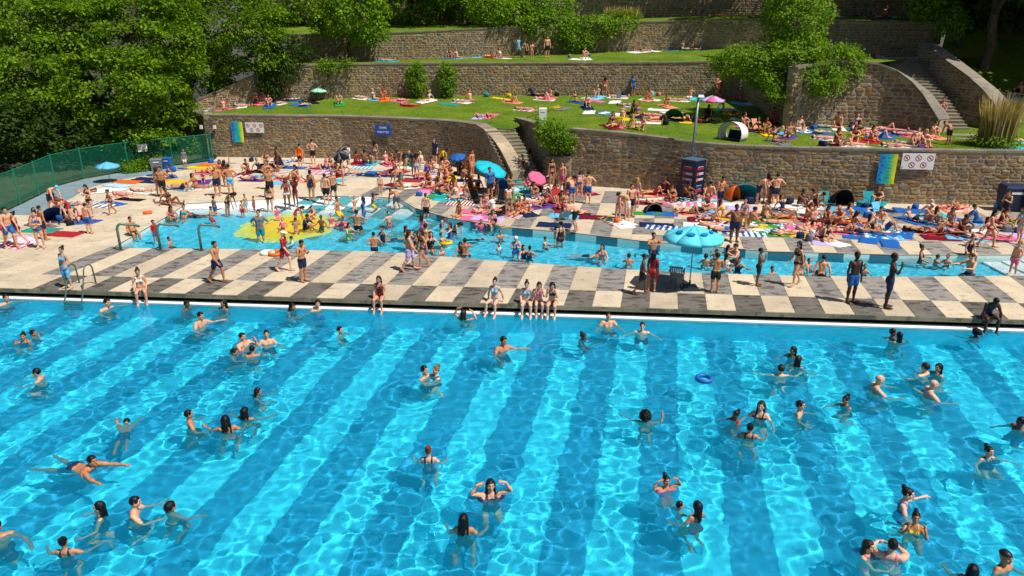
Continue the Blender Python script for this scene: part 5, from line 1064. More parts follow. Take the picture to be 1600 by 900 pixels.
# ---- rails, ladder, posts
for k, (x, y, lab) in enumerate(((189, 391, 'left'), (251, 391, 'middle'), (315, 392, 'right'))):
    p = at(x, y, 0); mb = MB(); pts = [(0, 0, 0), (0, 0, .95)] + [(.16 - .16 * math.cos(a), .05 * a, .95 + .2 * math.sin(a)) for a in [R(20 * i) for i in range(1, 7)]] + [(.62, .3, 1.03), (.8, .38, .93)]
    root = note(empty('pool_handrail', (p.x, p.y, 0), R(10)), 'grey cane-shaped handrail at the wading pool edge, %s of three' % lab, 'handrail', 'handrails at the wading pool'); mb.tube(pts, .055, 10).build('rail', m_rail, root, smooth=True); MB().tube([(0, 0, 0), (0, 0, .03)], .1, 12).build('base_flange', m_rail, root)
p = G(-16.2, .0); root = tag(empty('pool_ladder', (p.x, p.y, 0), ANG), 'grey metal ladder dropping from the walkway into the big pool', 'ladder', kind='thing')
for x in (-.33, .33):
    MB().tube([(x, .72, 0), (x, .68, .62)] + [(x, .42 + .26 * math.cos(a), .62 + .22 * math.sin(a)) for a in [R(22.5 * i) for i in range(1, 8)]] + [(x, .16, .6), (x, -.1, -.1), (x, -.28, -.4), (x, -.3, -1.3)], .028, 8).build('rail', m_rail, root, smooth=True)
for k in range(4): MB().box((0, -.3 - .0 * k, -.38 - .27 * k), (.62, .11, .035)).build('rung', m_rail, root)
for k, (x, y) in enumerate(((945, 290), (991, 293))):
    p = at(x, y, 0); root = note(empty('stair_post', (p.x, p.y, 0)), 'upright grey metal handrail post against the wall, %s of the two' % ('left' if k == 0 else 'right'), 'post', 'posts against the wall'); MB().box((0, 0, .8), (.09, .09, 1.6)).build('upright', m_galv, root); MB().tube([(0, 0, 1.5), (-.55, .3, 1.15), (-1.0, .55, .8)], .03, 8).build('rail', m_galv, root)
p = at(969, 292, 0); tag(MB().box((0, 0, .3), (.34, .3, .6)).box((0, 0, .62), (.38, .34, .06)).build('utility_box', m_galv, loc=p), 'small grey utility box at the foot of the wall', 'box', kind='thing')

# ---- parasols
def parasol(label, loc, h, r_, c, n=8, tilt=0, taz=0, sag=.28, base=True, pole=.022, second=None, printed=False):
    root = note(empty('parasol', loc), label, 'parasol', 'parasols'); M = Matrix.Rotation(R(taz), 4, 'Z') @ Matrix.Rotation(R(tilt), 4, 'X')
    MB().tube([(0, 0, 0), (0, 0, h * .72), M @ Vector((0, 0, .0)) + Vector((0, 0, h * .72)), Vector((0, 0, h * .72)) + M @ Vector((0, 0, h * .27))] if tilt else [(0, 0, 0), (0, 0, h * .99)], pole, 8).build('pole', m_galv, root)
    C = Matrix.Translation((0, 0, h * .72)) @ M @ Matrix.Translation((0, 0, -h * .72)); apex = h; rim = h - r_ * .36
    for k in range(n):                              # each gore its own panel
        a0, a1 = 2 * math.pi * k / n, 2 * math.pi * (k + 1) / n; v = [C @ Vector((0, 0, apex))]; J_ = 5
        for j in range(1, J_ + 1):
            q = j / J_; z = apex + (rim - apex) * (q ** 1.15)
            for e in (0, .5, 1):
                a = a0 + (a1 - a0) * e; rr_ = r_ * q * (1 if e != .5 else .94); v.append(C @ Vector((rr_ * math.cos(a), rr_ * math.sin(a), z - (.02 * q if e == .5 else 0))))
        f = [(0, 1, 2), (0, 2, 3)]
        for j in range(J_ - 1):
            o_ = 1 + 3 * j; f += [(o_, o_ + 3, o_ + 4, o_ + 1), (o_ + 1, o_ + 4, o_ + 5, o_ + 2)]
        kk = len(v); o_ = 1 + 3 * (J_ - 1); v += [Vector(v[o_ + e]) + (C.to_3x3() @ Vector((0, 0, -.12))) for e in range(3)]; f += [(o_, kk, kk + 1, o_ + 1), (o_ + 1, kk + 1, kk + 2, o_ + 2)]
        g = MB().add(v, f).build('canopy_panel', m_canvas, root, smooth=True, color=rgb(second if second and k % 2 else c)); md = g.modifiers.new('thick', 'SOLIDIFY'); md.thickness = .006
        am = (a0 + a1) / 2; MB().tube([C @ Vector((0, 0, apex - .1)), C @ Vector((r_ * .97 * math.cos(a0), r_ * .97 * math.sin(a0), rim - .01))], .008, 4).build('rib', m_galv, root)
        if printed and k in (4, 5, 6, 7):
            mb = MB(); ax = Vector((math.cos(am), math.sin(am), 0)); tx = Vector((-math.sin(am), math.cos(am), 0)); w = r_ * math.sin(math.pi / n) * 1.5
            for i in range(9):
                q = C @ (ax * (r_ * .945 * math.cos(math.pi / n) + .03) + tx * w * (i / 8 - .5) * .8 + Vector((0, 0, rim - .075))); u_ = tx * .03; s_ = Vector((0, 0, .035 if i % 3 else .05)); mb.add([q - u_ - s_, q + u_ - s_, q + u_ + s_, q - u_ + s_], [(0, 1, 2, 3)])
            mb.build('valance_print', m_print, root, color='#0d5f8e')['kind'] = 'stuff'
            mid = C @ (ax * r_ * .55 + Vector((0, 0, apex + (rim - apex) * .55 ** 1.15 + .035))); sl = C.to_3x3() @ Vector((ax.x, ax.y, (rim - apex) / r_)).normalized(); mb = MB(); N = 12
            for i in range(N):
                al = 6.2832 * i / N; mb.v.append(tuple(mid + tx * .16 * math.cos(al) + sl * .09 * math.sin(al)))
            mb.f = [tuple(range(N))]; mb.build('canopy_logo', m_print, root, color='#0c7fb0')
    MB().tube([C @ Vector((0, 0, apex - .02)), C @ Vector((0, 0, apex + .07))], [.03, .012], 8).build('finial', m_galv, root)
    if base: MB().box((0, 0, .05), (.62, .62, .1), taper=.9).tube([(0, 0, .1), (0, 0, .32)], .04, 8).build('foot', m_darkpl, root)
    return root
parasol('turquoise printed parasol on a dark foot on the checkered walkway', at(1077, 451, 0), 2.42, 1.12, 'i', printed=True)
parasol('large tilted turquoise parasol in the crowd near the central stairs', at(766, 300, 0), 1.75, 1.0, 'q', tilt=24, taz=60, base=False)
parasol('small tilted blue parasol below the curved wall', at(716, 272, 0), 1.35, .55, 'b', tilt=18, taz=-30, base=False)
parasol('tilted dark grey parasol by the stone wall', at(536, 262, 0), 1.2, .68, 'e', tilt=48, taz=-40, base=False, second='k')
parasol('low tilted pink parasol at the foot of the central stairs', at(838, 302, 0), 1.15, .56, 'p', tilt=36, taz=35, base=False)
parasol('light blue parasol beside the green fence', at(172, 284, 0), 1.25, .72, 'c', base=False)
parasol('pale mint parasol on the lawn near the middle wall', hit(500, 147), .95, .66, 'a', base=False)
parasol('pale pink parasol on the lawn behind the lamp post', hit(1110, 192), 1.75, .82, 'l', base=False, second='p')

# ---- plastic armchair
def armchair(loc, rz, label, c='w'):
    root = tag(empty('plastic_chair', loc, rz), label, 'chair', kind='thing'); K = rgb(c)
    MB().box((0, 0, .43), (.48, .46, .035)).build('seat', m_plast, root, color=K)
    mb = MB()
    for k in range(7): x = -.2 + .4 * k / 6; mb.box((x, .235 + .02 * (1 - (x / .2) ** 2), .64), (.045, .02, .36), M=Matrix.Rotation(R(-10), 3, 'X'))
    mb.box((0, .29, .82), (.5, .03, .07)); mb.build('backrest', m_plast, root, color=K)
    for x in (-.22, .22):
        for y in (-.2, .2): MB().tube([(x, y, .42), (x * 1.15, y * 1.18, 0)], [.03, .022], 6).build('leg', m_plast, root, color=K)
        MB().box((x * 1.12, .02, .65), (.05, .5, .03)).box((x * 1.12, -.2, .54), (.04, .04, .22)).build('armrest', m_plast, root, color=K)
armchair(at(1056, 447, 0), R(160), 'grey plastic armchair beside the turquoise parasol on the walkway', 'e')
# ---- bins and boxes
def bin_(loc, w, d, h, c, label, rz=0, lid=None):
    root = tag(empty('waste_bin', loc, rz), label, 'bin', kind='thing'); MB().box((0, 0, h * .46), (w * .86, d * .86, h * .92), taper=1.14).build('bin_body', m_plast, root, color=rgb(c))
    MB().box((0, 0, h * .95), (w * 1.04, d * 1.04, h * .1), taper=.86).build('lid', m_plast, root, color=rgb(lid or c)); MB().box((0, -d * .5, h * .72), (w * .5, .02, h * .08)).build('rim_plate', m_white_pl, root)
    for x in (-.3, .3): MB().tube([(x * w - .03, d * .4, .08), (x * w + .03, d * .4, .08)], .08, 10).build('wheel', m_darkpl, root)
bin_(at(1577, 328, 0), 1.2, .9, 1.35, 'n', 'large dark blue wheeled bin by the right end of the wall', R(-6))
bin_(at(1606, 330, 0), 1.1, .9, 1.25, 'n', 'second dark bin cut off by the right edge of the picture', R(-4))
bin_(at(263, 263, 0), .5, .5, .75, 'b', 'bright blue bin beside the fence corner')
bin_(at(246, 266, 0), .75, .55, .8, 'e', 'grey slatted bin left of the bright blue bin', R(20))
bin_(hit(848, 187), .55, .45, .78, 'w', 'white square bin on the lawn above the leafy bush')
# ---- pop-up tents
def popup(loc, w, h, d, c, c2, rz, label, arch=False):
    root = note(empty('popup_tent', loc, rz), label, 'tent', 'pop-up tents'); N, Mn = 14, 6; v = []
    for j in range(Mn + 1):
        q = j / Mn; s = math.cos(q * math.pi / 2 * .9) if not arch else 1 - .12 * q; y = q * d
        for i in range(N + 1):
            a = math.pi * i / N if not arch else R(-32 + 244 * i / N); v.append((math.cos(a) * w / 2 * (s * .6 + .4), y, max(0, math.sin(a)) ** .8 * h * s if not arch else (math.sin(a) + .53) / 1.53 * h * s))
    f = [(j * (N + 1) + i, j * (N + 1) + i + 1, (j + 1) * (N + 1) + i + 1, (j + 1) * (N + 1) + i) for j in range(Mn) for i in range(N)]
    o = MB().add(v, f).build('shell', m_canvas, root, smooth=True, color=rgb(c)); md = o.modifiers.new('thick', 'SOLIDIFY'); md.thickness = .012
    rim = MB().tube([(q_[0], -.015, q_[2]) for q_ in v[:N + 1]], .02, 6); rim.build('hoop', m_canvas, root, smooth=True, color=rgb(c2)); MB().box((0, d * .5, .012), (w * .9, d, .02)).build('groundsheet', m_canvas, root, color=rgb(c2))
    MB().add([(-w * .38, d * .93, .02), (w * .38, d * .93, .02), (w * .28, d * .8, h * .5), (-w * .28, d * .8, h * .5)], [(0, 1, 2, 3)]).build('back_panel', m_canvas, root, color=rgb(c2))
popup(hit(1139, 220), 1.45, 1.1, 1.0, 'w', 'n', R(-42), 'white and navy pop-up tunnel tent at the edge of the lawn', True)
popup(at(1163, 314, 0), 1.7, .95, 1.1, 'q', 'e', R(-8), 'turquoise and grey beach tent against the wall right of the column')
popup(at(1150, 314, 0), .8, .85, .9, 'o', 'k', R(40), 'orange flap of a small beach shelter left of the turquoise tent')
popup(at(88, 347, 0), 1.25, .75, .9, 'b', 'n', R(25), 'low blue sun tent among the towels by the fence')
popup(at(1022, 333, 0), .9, .5, .7, 'k', 'e', R(15), 'tiny black sun shelter on the checkered deck right of centre')
popup(at(785, 305, 0), .8, .95, .7, 'b', 'n', R(20), 'blue children tent beneath the large tilted turquoise parasol')
popup(hit(1052, 190), 1.3, .8, 1.0, 'g', 'd', R(-20), 'bright green pop-up shelter on the lawn left of the lamp post')
popup(at(1316, 322, 0), 1.3, .9, .8, 'k', 'k', R(10), 'black triangular beach shelter against the right-hand wall')
# ---- low folding chairs
def lowchair(loc, rz, c, label, h=.62):
    root = note(empty('folding_chair', loc, rz), label, 'chair', 'folding beach chairs'); MB().add([(-.26, -.3, .2), (.26, -.3, .2), (.26, .2, .13), (-.26, .2, .13)], [(0, 1, 2, 3)]).build('seat', m_canvas, root, color=rgb(c))
    MB().add([(-.26, .22, .14), (.26, .22, .14), (.26, .5, h + .1), (-.26, .5, h + .1)], [(0, 1, 2, 3)]).build('backrest', m_canvas, root, color=rgb(c))
    for x in (-.28, .28): MB().tube([(x, .52, h + .12), (x, .2, .12), (x, -.05, 0)], .013, 5).build('back_frame', m_galv, root); MB().tube([(x, -.32, .2), (x, .3, 0)], .013, 5).build('leg', m_galv, root); MB().tube([(x, .36, .42), (x, -.25, .42), (x, -.3, .2)], .015, 5).build('armrest', m_darkpl, root)
for x, y, z, rz, c, lab in ((1292, 322, 'd', 10, 't', 'teal folding beach chair against the right wall'), (1298, 348, 'd', -12, 'c', 'pale blue folding chair in the middle of the right crowd'), (1377, 340, 'd', 25, 'c', 'light blue patterned folding chair near the yellow banner'), (803, 320, 'd', 30, 'g', 'lime green folding chair right of the large turquoise parasol'), (746, 312, 'd', 150, 'k', 'black camping chair left of the blue children tent'), (782, 318, 'd', -20, 'k', 'black folding chair under the turquoise parasol'), (871, 318, 'd', 10, 'r', 'red folding chair at the foot of the stairs pier'), (1186, 205, 'l', 20, 's', 'salmon pink deck chair on the lawn right of the tent'), (1360, 322, 'd', 0, 't', 'dark teal folding chair under the yellow banner'), (443, 262, 'd', 60, 'k', 'black folding chair by the left wall'), (878, 343, 'd', 200, 'c', 'pale blue reclining chair near the edge of the wading pool'), (468, 252, 'd', 10, 'o', 'orange folding chair in front of the left wall')):
    lowchair(at(x, y, 0) if z == 'd' else hit(x, y), R(rz), c, lab)
# ---- bags, towels, floats
def bag(loc, c, rz, s=.4, kind='bag'):
    return loc, c, rz, s
_v = MB(); N = 10
for j, (z, k) in enumerate(((0, .9), (.06, 1), (.45, 1.0), (.66, .96), (.76, .84), (.80, .5))):
    for i in range(N):
        a = 2 * math.pi * i / N; sx = abs(math.cos(a)) ** .45 * math.copysign(1, math.cos(a)); sy = abs(math.sin(a)) ** .45 * math.copysign(1, math.sin(a)); _v.v.append((sx * .5 * k, sy * .33 * k, z))
_v.f = [(j * N + i, j * N + (i + 1) % N, (j + 1) * N + (i + 1) % N, (j + 1) * N + i) for j in range(5) for i in range(N)] + [tuple(range(N))[::-1], tuple(5 * N + i for i in range(N))]
BAG = _v.mesh('bag', m_canvas, smooth=True); STRAP = MB().tube([(-.25, 0, .72), (-.2, 0, 1.0), (0, 0, 1.1), (.2, 0, 1.0), (.25, 0, .72)], .03, 5).mesh('strap', m_canvas); POCKET = MB().box((0, -.33, .35), (.6, .12, .42), taper=.9).mesh('pocket', m_canvas)
def place_bag(x, y, zone, c, s=.42, where=''):
    p = ZONE[zone](x, y); o = obj('bag', BAG, loc=p, rz=rnd.uniform(0, 6.28), scale=(s, s, s * rnd.uniform(.75, 1.05)), color=rgb(c)); obj('strap', STRAP, o, color=rgb(c)); obj('pocket', POCKET, o, color=rgb(c))
    note(o, '%s bag set down on %s' % (CN[c][0], where or {'deck': 'the far deck', 'lawn': 'the lawn', 'walk': 'the walkway'}[zone]), 'bag', 'bags')
TOW = []
for k in range(5):
    rs = np.random.RandomState(k); nx, ny = 7, 13; mb = MB(); H = rs.normal(0, .011, (ny, nx)); H = np.abs(H) + .006
    if k > 1: H[ny - 3:, :] += rs.uniform(.02, .05) * np.abs(np.sin(np.arange(nx) * 1.3 + k))[None]
    edge = rs.normal(0, .018, (ny, nx, 2)); v = [((i / (nx - 1) - .5) + edge[j, i, 0], (j / (ny - 1) - .5) + edge[j, i, 1] * .5, H[j, i]) for j in range(ny) for i in range(nx)]
    f = [(j * nx + i, j * nx + i + 1, (j + 1) * nx + i + 1, (j + 1) * nx + i) for j in range(ny - 1) for i in range(nx - 1)]
    mb.add(v, f); nb_ = ny * nx; ring = [i for i in range(nx)] + [j * nx + nx - 1 for j in range(1, ny)] + [(ny - 1) * nx + i for i in range(nx - 2, -1, -1)] + [j * nx for j in range(ny - 2, 0, -1)]
    lo_ = [(v[q][0], v[q][1], .001) for q in ring]; mb.v += lo_; mb.f += [(ring[i], nb_ + i, nb_ + (i + 1) % len(ring), ring[(i + 1) % len(ring)]) for i in range(len(ring))]; TOW.append(mb.mesh('towel', m_cloth, smooth=True))
def place_towel(p, rz, c, zone, c2=None, w=.85, l=1.65, sub='', slope=None):
    o = obj('towel', TOW[rnd.randrange(5)], loc=p, rz=rz, scale=(w, l, 1), color=rgb(c)); o['second_color'] = rgb(c2 or c)[:3]; o['stripe_count'] = float(rnd.choice((4, 6, 9))) if c2 else 0.0
    if slope is not None: o.rotation_euler = (slope.to_track_quat('Z', 'Y').to_matrix() @ Matrix.Rotation(rz, 3, 'Z')).to_euler()
    nm = CN[c][0] + (' and ' + CN[c2][0] + ' striped' if c2 else ''); note(o, '%s towel %s' % (nm, sub or {'deck': 'spread on the far deck', 'lawn': 'spread on the lawn', 'walk': 'on the walkway'}[zone]), 'towel', 'towels on the ' + ('lawn' if zone == 'lawn' else 'deck')); return o
def lawn_normal(p):
    r = LAWN_BVH.ray_cast(Vector((p.x, p.y, p.z + 1)), Vector((0, 0, -1)), 3); return (r[1] if r[1].z > 0 else -r[1]) if r[0] else Vector((0, 0, 1))
def ring_float(x, y, z, c, r_, label, flat=True):
    p = at(x, y, z); mb = MB(); N, n = 20, 8
    for i in range(N):
        a = 6.2832 * i / N
        for k in range(n): b2 = 6.2832 * k / n; mb.v.append(((r_ + r_ * .32 * math.cos(b2)) * math.cos(a), (r_ + r_ * .32 * math.cos(b2)) * math.sin(a), r_ * .32 * math.sin(b2)))
    mb.f = [(i * n + k, ((i + 1) % N) * n + k, ((i + 1) % N) * n + (k + 1) % n, i * n + (k + 1) % n) for i in range(N) for k in range(n)]
    o = mb.build('swim_ring', m_plast, loc=p + Vector((0, 0, r_ * (.26 if flat else .1))), smooth=True, color=rgb(c)); note(o, label, 'swim ring', 'swim rings')
ring_float(431, 398, 0, 'o', .26, 'orange swim ring lying on the walkway by the lifeguard'); ring_float(418, 397, 0, 'w', .24, 'white swim ring beside the orange ring on the walkway'); ring_float(337, 312, WZ2 - .15, 'y', .3, 'yellow swim ring at the shallow beach'); ring_float(535, 353, WZ2, 'p', .28, 'pink swim ring floating over the painted sun'); ring_float(231, 333, 0, 'o', .18, 'orange inflatable toy on the deck by the wading pool'); ring_float(697, 381, WZ2, 'y', .24, 'yellow swim ring in the middle of the wading pool'); ring_float(752, 354, WZ2, 'p', .26, 'pink swim ring beside the far side of the wading pool'); ring_float(1100, 594, WZ, 'b', .2, 'blue float bobbing alone in the big pool')
print('objects', time.time() - T0)
# ================================================================ people and their towels
SKIN = {'1': '#e2b196', '2': '#d8a281', '3': '#bd845e', '4': '#7d4f34', '5': '#462a1e'}
HAIRC = {'k': ('black', '#0f0b0a'), 'b': ('brown', '#2f1a10'), 'd': ('fair', '#7d5a2e'), 'r': ('red', '#7d3410'), 'g': ('grey', '#7a7672'), 'y': ('blond', '#b08a4a')}
HS = {'s': 'short', 'l': 'long', 'b': 'bun', 't': 'tail', 'a': 'afro'}
KIND = {'m': ('man', 1.76, 'man'), 'w': ('woman', 1.66, 'woman'), 'h': ('heavy', 1.74, 'heavyset person'), 'c': ('child', 1.28, 'child'), 'y': ('man', 1.62, 'youth'), 'g': ('woman', 1.5, 'girl')}
IM = {'h': 1.56, 'n': 1.50, 's': 1.42, 'c': 1.30, 'w': 1.08, 't': .75, 'k': .45, 'f': .2}
PH = {'stand': 'standing', 'stand_relaxed': 'standing relaxed', 'hands_hips': 'standing with hands on hips', 'walk': 'walking', 'hand_face': 'standing with hand at face', 'arms_folded': 'standing with folded arms', 'phone': 'standing looking down', 'arms_up': 'standing with both arms raised', 'wave': 'waving', 'bend': 'bending over', 'bend_low': 'bending low',
      'sit_edge': 'sitting', 'sit_edge_lean': 'sitting leaning back on the hands', 'sit_hunch': 'sitting hunched', 'sit_face': 'sitting with hands at the face', 'sit_knees': 'sitting with knees drawn up', 'sit_back': 'sitting leaning back with legs out', 'sit_back_knee': 'sitting back with one knee up', 'sit_cross': 'sitting cross-legged', 'kneel': 'kneeling', 'lie_back': 'lying face up', 'lie_front': 'lying face down', 'lie_read': 'lying propped on elbows', 'lie_knees': 'lying back with knees up',
      'swim_stand': 'standing', 'swim_reach': 'reaching forward', 'swim_side': 'stretching out an arm', 'swim_wide': 'spreading both arms', 'swim_hair': 'holding up the hair', 'swim_face': 'covering the face', 'swim_up': 'raising an arm', 'breast': 'swimming breaststroke', 'crawl': 'swimming face down', 'hug': 'hugging', 'splash_dive': 'bent over diving'}
GN = {'T': 'trunks', 'B': 'bikini', 'S': 'swimsuit', 'R': 'briefs', 'L': 'long shorts', 'X': 'shirt', 'H': 'bikini top and shorts', 'W': 'bikini'}
FAR_BODIES = {k: make_body(k, .052, .028) for k in ('man', 'woman', 'heavy', 'child')}
FARD = {}; FARV, FARF, FARC, FARN = [], [], [], [0]; RANK = []
FIELD = {'T': [(g_trunks, 0)], 'B': [(g_top, 0), (g_briefs, 0)], 'W': [(g_top, 0), (g_briefs, 1)], 'S': [(g_onepiece, 0)], 'R': [(g_briefs, 0)], 'L': [(g_shorts, 0)], 'X': [(g_shirt, 0), (g_trunks, 1)], 'H': [(g_top, 0), (g_shorts, 1)]}
def posed_far(kind, pose):
    if (kind, pose) not in FARD:
        B = FAR_BODIES[kind]; X, Hm = pose_body(B, POSES[pose]); X = X - np.array((0, 0, X[:, 2].min())); pel = X[B['W'][:, 0] > .6]; FARD[kind, pose] = dict(X=X, top=X[B['nb']:B['nb'] + B['nh'], 2].max(), seat=pel[:, 2].min() if len(pel) else 0)
    return FARD[kind, pose]
def far_person(D, p, yaw, k, skin, hair, outfit, body):
    """one of the small distant figures: same body, coarser, its colours carried by its vertices"""
    B = FAR_BODIES[body]; c = np.array(srgb(SKIN[skin])) * rnd.uniform(.9, 1.08); C_ = np.tile(c, (len(B['V']), 1)); X = D['X'].copy(); cc = [rgb(outfit[1]), rgb(outfit[2] if len(outfit) > 2 else outfit[1])]
    hand = B['W'][:, [BONES.index(s_ + 'hand') for s_ in 'LR']].sum(1) > .3
    for fn, i in FIELD[outfit[0]]: C_[(fn(B['V']) > -.004) & ~hand & (np.arange(len(X)) < B['nb'])] = cc[i]
    hd = np.zeros(len(X), bool); hd[B['nb']:B['nb'] + B['nh']] = True
    if hair[0] != 'n':
        hc = np.array(srgb(HAIRC[hair[1]][1]) if hair[0] not in 'ch' else rgb(hair[1])); H = (B['V'] - np.array((0, .01, 1.51))) / B['hs'] + np.array((0, .01, 1.51)); q = hd & (f_short(H) > -.01); C_[q] = hc
        if hair[0] in 'lat': q2 = hd & (H[:, 1] > .02); C_[q2] = hc; cen_ = X[hd].mean(0); X[q2] = cen_ + (X[q2] - cen_) * 1.22
        cen_ = X[hd].mean(0); X[q] = cen_ + (X[q] - cen_) * 1.08
    a_ = R(yaw); M_ = np.array([[math.cos(a_), -math.sin(a_), 0], [math.sin(a_), math.cos(a_), 0], [0, 0, 1]]); FARV.append(X * k @ M_.T + np.array(p)); FARF.append(B['F'] + FARN[0]); FARC.append(C_); FARN[0] += len(X)
def person(x, y, pose, kind, yaw, skin, hair, outfit, zone, extra='-', h=None, where=None, place=None, far=False):
    body, h0, noun = KIND[kind]; h = h or h0 * rnd.uniform(.96, 1.04); D = posed_far(body, pose) if far else posed(body, pose); k = h / 1.75 * (1.07 if zone == 'pool' else 1)
    if place is not None: p = place
    elif zone in ('pool', 'wade'):
        wz = WZ if zone == 'pool' else WZ2; p = at(x, y, wz)
        if pose == 'breast': im = D['X'][:, 2].max() - .36
        elif pose == 'crawl': im = D['X'][:, 2].max() - .07
        elif pose.startswith('sit') or pose.startswith('lie'): im = IM.get(extra, .3)
        else: im = IM[extra]
        if pose[:4] == 'swim' or pose == 'hug': im = D['top'] - (1.75 - im)
        p.z = max(wz - im * k, wfz(p.x, p.y) if zone == 'wade' else FLZ)
    else: p = ZONE[zone](x, y)
    if pose in ('sit_edge', 'sit_edge_lean', 'sit_hunch', 'sit_face'): p.z -= D['seat'] * k
    t_ = outfit[0]; c1 = outfit[1]; c2 = outfit[2] if len(outfit) > 2 else c1
    if hair[0] in 'ch': hl = CN[hair[1]][0] + ' cap'
    elif hair[0] == 'n': hl = 'bald head'
    else: hl = {'s': 'short ', 'l': 'long ', 'b': 'tied-up ', 't': 'ponytailed ', 'a': 'thick curly '}[hair[0]] + HAIRC[hair[1]][0] + ' hair'
    zn = where or {'pool': 'in the big pool', 'wade': 'in the wading pool', 'deck': 'on the far deck', 'lawn': 'on the lawn', 'walk': 'on the walkway'}[zone]
    ph = PH[pose]
    def words(b_): return len(b_.replace(',', '').replace('-', ' ').split())
    for ph in (PH[pose], PH[pose].split(' with ')[0].split(' leaning')[0].split(' back ')[0].split(' on ')[0]):
        base = '%s with %s, %s %s, %s %s' % (noun, hl, CN[c1][0], GN[t_], ph, zn)
        if words(base) <= 12: break
    if words(base) > 12: base = '%s with %s %s %s' % (noun, hl, ph, zn)
    towel = zone in ('deck', 'lawn') and extra != '-'
    if towel:
        an = R(yaw); q = Vector(p) + Vector((math.sin(an), -math.cos(an), 0)) * {'lie': .0, 'sit': .28}.get(pose[:3], .2) * k
        place_towel(q + Vector((0, 0, .004)), an + R(rnd.uniform(-8, 8)), extra[0], zone, extra[1] if len(extra) > 1 else None, sub='under a %s %s' % (noun, zn), slope=lawn_normal(q) if zone == 'lawn' else None)
        p.z += .015
    if far:
        far_person(D, p, yaw, k, skin, hair, outfit, body); RANK.append((None, base, px(p)[0])); return
    o = obj('person', D['mesh'], loc=p, rz=R(yaw), scale=(lambda w_: (k * w_, k * w_, k))(rnd.uniform(.92, 1.14))); c = srgb(SKIN[skin]); j = rnd.uniform(.88, 1.08); o.color = (c[0] * j, c[1] * j * rnd.uniform(.97, 1.03), c[2] * j, 1)
    parts = {'T': [('swim_trunks', c1)], 'B': [('bikini_top', c1), ('swim_briefs', c1)], 'W': [('bikini_top', c1), ('swim_briefs', c2)], 'S': [('swimsuit', c1)], 'R': [('swim_briefs', c1)], 'L': [('long_shorts', c1)], 'X': [('shirt', c1), ('swim_trunks', c2)], 'H': [('bikini_top', c1), ('long_shorts', c2)]}[t_]
    kids = [obj(n_, garment(body, pose, n_), o, color=rgb(cc)) for n_, cc in parts]
    if hair[0] == 'c': kids.append(obj('swim_cap', HAIR['swimcap'], o, M=D['head'], color=rgb(hair[1])))
    elif hair[0] == 'h': kids.append(obj('cap', HAIR['swimcap'], o, M=D['head'], color=rgb(hair[1]))); kids.append(obj('brim', BRIM, kids[-1], color=rgb(hair[1])))
    elif hair[0] != 'n': kids.append(obj('hair', HAIR[HS[hair[0]]], o, M=D['head'], color=HAIRC[hair[1]][1]))
    if zone in ('pool', 'wade'):
        for q in [o] + kids: q.cycles.is_caustics_receiver = True
    note(o, base, 'person', {'pool': 'bathers in the big pool', 'wade': 'bathers in the wading pool', 'deck': 'people on the far deck', 'lawn': 'people on the lawns', 'walk': 'people on the walkway'}[zone])
    return o
SPECS = []
def crowd(zone, text, where=None):
    for ln in text.strip().split(';'):
        q = ln.split()
        if not q: continue
        SPECS.append((float(q[0]), float(q[1]), q[2], q[3], float(q[4]), q[5], q[6], q[7], zone, q[8] if len(q) > 8 else '-', float(q[9]) if len(q) > 9 else None, where))
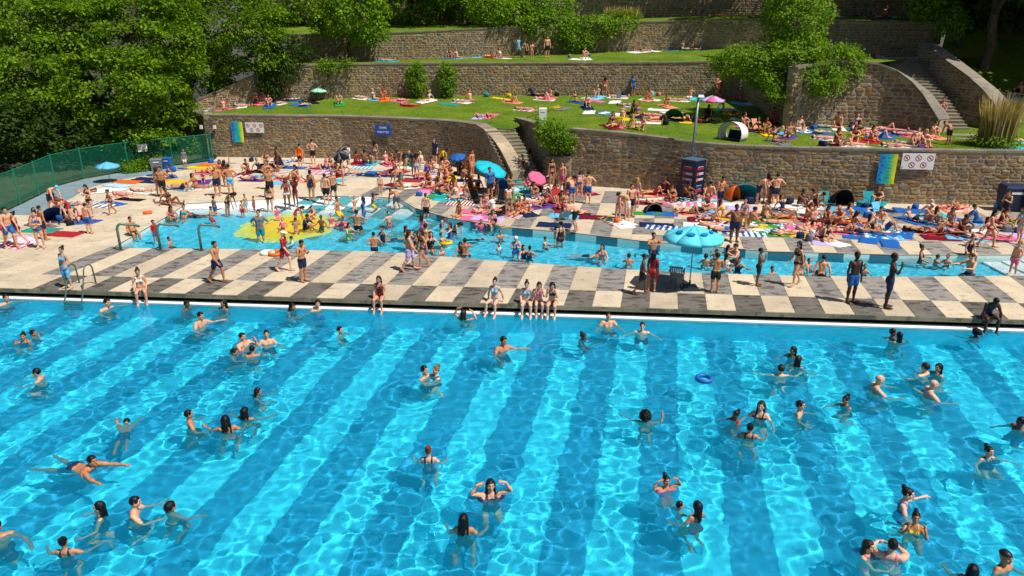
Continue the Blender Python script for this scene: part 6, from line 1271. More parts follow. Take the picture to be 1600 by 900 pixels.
# ---- big pool
crowd('pool', '''8 474 swim_side m 60 2 sk Tn s; 165 482 swim_side m 70 2 sk Tk s; 290 484 swim_side y 80 4 sk Tn s; 350 482 swim_stand w -40 3 lk Sm s; 312 509 swim_side h 70 2 sk Tn c; 455 484 swim_reach w 60 3 lk Sn n; 497 484 swim_wide m 20 2 sk Tb s;
38 534 swim_face g 20 3 bk Sn s; 53 524 swim_face c 100 3 sk Tb n; 381 541 swim_face y 60 2 sk Tn c; 418 537 swim_stand y 20 2 sk Tk c; 363 554 swim_reach c 90 3 sk Tn n 1.35; 395 556 swim_reach y -160 3 sk Tn s; 532 522 swim_stand c 70 2 sk Tn s;
64 592 swim_reach y -80 2 sk Tn s; 298 664 swim_stand y 120 3 sk Tk c; 357 674 swim_side g 190 3 lk Bk c; 384 652 swim_wide g 170 3 lk Bk s; 400 618 swim_reach g 100 3 lk Sn n; 193 676 crawl c 200 3 sk Tn s; 118 729 breast m 72 3 sk Tn s;
157 806 swim_stand w -70 2 lk Sn s; 209 806 swim_reach y 110 2 sk Tn c; 268 797 swim_wide c 150 3 sk Tn n 1.4; 104 866 swim_wide g 185 3 bk Sn c; -3 838 swim_stand m 30 3 sk Tn s;
725 498 swim_hair w 150 2 lb Bk s; 783 548 swim_side m 40 3 sk Tn c; 664 590 hug m 60 2 sk Tn s; 681 588 hug w -60 1 bd Sn s; 908 530 swim_reach g 60 4 bk Sk n; 950 508 swim_stand h 5 2 sk Tn c; 1003 519 swim_wide h -10 1 sb Tn s;
1008 656 swim_up c 165 3 ak Tn n 1.5; 670 722 swim_stand w 180 1 br Sn c; 767 778 swim_hair w 10 2 lk Sn c; 725 832 swim_stand w 175 3 lk Sk c; 1040 765 swim_hair c 15 3 bk Sp c 1.25; 1062 797 hug c 100 2 sk Tw s 1.1; 1087 812 swim_stand w -150 3 lk Sm c;
1238 556 swim_side w -60 3 lk Sn s; 1247 572 swim_stand w 120 2 lb Bk s; 1219 586 swim_wide m 175 1 sb Tn s; 1150 656 swim_side g -75 4 bk Xrr s; 1170 684 swim_stand g 160 3 bk Bn c; 1187 652 swim_stand w -30 1 lb Sk c;
1249 647 swim_stand c 60 2 sk Tn c 1.4; 1323 634 swim_reach g -70 3 bk Sn s; 1366 610 swim_reach m 80 1 n Tb c; 1443 584 swim_stand m -150 1 sb Tn s; 1464 584 swim_stand w -70 2 lk Sk s; 1450 617 swim_reach h 75 1 n Tb c;
1394 529 hug m 70 4 sk Tn s; 1403 533 hug w 200 3 lk Bg s; 1524 526 swim_wide c 190 5 ak Xrg s 1.2; 1593 669 swim_side m -80 4 sk Tb s; 1543 716 swim_wide g 15 2 bk Sn s; 1409 793 swim_side w 60 1 bk Sb c; 1427 828 swim_face g -20 3 bk By c;
1356 866 hug g 40 2 lb Bp s; 1390 874 hug h 160 1 bb Bp c; 1567 889 swim_stand c 20 3 ck Tp c 1.45; 1517 902 swim_stand g 150 3 lk Sn s''')
# ---- walkway
crowd('walk', '''342 442 walk y 75 3 sk Tn - 1.6; 475 440 phone m 60 3 sk Tn - 1.66; 447 424 walk w 80 1 hw Xrr - 1.62; 641 424 walk h 100 2 lb Hcl - 1.66; 661 420 walk w -60 3 lb Wkn - 1.62; 1002 460 walk y 80 4 sk Tk - 1.5; 1018 455 stand w 150 3 lk Xrr - 1.5;
1116 457 arms_folded y 170 3 sk Tk - 1.5; 1183 446 hand_face y 70 4 sk Tk - 1.45; 1241 447 walk w -70 2 lk Bk - 1.7; 1328 473 stand m 8 5 sk Tb - 1.85; 1384 481 hand_face m 65 5 sk Tn - 1.95; 1581 430 stand_relaxed c -60 2 sd Tp - 1.35''')
def edge_sitter(x, kind, pose, yaw, skin, hair, outfit, h=None, v=.1, where='on the edge of the big pool'):
    d = ray(x, 466); k = 24.3 / d.y; p = Vector((d.x * k, 0, 0)); u_ = p.x / EU.x; q = G(u_, v); q = q + EU * ((d.x / d.y) * q.y - q.x) / EU.x; q.z = 0.0
    person(0, 0, pose, kind, yaw, skin, hair, outfit, 'walk', '-', h, where, q)
edge_sitter(221, 'w', 'sit_edge', 25, '2', 'bb', 'Bw', 1.66); edge_sitter(594, 'w', 'sit_edge', -5, '2', 'lb', 'Sm', 1.62); edge_sitter(773, 'w', 'sit_edge_lean', -20, '1', 'bk', 'Bc', 1.62); edge_sitter(823, 'w', 'sit_edge', -3, '1', 'bb', 'Bc', 1.55); edge_sitter(842, 'w', 'sit_face', 0, '1', 'lk', 'Wpn', 1.6); edge_sitter(863, 'w', 'sit_face', -8, '1', 'lk', 'Bk', 1.6); edge_sitter(1551, 'm', 'sit_hunch', -5, '5', 'sk', 'Sn', 1.72)
q = G(-16.55, .12, 0); person(0, 0, 'stand_relaxed', 'w', -15, '2', 'bk', 'Hcc', 'walk', '-', 1.6, 'at the top of the pool ladder', q)
def side_sitter(x, y, kind, pose, yaw, skin, hair, outfit, h, where='on the side of the wading pool'): person(x, y, pose, kind, yaw, skin, hair, outfit, 'walk', '-', h, where, at(x, y, .0))
side_sitter(1283, 431, 'y', 'sit_edge_lean', 165, '2', 'sk', 'Tk', 1.6); side_sitter(1513, 398, 'w', 'sit_edge', 0, '2', 'bk', 'Sk', 1.66)
side_sitter(718, 338, 'w', 'sit_edge', -40, '3', 'lr', 'Bo', 1.6); side_sitter(770, 352, 'g', 'sit_edge', 10, '2', 'lb', 'Bp', 1.5); side_sitter(206, 366, 'h', 'sit_edge', 60, '3', 'sk', 'Td', 1.6); side_sitter(1250, 430, 'w', 'sit_edge_lean', 170, '2', 'lk', 'Bt', 1.6)
# ---- wading pool
crowd('wade', '''244 377 stand c 60 3 sk Xrb f 1.1; 266 384 swim_stand c 90 3 sk Tn n; 247 386 crawl c 0 2 sk Tb s 1.0; 268 344 sit_knees w 40 3 lb Bp f; 288 341 sit_back w 10 3 bk Bt f; 303 339 lie_read y 80 4 sk Tn f; 331 349 swim_reach c 80 3 sk Tr n; 337 337 stand c 160 3 sk Tb f 1.15; 358 337 bend w 80 3 lb Wkk f; 380 339 stand c 20 3 sk Tr f .95; 385 331 stand c 40 3 sk Tc f 1.0; 398 331 stand c -30 3 sk Tp f .9;
423 331 stand w 170 2 lk Bk f; 450 327 hand_face w 20 4 lb Wrw f; 463 324 arms_up w -20 4 lb Sm f; 434 343 swim_stand c 20 3 sk Xpp w 1.0; 442 356 sit_back c 10 2 cr Sp f 1.2; 463 346 bend g 100 3 lb Sr k 1.3; 477 358 sit_knees y 80 3 sk Xnn f; 503 359 swim_stand c 0 4 sk Tk h; 492 341 sit_knees g -40 2 hk Bp f; 463 362 swim_reach c 190 3 sk Ts s; 457 382 swim_side c -60 2 sk Xww c 1.2; 406 352 stand c 30 2 hr Xww t 1.15; 408 373 hands_hips m 5 2 sb Xet k; 529 344 swim_stand y 70 3 sk Ty c; 518 353 swim_stand c 20 2 sb Sp c 1.1; 536 357 swim_stand c -40 3 lb Sp c 1.1;
555 332 swim_hair c 10 2 sb Ts w 1.1; 569 347 stand w -80 3 lb Xbb k; 559 360 swim_wide y 175 3 sk Tk t; 583 331 swim_reach c 80 4 sk Ty n; 585 392 hands_hips y 190 3 sk Tn t 1.5; 598 377 swim_stand g -20 3 bk Sn w; 511 322 stand m 175 2 sk Tk f; 522 318 stand_relaxed y -160 3 hb Tk f; 488 318 stand w 170 3 bk Sn f; 424 314 hands_hips m 5 3 sk Tk f;
666 337 stand y 178 2 sk Tk k; 660 357 swim_stand c 160 2 lb Sp t; 690 355 bend c 40 2 cr Tr t 1.2; 711 366 bend w 50 2 lb Bk t; 621 326 bend_low y -140 3 sk Te f; 666 384 stand h 170 2 sk Tn t; 674 388 swim_stand w 10 2 lb Sk c; 690 381 hug c 80 2 sk Ty c; 636 384 hug w 70 3 lb Wke t; 650 388 swim_stand w -30 3 lb Bk c; 752 357 swim_stand c 0 3 bk Sp c; 775 361 swim_wide g 150 3 bk St c; 780 390 stand c 15 2 lb Sw c 1.1; 736 374 crawl c 90 3 sk Tn s; 720 398 swim_stand g 20 3 lk Bk s; 727 399 hug y 175 3 sb Tn s; 676 396 swim_stand c 100 3 sk Tn s;
806 396 phone w 5 1 cw Sb w; 850 386 swim_reach c 80 2 sk Tn w; 875 379 stand w -150 2 bb Sk t; 818 402 swim_stand g 30 2 lk Sn s; 827 404 swim_reach g 160 3 bk Sn n; 982 412 swim_reach c 170 3 sk Tn s; 1020 393 hug m 10 3 sk Tn w; 1118 402 swim_face c -70 3 sk Tn s; 1137 405 hug g 70 2 lk Bn c; 1150 406 swim_reach y -80 2 sk Tk s; 1135 417 swim_stand g 60 3 lk Sw n; 1206 430 swim_stand c 20 3 sk Tn s; 1263 419 hug c 30 3 sk Tb s; 1152 424 swim_side g -20 3 bk Sn n; 1350 428 swim_stand c -20 3 sk Tn h;
1437 410 swim_stand w 60 3 bk Sn s; 1461 412 swim_reach c 90 3 sk Tn h; 1479 412 swim_stand c -40 2 sb Tn s; 1515 428 swim_reach m -80 2 sk Tn n; 1102 412 swim_stand c 170 3 sk Tn s; 703 372 hug g -60 2 lb Sb c; 608 352 swim_wide c 40 2 sk Tr c; 545 372 swim_reach g 60 2 lb Sg s; 620 372 crawl y 100 2 sk Tn s; 782 372 swim_wide c 20 3 sk Tb c; 690 398 swim_face c 10 2 sb Tr s; 920 398 crawl y 80 2 sk Tn s; 940 404 swim_stand g -30 2 lb Bp c''')
# ---- far deck, left to right
crowd('deck', '''2 382 walk w 80 3 lb Xcr -; 20 388 walk m 60 2 sk Tb -; 32 385 walk g -70 2 bk Sm -; 65 388 arms_folded w 10 2 bk Wbb - 1.66; 72 375 stand y 150 3 sk Tn -; 92 338 sit_knees m 40 2 sk Tn cw; 84 330 bend m 70 2 hc Tn -; 112 350 bend w -60 2 lr Sr -; 128 343 sit_back h 30 1 n Tr b; 141 365 stand y 175 2 sb Tb - 1.45; 143 338 phone w -10 2 lb Bk - 1.66; 175 335 walk c -40 3 sk Rk - 1.25; 105 345 kneel w 70 2 lb Bk -; 120 322 lie_back w 80 2 lb Bb q; 150 300 lie_front m -70 2 sk Tn w; 190 306 lie_back w 60 2 lb Wpp ow; 60 352 sit_back w 60 2 lb Br tr;
290 264 stand c 20 3 sk Xew - 1.35; 256 308 hands_hips m 5 3 sk Tk -; 250 306 stand w 170 2 lb Be -; 266 320 sit_back_knee w 80 4 bk Bk -; 255 318 lie_back w 60 2 lb Sw -; 285 296 lie_knees m 70 3 sk Tn cn; 307 294 sit_back w 80 3 lb Br w; 318 284 sit_knees c 20 2 lb Xpr v; 322 271 lie_knees w 80 2 lb Bs s; 338 272 lie_back w 70 2 lb By p; 341 306 phone m 10 3 n Tn -; 362 304 hands_hips m -160 3 sk Tc -; 348 292 stand w 30 3 lb Br -; 355 292 wave w 170 3 lb Bk -; 342 262 lie_front w 80 2 lb Wbb y; 388 270 sit_knees w -20 3 bk Sr m; 395 282 lie_back m 80 2 sk Tv v; 240 284 lie_front m 80 2 sk Tn n; 262 278 sit_back w -60 3 lk Bn nb; 222 300 lie_back w 75 2 lb Bw w;
416 258 sit_knees m 20 3 sk Tk n; 405 268 sit_back w 60 3 bk Sk k; 428 268 kneel w 80 3 lb Sk wr; 434 268 stand w -60 4 bk Xmk - 1.6; 420 296 hands_hips m 8 3 sk Tk -; 450 280 lie_back w 80 2 lb Br p; 466 281 sit_knees w -60 3 lb Bp rw; 478 284 lie_front w 80 2 lb Bs s; 470 262 stand w 170 2 bk Xok -; 490 256 hands_hips m 175 2 sk Tk -; 497 265 lie_knees w 60 2 lb Bp pw; 509 262 sit_back w -40 2 lb Wpp p; 516 264 sit_knees w 30 2 bk Bk b; 528 275 sit_knees w -30 3 lb Sr m; 548 272 sit_back w 60 2 lb Bw bw; 537 290 stand w 100 2 lb Wrs - 1.6; 556 256 sit_knees w 170 4 ak Sr r; 570 257 sit_knees m 185 4 ak Tk v; 580 256 sit_back y 170 3 sk Tt q; 587 255 stand w 175 3 lb Bb -; 595 305 stand c 10 2 sk Rr - 1.2; 545 262 phone w -30 2 lb Xwb -; 488 312 stand w 175 3 bk Sn - 1.66;
604 256 sit_back w 30 2 lb Wpp p; 612 254 sit_knees w -20 3 lb Br m; 606 275 lie_back w 80 3 bk Sr nb; 616 267 sit_knees w 60 3 lb Bp r; 632 266 bend w -50 3 bk Sk -; 647 275 stand m 30 4 sk Xkb -; 652 280 stand w 170 2 lb Bc -; 641 256 sit_knees w -10 2 yb Xtt g;''' .replace('yb', 'ly') + '''660 256 sit_back w 60 1 ly Bw w; 680 256 stand m -40 1 ng Xnk - 1.75;'''.replace('ng', 'sg') + '''690 264 bend w 60 2 bk Xyk -; 695 266 sit_knees w 20 2 lb Bs s; 666 272 sit_back w -30 3 lb Sv p; 674 268 sit_knees m 20 2 sk Tn bw; 668 292 sit_knees w 20 3 lb Sm pm; 682 292 sit_back w -50 3 lb Br p; 695 288 sit_cross w 30 3 bk Sm m; 690 304 sit_back_knee w 60 3 lb Bk q; 700 302 lie_knees m 70 3 sk Tn wc; 712 298 kneel w -40 3 lb Br s; 722 282 sit_knees w 80 3 lb Bb n; 718 270 sit_knees m 10 4 ak Tk k; 730 274 bend w 70 3 lb Bs -; 738 276 stand m 60 3 sk Ts -; 735 292 kneel m -20 4 sk Tk o; 714 310 sit_back w 70 2 lr Bw wn; 726 310 sit_back m -70 2 sk Tn k; 755 255 sit_knees w 20 2 lb Bw w; 620 290 lie_front w 60 3 lk Bk m; 640 293 lie_back m -75 2 sk Tw w; 628 296 bend_low m -60 3 sk Te -; 664 280 lie_knees w 70 2 lb Br v; 704 278 sit_knees w 0 2 lk Wrr y; 747 298 sit_cross w 30 3 bk Sk -;
757 325 sit_cross w 10 2 lb Bp l; 771 330 sit_back w 60 3 lb Xww pw; 786 334 lie_read w -60 3 lb Sm n; 740 332 lie_front w 70 2 lb Bp p; 766 310 stand m 30 3 sk Xbk -; 775 308 bend w -60 4 lb Sk -; 790 296 sit_knees w 40 3 lb Bb c; 795 336 bend w 180 3 lb Wwe -; 817 282 stand w 60 3 bk Sr -; 828 270 stand w 160 2 lb Bo - 1.6; 822 296 sit_knees c 20 2 lb Xpp q; 836 292 kneel w -60 2 ly Bg g; 845 300 sit_back m 40 3 sk Xkk nw; 855 290 sit_back w -30 2 lb Bb w; 862 292 stand w 20 3 lb Bn -; 878 298 stand m -30 2 sk Tp - 1.7; 868 306 kneel w 170 3 lb Sr r; 884 312 bend m 60 3 sk Tn -; 893 318 bend y -150 2 sk Tb -; 905 308 bend w 170 2 lb Bb -; 918 318 hands_hips m 178 2 sk Tb -; 914 300 sit_knees w 20 3 lb Bk m; 898 334 lie_front m 80 2 sk Tk n; 852 322 sit_back_knee w -50 3 lb Bm v; 860 318 lie_knees w 60 2 lb Sr p; 818 332 sit_cross m 30 3 sk Ts n; 808 334 sit_back w -20 3 lb Br rw; 898 362 splash_dive m -110 2 sk Tk - ; 826 318 lie_back w 80 2 lb Bp pw; 832 308 sit_knees w 30 3 lb Bn b; 900 300 sit_back w 60 3 lk Wmm p; 876 326 kneel m 10 3 sk Tr r;
966 346 bend w 30 2 ly Bs w; 978 344 bend m -60 2 sk Tw -; 985 338 stand m 20 2 sk Tk - 1.65; 994 324 stand w 160 2 ly Wpp - 1.6; 1004 310 lie_back w 75 2 lb Br w; 1022 304 lie_knees m 80 3 sk Tr r; 1036 300 sit_back w -60 3 lk Sm k; 1045 314 sit_knees w 20 3 lb Bm w; 1050 312 sit_cross w -20 3 lb Sm n; 1070 312 sit_knees m 40 4 sk Tk cw; 1010 318 lie_front w 80 2 lb Bk m; 1084 308 sit_back w 30 2 lb Xww w; 1095 306 kneel c 20 3 sk Xyy p; 1108 308 sit_back m 170 2 sk Tb p; 1078 334 lie_knees w 70 2 lb Bm s; 1090 334 lie_read m 80 3 sk Tk r; 1106 330 sit_knees w -40 2 ly Bb c; 1124 328 phone m 20 3 sk Tn -; 1112 346 lie_knees w 60 2 lb Bm mw; 1146 378 hands_hips h 5 4 sk Tn - 1.72; 1160 362 stand w -30 2 bk Be - 1.6; 1184 318 bend m 60 2 sk Tn -; 1196 316 hands_hips w -170 2 lb Bq -; 1170 356 kneel m 100 3 sk Tw y; 1130 340 sit_back w 60 2 lb By y; 1176 336 lie_back w 80 2 lb Bp s; 1192 342 sit_back m -60 3 sk Tk g; 1094 352 lie_front w 75 2 lb Bw w; 1134 362 lie_back m 80 2 sk Tb bw;
1210 320 hands_hips m 172 2 sk Tn -; 1204 318 bend w 60 4 lk Sk -; 1248 322 sit_knees w 40 4 bk Sk w; 1274 324 sit_back_knee w 60 4 bk Bw w; 1232 342 lie_knees w 80 3 lb Bo o; 1260 344 sit_knees w 30 2 lr Br p; 1270 350 sit_back m -30 2 sk Tk s; 1288 348 kneel w 20 3 lb Sr rw; 1300 346 lie_read w 80 3 lb Br r; 1312 352 sit_knees m -60 3 n Ts k; 1318 364 lie_knees w 70 2 lb Wrr p; 1290 376 sit_cross w 20 2 lk Sk w; 1282 374 sit_cross y -20 2 sb Tn l; 1245 360 lie_front w 80 2 lb Bb wb; 1235 366 lie_back w 75 2 lb Bo y; 1330 344 sit_back w 60 2 lb By y; 1352 348 lie_front w -60 3 lb Wpp p; 1362 366 sit_back_knee w 60 2 lk Sk b; 1372 352 sit_knees m -20 2 sk Tw c; 1383 360 lie_knees m 80 2 sk Tn cw; 1370 318 sit_knees w -30 2 lr Bk t; 1340 366 lie_read w 70 3 lb Be b; 1214 350 lie_back w 80 2 lb Bp cw; 1222 330 sit_back w 30 3 lb Sn e; 1272 338 bend y 20 3 sk Tn -; 1330 360 kneel w 100 2 lb Bs m; 1205 366 lie_front m 80 2 sk Tt g;
1446 348 sit_knees m 30 2 cw Ts b; 1455 340 sit_back h 10 1 n Tn l; 1466 352 sit_back w 60 3 lb Bt t; 1484 352 kneel w -30 3 lb Bc r; 1500 366 sit_knees m 5 4 sk Tk m; 1478 368 lie_read w 70 3 lb Bb r; 1462 364 lie_knees w 80 3 lb Wmm p; 1478 326 lie_back w 80 2 lr Br s; 1496 328 lie_knees w -70 2 lb Bs w; 1524 348 sit_back m 60 3 sk Xbb c; 1542 388 walk w 40 2 lk Br - 1.7; 1566 350 phone w -60 2 bk Sk - 1.7; 1562 352 kneel w 30 3 lb Sm -; 1590 380 walk w -50 2 lb Bc -; 1596 345 sit_back w -60 3 lb Bg g; 1578 358 lie_back w 80 2 lb Bk e; 1508 372 lie_front w 80 2 lb Bc c; 1440 362 lie_back m 70 3 sk Tk k; 1420 344 sit_back c 20 2 sb Tb b; 1545 368 sit_back w 40 2 lb Bp p''')
# ---- lawns
crowd('lawn', '''318 172 lie_back w 80 2 lb Bb bw; 406 152 sit_back w 60 2 ly Bo o; 416 152 sit_knees w -20 2 lb Bp p; 420 166 sit_knees w 30 2 sb Ts b; 432 162 lie_front m 70 2 sk Tt w; 456 152 lie_back w -70 2 lb Wtt b; 565 154 lie_back w 60 2 lb Bw w; 585 156 sit_back w 60 2 ly Bt c; 600 155 sit_knees w 10 3 bk So o; 622 158 lie_front w 75 2 lb Bp p; 722 160 lie_back w 70 2 lb Bw w; 735 158 sit_back w 30 2 bk Bs -; 748 183 lie_back w 20 2 lb Bp l; 764 182 lie_back w 15 2 lb Br p; 832 149 sit_back m 60 3 sk Xnn k; 850 156 lie_knees w 70 2 lb Bp w; 860 154 sit_knees w -30 2 lb Br p; 934 152 sit_knees w -20 2 ly Bw c; 945 150 stand w 170 3 lb Wss - 1.5; 965 153 lie_back m 70 2 sk Tb w; 988 148 stand w 30 3 lb Xbb - 1.6; 1010 156 sit_knees w 60 3 lb Bs w; 1016 156 sit_cross w -30 2 lb Bp s; 1060 158 lie_back w 60 2 lb Bs w; 1078 154 sit_back m -40 3 sk Tw c; 1118 146 stand m 60 3 sk Tr - 1.75; 1121 146 hug w -80 2 lk Bs - 1.65; 1153 152 sit_knees w 20 3 bk Sp p; 1180 163 sit_knees w 30 2 lb Bw w; 1190 162 sit_back w -40 3 lb Bc c; 972 186 sit_knees w 160 3 ly Bw y; 988 178 sit_knees w 20 4 bk Sk k; 996 182 sit_back w -30 3 lb Bb n; 956 198 sit_back w -20 3 lb Bm m; 966 199 lie_knees w 60 2 lb Bs p; 988 202 sit_cross w 170 2 ly By -; 1004 203 sit_knees w -20 2 bk Bs -; 1020 182 lie_back w 60 2 lb Bp p; 1032 188 lie_knees m 70 2 sk Tn s; 1070 190 lie_read w -70 2 lb Bk y; 1104 188 sit_knees m 10 5 sk Xkk k; 1086 190 lie_back w 60 3 lb Sr r; 1186 206 sit_back w 30 3 lb Bk n; 1196 208 sit_knees w -10 3 lb By y;
1217 172 bend w 80 2 lb Bs - 1.6; 1222 180 sit_knees w 40 3 bk Sn b; 1205 190 sit_knees w 20 3 lb Br r; 1248 203 sit_cross w 10 2 bk Bw w; 1308 200 kneel m -20 3 sk Tm w; 1338 200 sit_back w -30 2 lb Bb b; 1305 226 sit_knees w 20 3 lr Sm m; 1318 228 lie_knees w 60 2 lb Br c; 1330 228 lie_back w 70 2 lb Bs w; 1334 222 sit_knees w -20 2 lb Bm r; 1350 205 lie_back w 80 2 lb Bp s; 1385 204 lie_knees w 60 2 lb Bp v; 1395 206 lie_back w 70 3 lb Wpp b; 1402 194 sit_back m 30 3 hn Tr n; 1412 200 sit_knees w 20 2 hr Bs p; 1425 198 kneel w -40 2 lb Bw e; 1438 198 bend m 80 2 sk Tk -; 1400 230 lie_back w 60 2 lb Bp w; 1418 228 lie_knees w 30 2 lb Bt t; 1440 229 sit_knees w 10 1 ly Sr r; 1432 226 sit_back m -30 2 sk Tn b; 1467 195 stand_relaxed w -40 2 bk Bs - 1.7; 1480 226 bend m 200 3 sk Tk - 1.5; 1583 150 lie_back w 80 2 ly Bw q; 1595 148 sit_back w 20 3 lb Bs n; 1582 222 lie_front w 80 2 lb Bc c; 1210 222 sit_back w 20 3 lb Bk e; 1272 208 lie_front w 60 2 lb Bt b''')
crowd('lawn', '''352 168 sit_back w 30 2 lb Bp p; 380 158 lie_back w 70 2 lb Bc w; 470 165 lie_front m 60 2 sk Tn b; 530 162 sit_knees w 20 2 lb Bt g; 640 166 lie_back w 70 3 lb Br r; 670 158 sit_back w -40 2 ly Bw w; 800 160 lie_knees w 60 2 lb Bs s; 820 172 lie_back w 70 2 lb Bp pw; 900 160 sit_back w 40 3 lb Bk b; 915 168 sit_knees m 20 2 sk Tn n; 980 166 lie_back w 70 2 lb Bb bw; 1040 166 sit_knees w 10 3 lb Br s; 1050 176 lie_front w 60 2 lb Bw w; 1130 172 sit_back w 60 2 lb Bt q; 1145 178 lie_back m 70 3 sk Tk y; 1160 200 sit_knees w 20 2 lb Bp p; 1215 208 lie_knees w 60 2 lb Bb c; 1232 214 sit_back m -30 3 sk Tn v; 1290 218 lie_back w 70 2 lb Bs w; 1360 220 sit_knees w 10 2 lb Br r; 1374 216 lie_knees m 60 2 sk Tb b; 1345 212 sit_back w 40 3 lb Bk y; 1290 200 lie_back w 70 2 lb Bt t; 1455 214 sit_knees w 20 2 lb Bw s; 1415 212 lie_back w 60 2 lb Bp p; 1560 160 sit_back m 20 2 sk Tn w''')
crowd('lawn', '''525 93 lie_knees w 60 2 lb Bp k; 537 92 sit_back m 60 2 sk Tv -; 604 92 lie_back w 80 2 lb Wtp q; 702 88 sit_knees w 20 3 bk Sn b; 715 90 sit_back w 60 2 lb Bs c; 768 90 lie_knees w 60 2 lb Bs r; 782 91 sit_back w 50 3 lb Bw w; 810 90 walk m 60 3 sk Xcc - 1.7; 818 90 bend w 60 2 lb Bw - 1.6; 831 94 phone w 20 2 lb Bs - 1.5; 855 90 stand m 5 2 sk Tk - 1.75; 912 92 sit_knees w 30 2 lb Bs w; 1002 81 lie_back w 70 3 bk Sk w; 1067 78 sit_back w 30 2 lb Bt t; 1078 79 lie_back m 80 2 sk Tn g; 1362 86 sit_knees w 20 2 lb Br - 1.5''', 'on the middle terrace')
crowd('lawn', '''1303 26 sit_knees w 20 2 lb Xww w; 1364 27 sit_knees w 20 3 bk Sb r; 1384 27 sit_back m -20 3 sk Tr r; 1130 22 lie_back w 80 2 ly Bs y''', 'on the top terrace')
# ---- the nearest and largest 290 are individuals, the small far ones one mass
def shows(q):
    h = q[10] or KIND[q[3]][1]; f = .35 if q[2].startswith('lie') else .55 if q[2][:3] in ('sit', 'kne') else 1.0
    if q[8] in ('pool', 'wade') and q[9] in 'hnscw': f *= .45
    p = at(q[0], q[1], 0) if q[8] != 'lawn' else hit(q[0], q[1]); return -h * f / (Vector((p.x, p.y, p.z - HC)).length)
SPECS.sort(key=shows)
for i, q in enumerate(SPECS): person(*q, far=i >= 290)
m_far, t, b = mat('far_crowd'); b.inputs['Roughness'].default_value = .55; vc = node(t, 'ShaderNodeVertexColor', layer_name='tint'); t.links.new(mixc(t, 1.0, vc.outputs[0], ramp(t, noise(t, 9), [(.3, (.88, .86, .86, 1)), (.7, (1.05, 1, 1, 1))]), 'MULTIPLY'), b.inputs['Base Color'])
me = npmesh('crowd', np.concatenate(FARV), np.concatenate(FARF), m_far); ca = me.color_attributes.new('tint', 'FLOAT_COLOR', 'POINT'); ca.data.foreach_set('color', np.concatenate(FARC).astype(np.float32).ravel())
tag(obj('crowd', me), 'mass of small distant sunbathers on the deck and lawns', None, None, 'stuff')
# ---- towels lying free, bags
def spread(zone, text):
    for ln in text.strip().split(';'):
        q = ln.split()
        if q: p = ZONE[zone](float(q[0]), float(q[1])); place_towel(p + Vector((0, 0, .004)), R(float(q[2])), q[3][0], zone, q[3][1] if len(q[3]) > 1 else None, w=float(q[4]) if len(q) > 4 else .9, slope=lawn_normal(p) if zone == 'lawn' else None)
spread('deck', '''18 384 80 pw; 40 376 60 wl; 100 366 80 r; 130 346 75 bv; 65 360 80 tg; 150 318 80 wb; 160 322 85 ew; 175 296 80 w; 185 290 70 cw; 200 284 80 o; 178 318 60 b .6; 204 312 75 k .6; 230 280 80 n; 252 274 70 nb; 275 284 80 y; 300 296 80 sw; 310 262 80 y; 330 258 85 o; 380 276 80 rw; 410 276 85 q; 440 252 70 bw; 460 262 80 b; 445 287 80 c; 500 270 80 pw; 520 282 80 q; 565 262 85 qw; 590 270 80 b; 575 274 70 n; 630 262 80 w; 640 282 80 r; 655 262 60 bw; 672 300 80 pl; 700 312 75 q; 720 318 80 rw; 690 308 85 g; 745 342 80 p; 762 342 75 l; 800 296 80 wc; 812 306 80 g; 826 310 75 w; 850 310 80 pr; 882 338 70 c; 866 352 80 n; 930 340 80 m; 958 346 20 vy; 970 350 15 w; 1010 334 80 g .7; 1034 334 75 b; 1026 352 80 n; 1036 356 70 bw; 1058 318 80 p; 1090 320 80 pw; 1120 312 80 c; 1140 320 85 w; 1160 326 80 l; 1100 344 80 m; 1125 354 80 w; 1145 356 80 cb; 1168 366 80 wb; 1190 352 80 g; 1200 362 75 w; 1218 342 80 g; 1228 322 80 w; 1240 330 85 w; 1318 334 -35 b 1.1; 1338 328 -30 b 1.0; 1358 374 -30 b .8; 1346 370 70 b 1.2; 1380 370 70 cw; 1255 356 80 p; 1222 362 80 c; 1300 340 80 qw; 1390 380 -20 b .8; 1424 330 75 b 1.2; 1410 366 -30 b .9; 1462 338 80 q; 1500 330 85 s; 1510 345 60 b; 1530 362 80 w; 1560 372 80 p; 1582 368 80 l; 1590 352 80 g; 1470 372 80 m; 1490 360 80 pv; 1386 330 80 n .6''')
spread('lawn', '''430 156 -60 t .6; 470 158 50 n .6; 490 160 40 k .6; 700 163 70 t .6; 780 154 60 y .5; 925 154 70 cw; 960 160 60 w; 870 168 60 yk; 880 170 50 e; 920 176 75 w; 945 177 70 bt; 955 178 80 w; 1012 192 70 w .7; 1090 156 60 q; 1160 162 50 c; 1170 165 60 c .6; 1160 188 40 w; 1172 186 30 y .4; 1235 201 75 wr; 1270 205 70 b; 1282 208 60 b .6; 1250 196 80 k .7; 1360 206 80 sw; 1380 210 85 b 1.3; 1405 210 80 bv; 1340 230 80 w; 1450 205 80 w; 1570 152 80 b; 1590 156 70 q; 1580 232 80 q; 930 158 50 p .7; 1030 172 70 w; 608 94 80 q; 745 90 80 c; 905 93 75 w; 990 82 60 w; 1020 80 60 w .7; 1045 78 50 b; 1075 77 80 t; 1090 74 80 n; 1375 26 80 b; 1400 27 80 bg; 1418 28 80 g''')
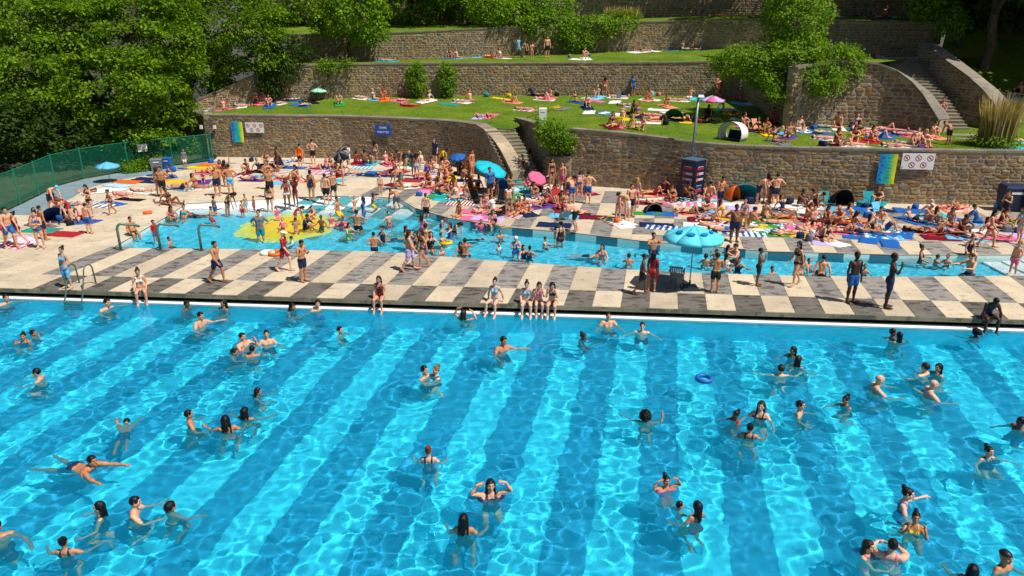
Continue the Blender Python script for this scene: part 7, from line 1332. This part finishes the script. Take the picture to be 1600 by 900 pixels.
for x, y, z, c in ((110, 352, 'deck', 'k'), (96, 345, 'deck', 'b'), (270, 268, 'deck', 'b'), (330, 254, 'deck', 'b'), (393, 252, 'deck', 'n'), (425, 262, 'deck', 'k'), (460, 252, 'deck', 'w'), (505, 265, 'deck', 'n'), (520, 262, 'deck', 'e'), (636, 258, 'deck', 't'), (641, 260, 'deck', 'g'), (655, 306, 'deck', 'b'), (745, 318, 'deck', 'k'), (810, 290, 'deck', 't'), (834, 296, 'deck', 'k'), (850, 306, 'deck', 'e'), (868, 300, 'deck', 'w'), (890, 296, 'deck', 'n'), (905, 296, 'deck', 't'), (1060, 305, 'deck', 'b'), (1086, 312, 'deck', 'n'), (1094, 306, 'deck', 'y'), (1172, 318, 'deck', 'n'), (1234, 318, 'deck', 'n'), (1232, 320, 'deck', 'k'), (1258, 320, 'deck', 'w'), (1343, 322, 'deck', 't'), (1352, 324, 'deck', 'n'), (1355, 342, 'deck', 'b'), (1341, 358, 'deck', 'b'), (1264, 376, 'deck', 'e'), (1430, 326, 'deck', 'b'), (1556, 325, 'deck', 'c'), (1572, 362, 'deck', 'e'), (1590, 364, 'deck', 'b'), (1596, 350, 'deck', 'd'), (1430, 346, 'deck', 'k'), (1470, 346, 'deck', 'g'), (1250, 372, 'deck', 'n'), (964, 348, 'deck', 'o'),
                   (598, 154, 'lawn', 'n'), (760, 149, 'lawn', 't'), (795, 152, 'lawn', 'y'), (870, 150, 'lawn', 'k'), (975, 150, 'lawn', 'n'), (1080, 190, 'lawn', 'n'), (1092, 192, 'lawn', 'r'), (1040, 195, 'lawn', 'k'), (1020, 150, 'lawn', 'q'), (1030, 150, 'lawn', 's'), (1272, 202, 'lawn', 'b'), (1285, 228, 'lawn', 'n'), (1370, 195, 'lawn', 'k'), (1440, 195, 'lawn', 'e'), (1165, 180, 'lawn', 'r'), (890, 90, 'lawn', 'e'), (920, 88, 'lawn', 't')):
    place_bag(x, y, z, c, rnd.uniform(.34, .46))
# ---- rings of ripples round everyone in the water
for wname, key in (('pool_water', 'bathers in the big pool'), ('wading_water', 'bathers in the wading pool')):
    me = bpy.data.objects[wname].data; co = np.empty(len(me.vertices) * 3, np.float32); me.vertices.foreach_get('co', co); co = co.reshape(-1, 3)
    for o in [o for o, _ in NAMED if o.get('group') == key]:
        x, y = o.location.x, o.location.y; q = np.abs(co[:, 0] - x) < 2; q &= np.abs(co[:, 1] - y) < 2; i = np.nonzero(q)[0]; r_ = np.hypot(co[i, 0] - x, co[i, 1] - y)
        co[i, 2] += (.011 * np.exp(-r_ / .75) * np.cos(2 * math.pi * r_ / rnd.uniform(.3, .42) + rnd.uniform(0, 6)) * np.clip((2 - r_), 0, 1) * np.clip(r_ / .25, 0, 1) * (1 if key[-8:] == 'big pool' else .5)).astype(np.float32)
    me.vertices.foreach_set('co', co.ravel()); me.update()
# ---- labels that would be shared get their place in the row
from collections import defaultdict
bpy.context.view_layer.update()
byl = defaultdict(list)
for o, base in NAMED: byl[base].append((px(o.matrix_world.translation)[0], o))
for _, base, x in RANK: byl[base].append((x, None))
for base, os_ in byl.items():
    if len(os_) == 1: continue
    os_.sort(key=lambda q: q[0])
    for i, (x, o) in enumerate(os_):
        if o: o['label'] = base + ordinal(i, len(os_))
print('people', len(SPECS), 'objects', len(bpy.data.objects), time.time() - T0)
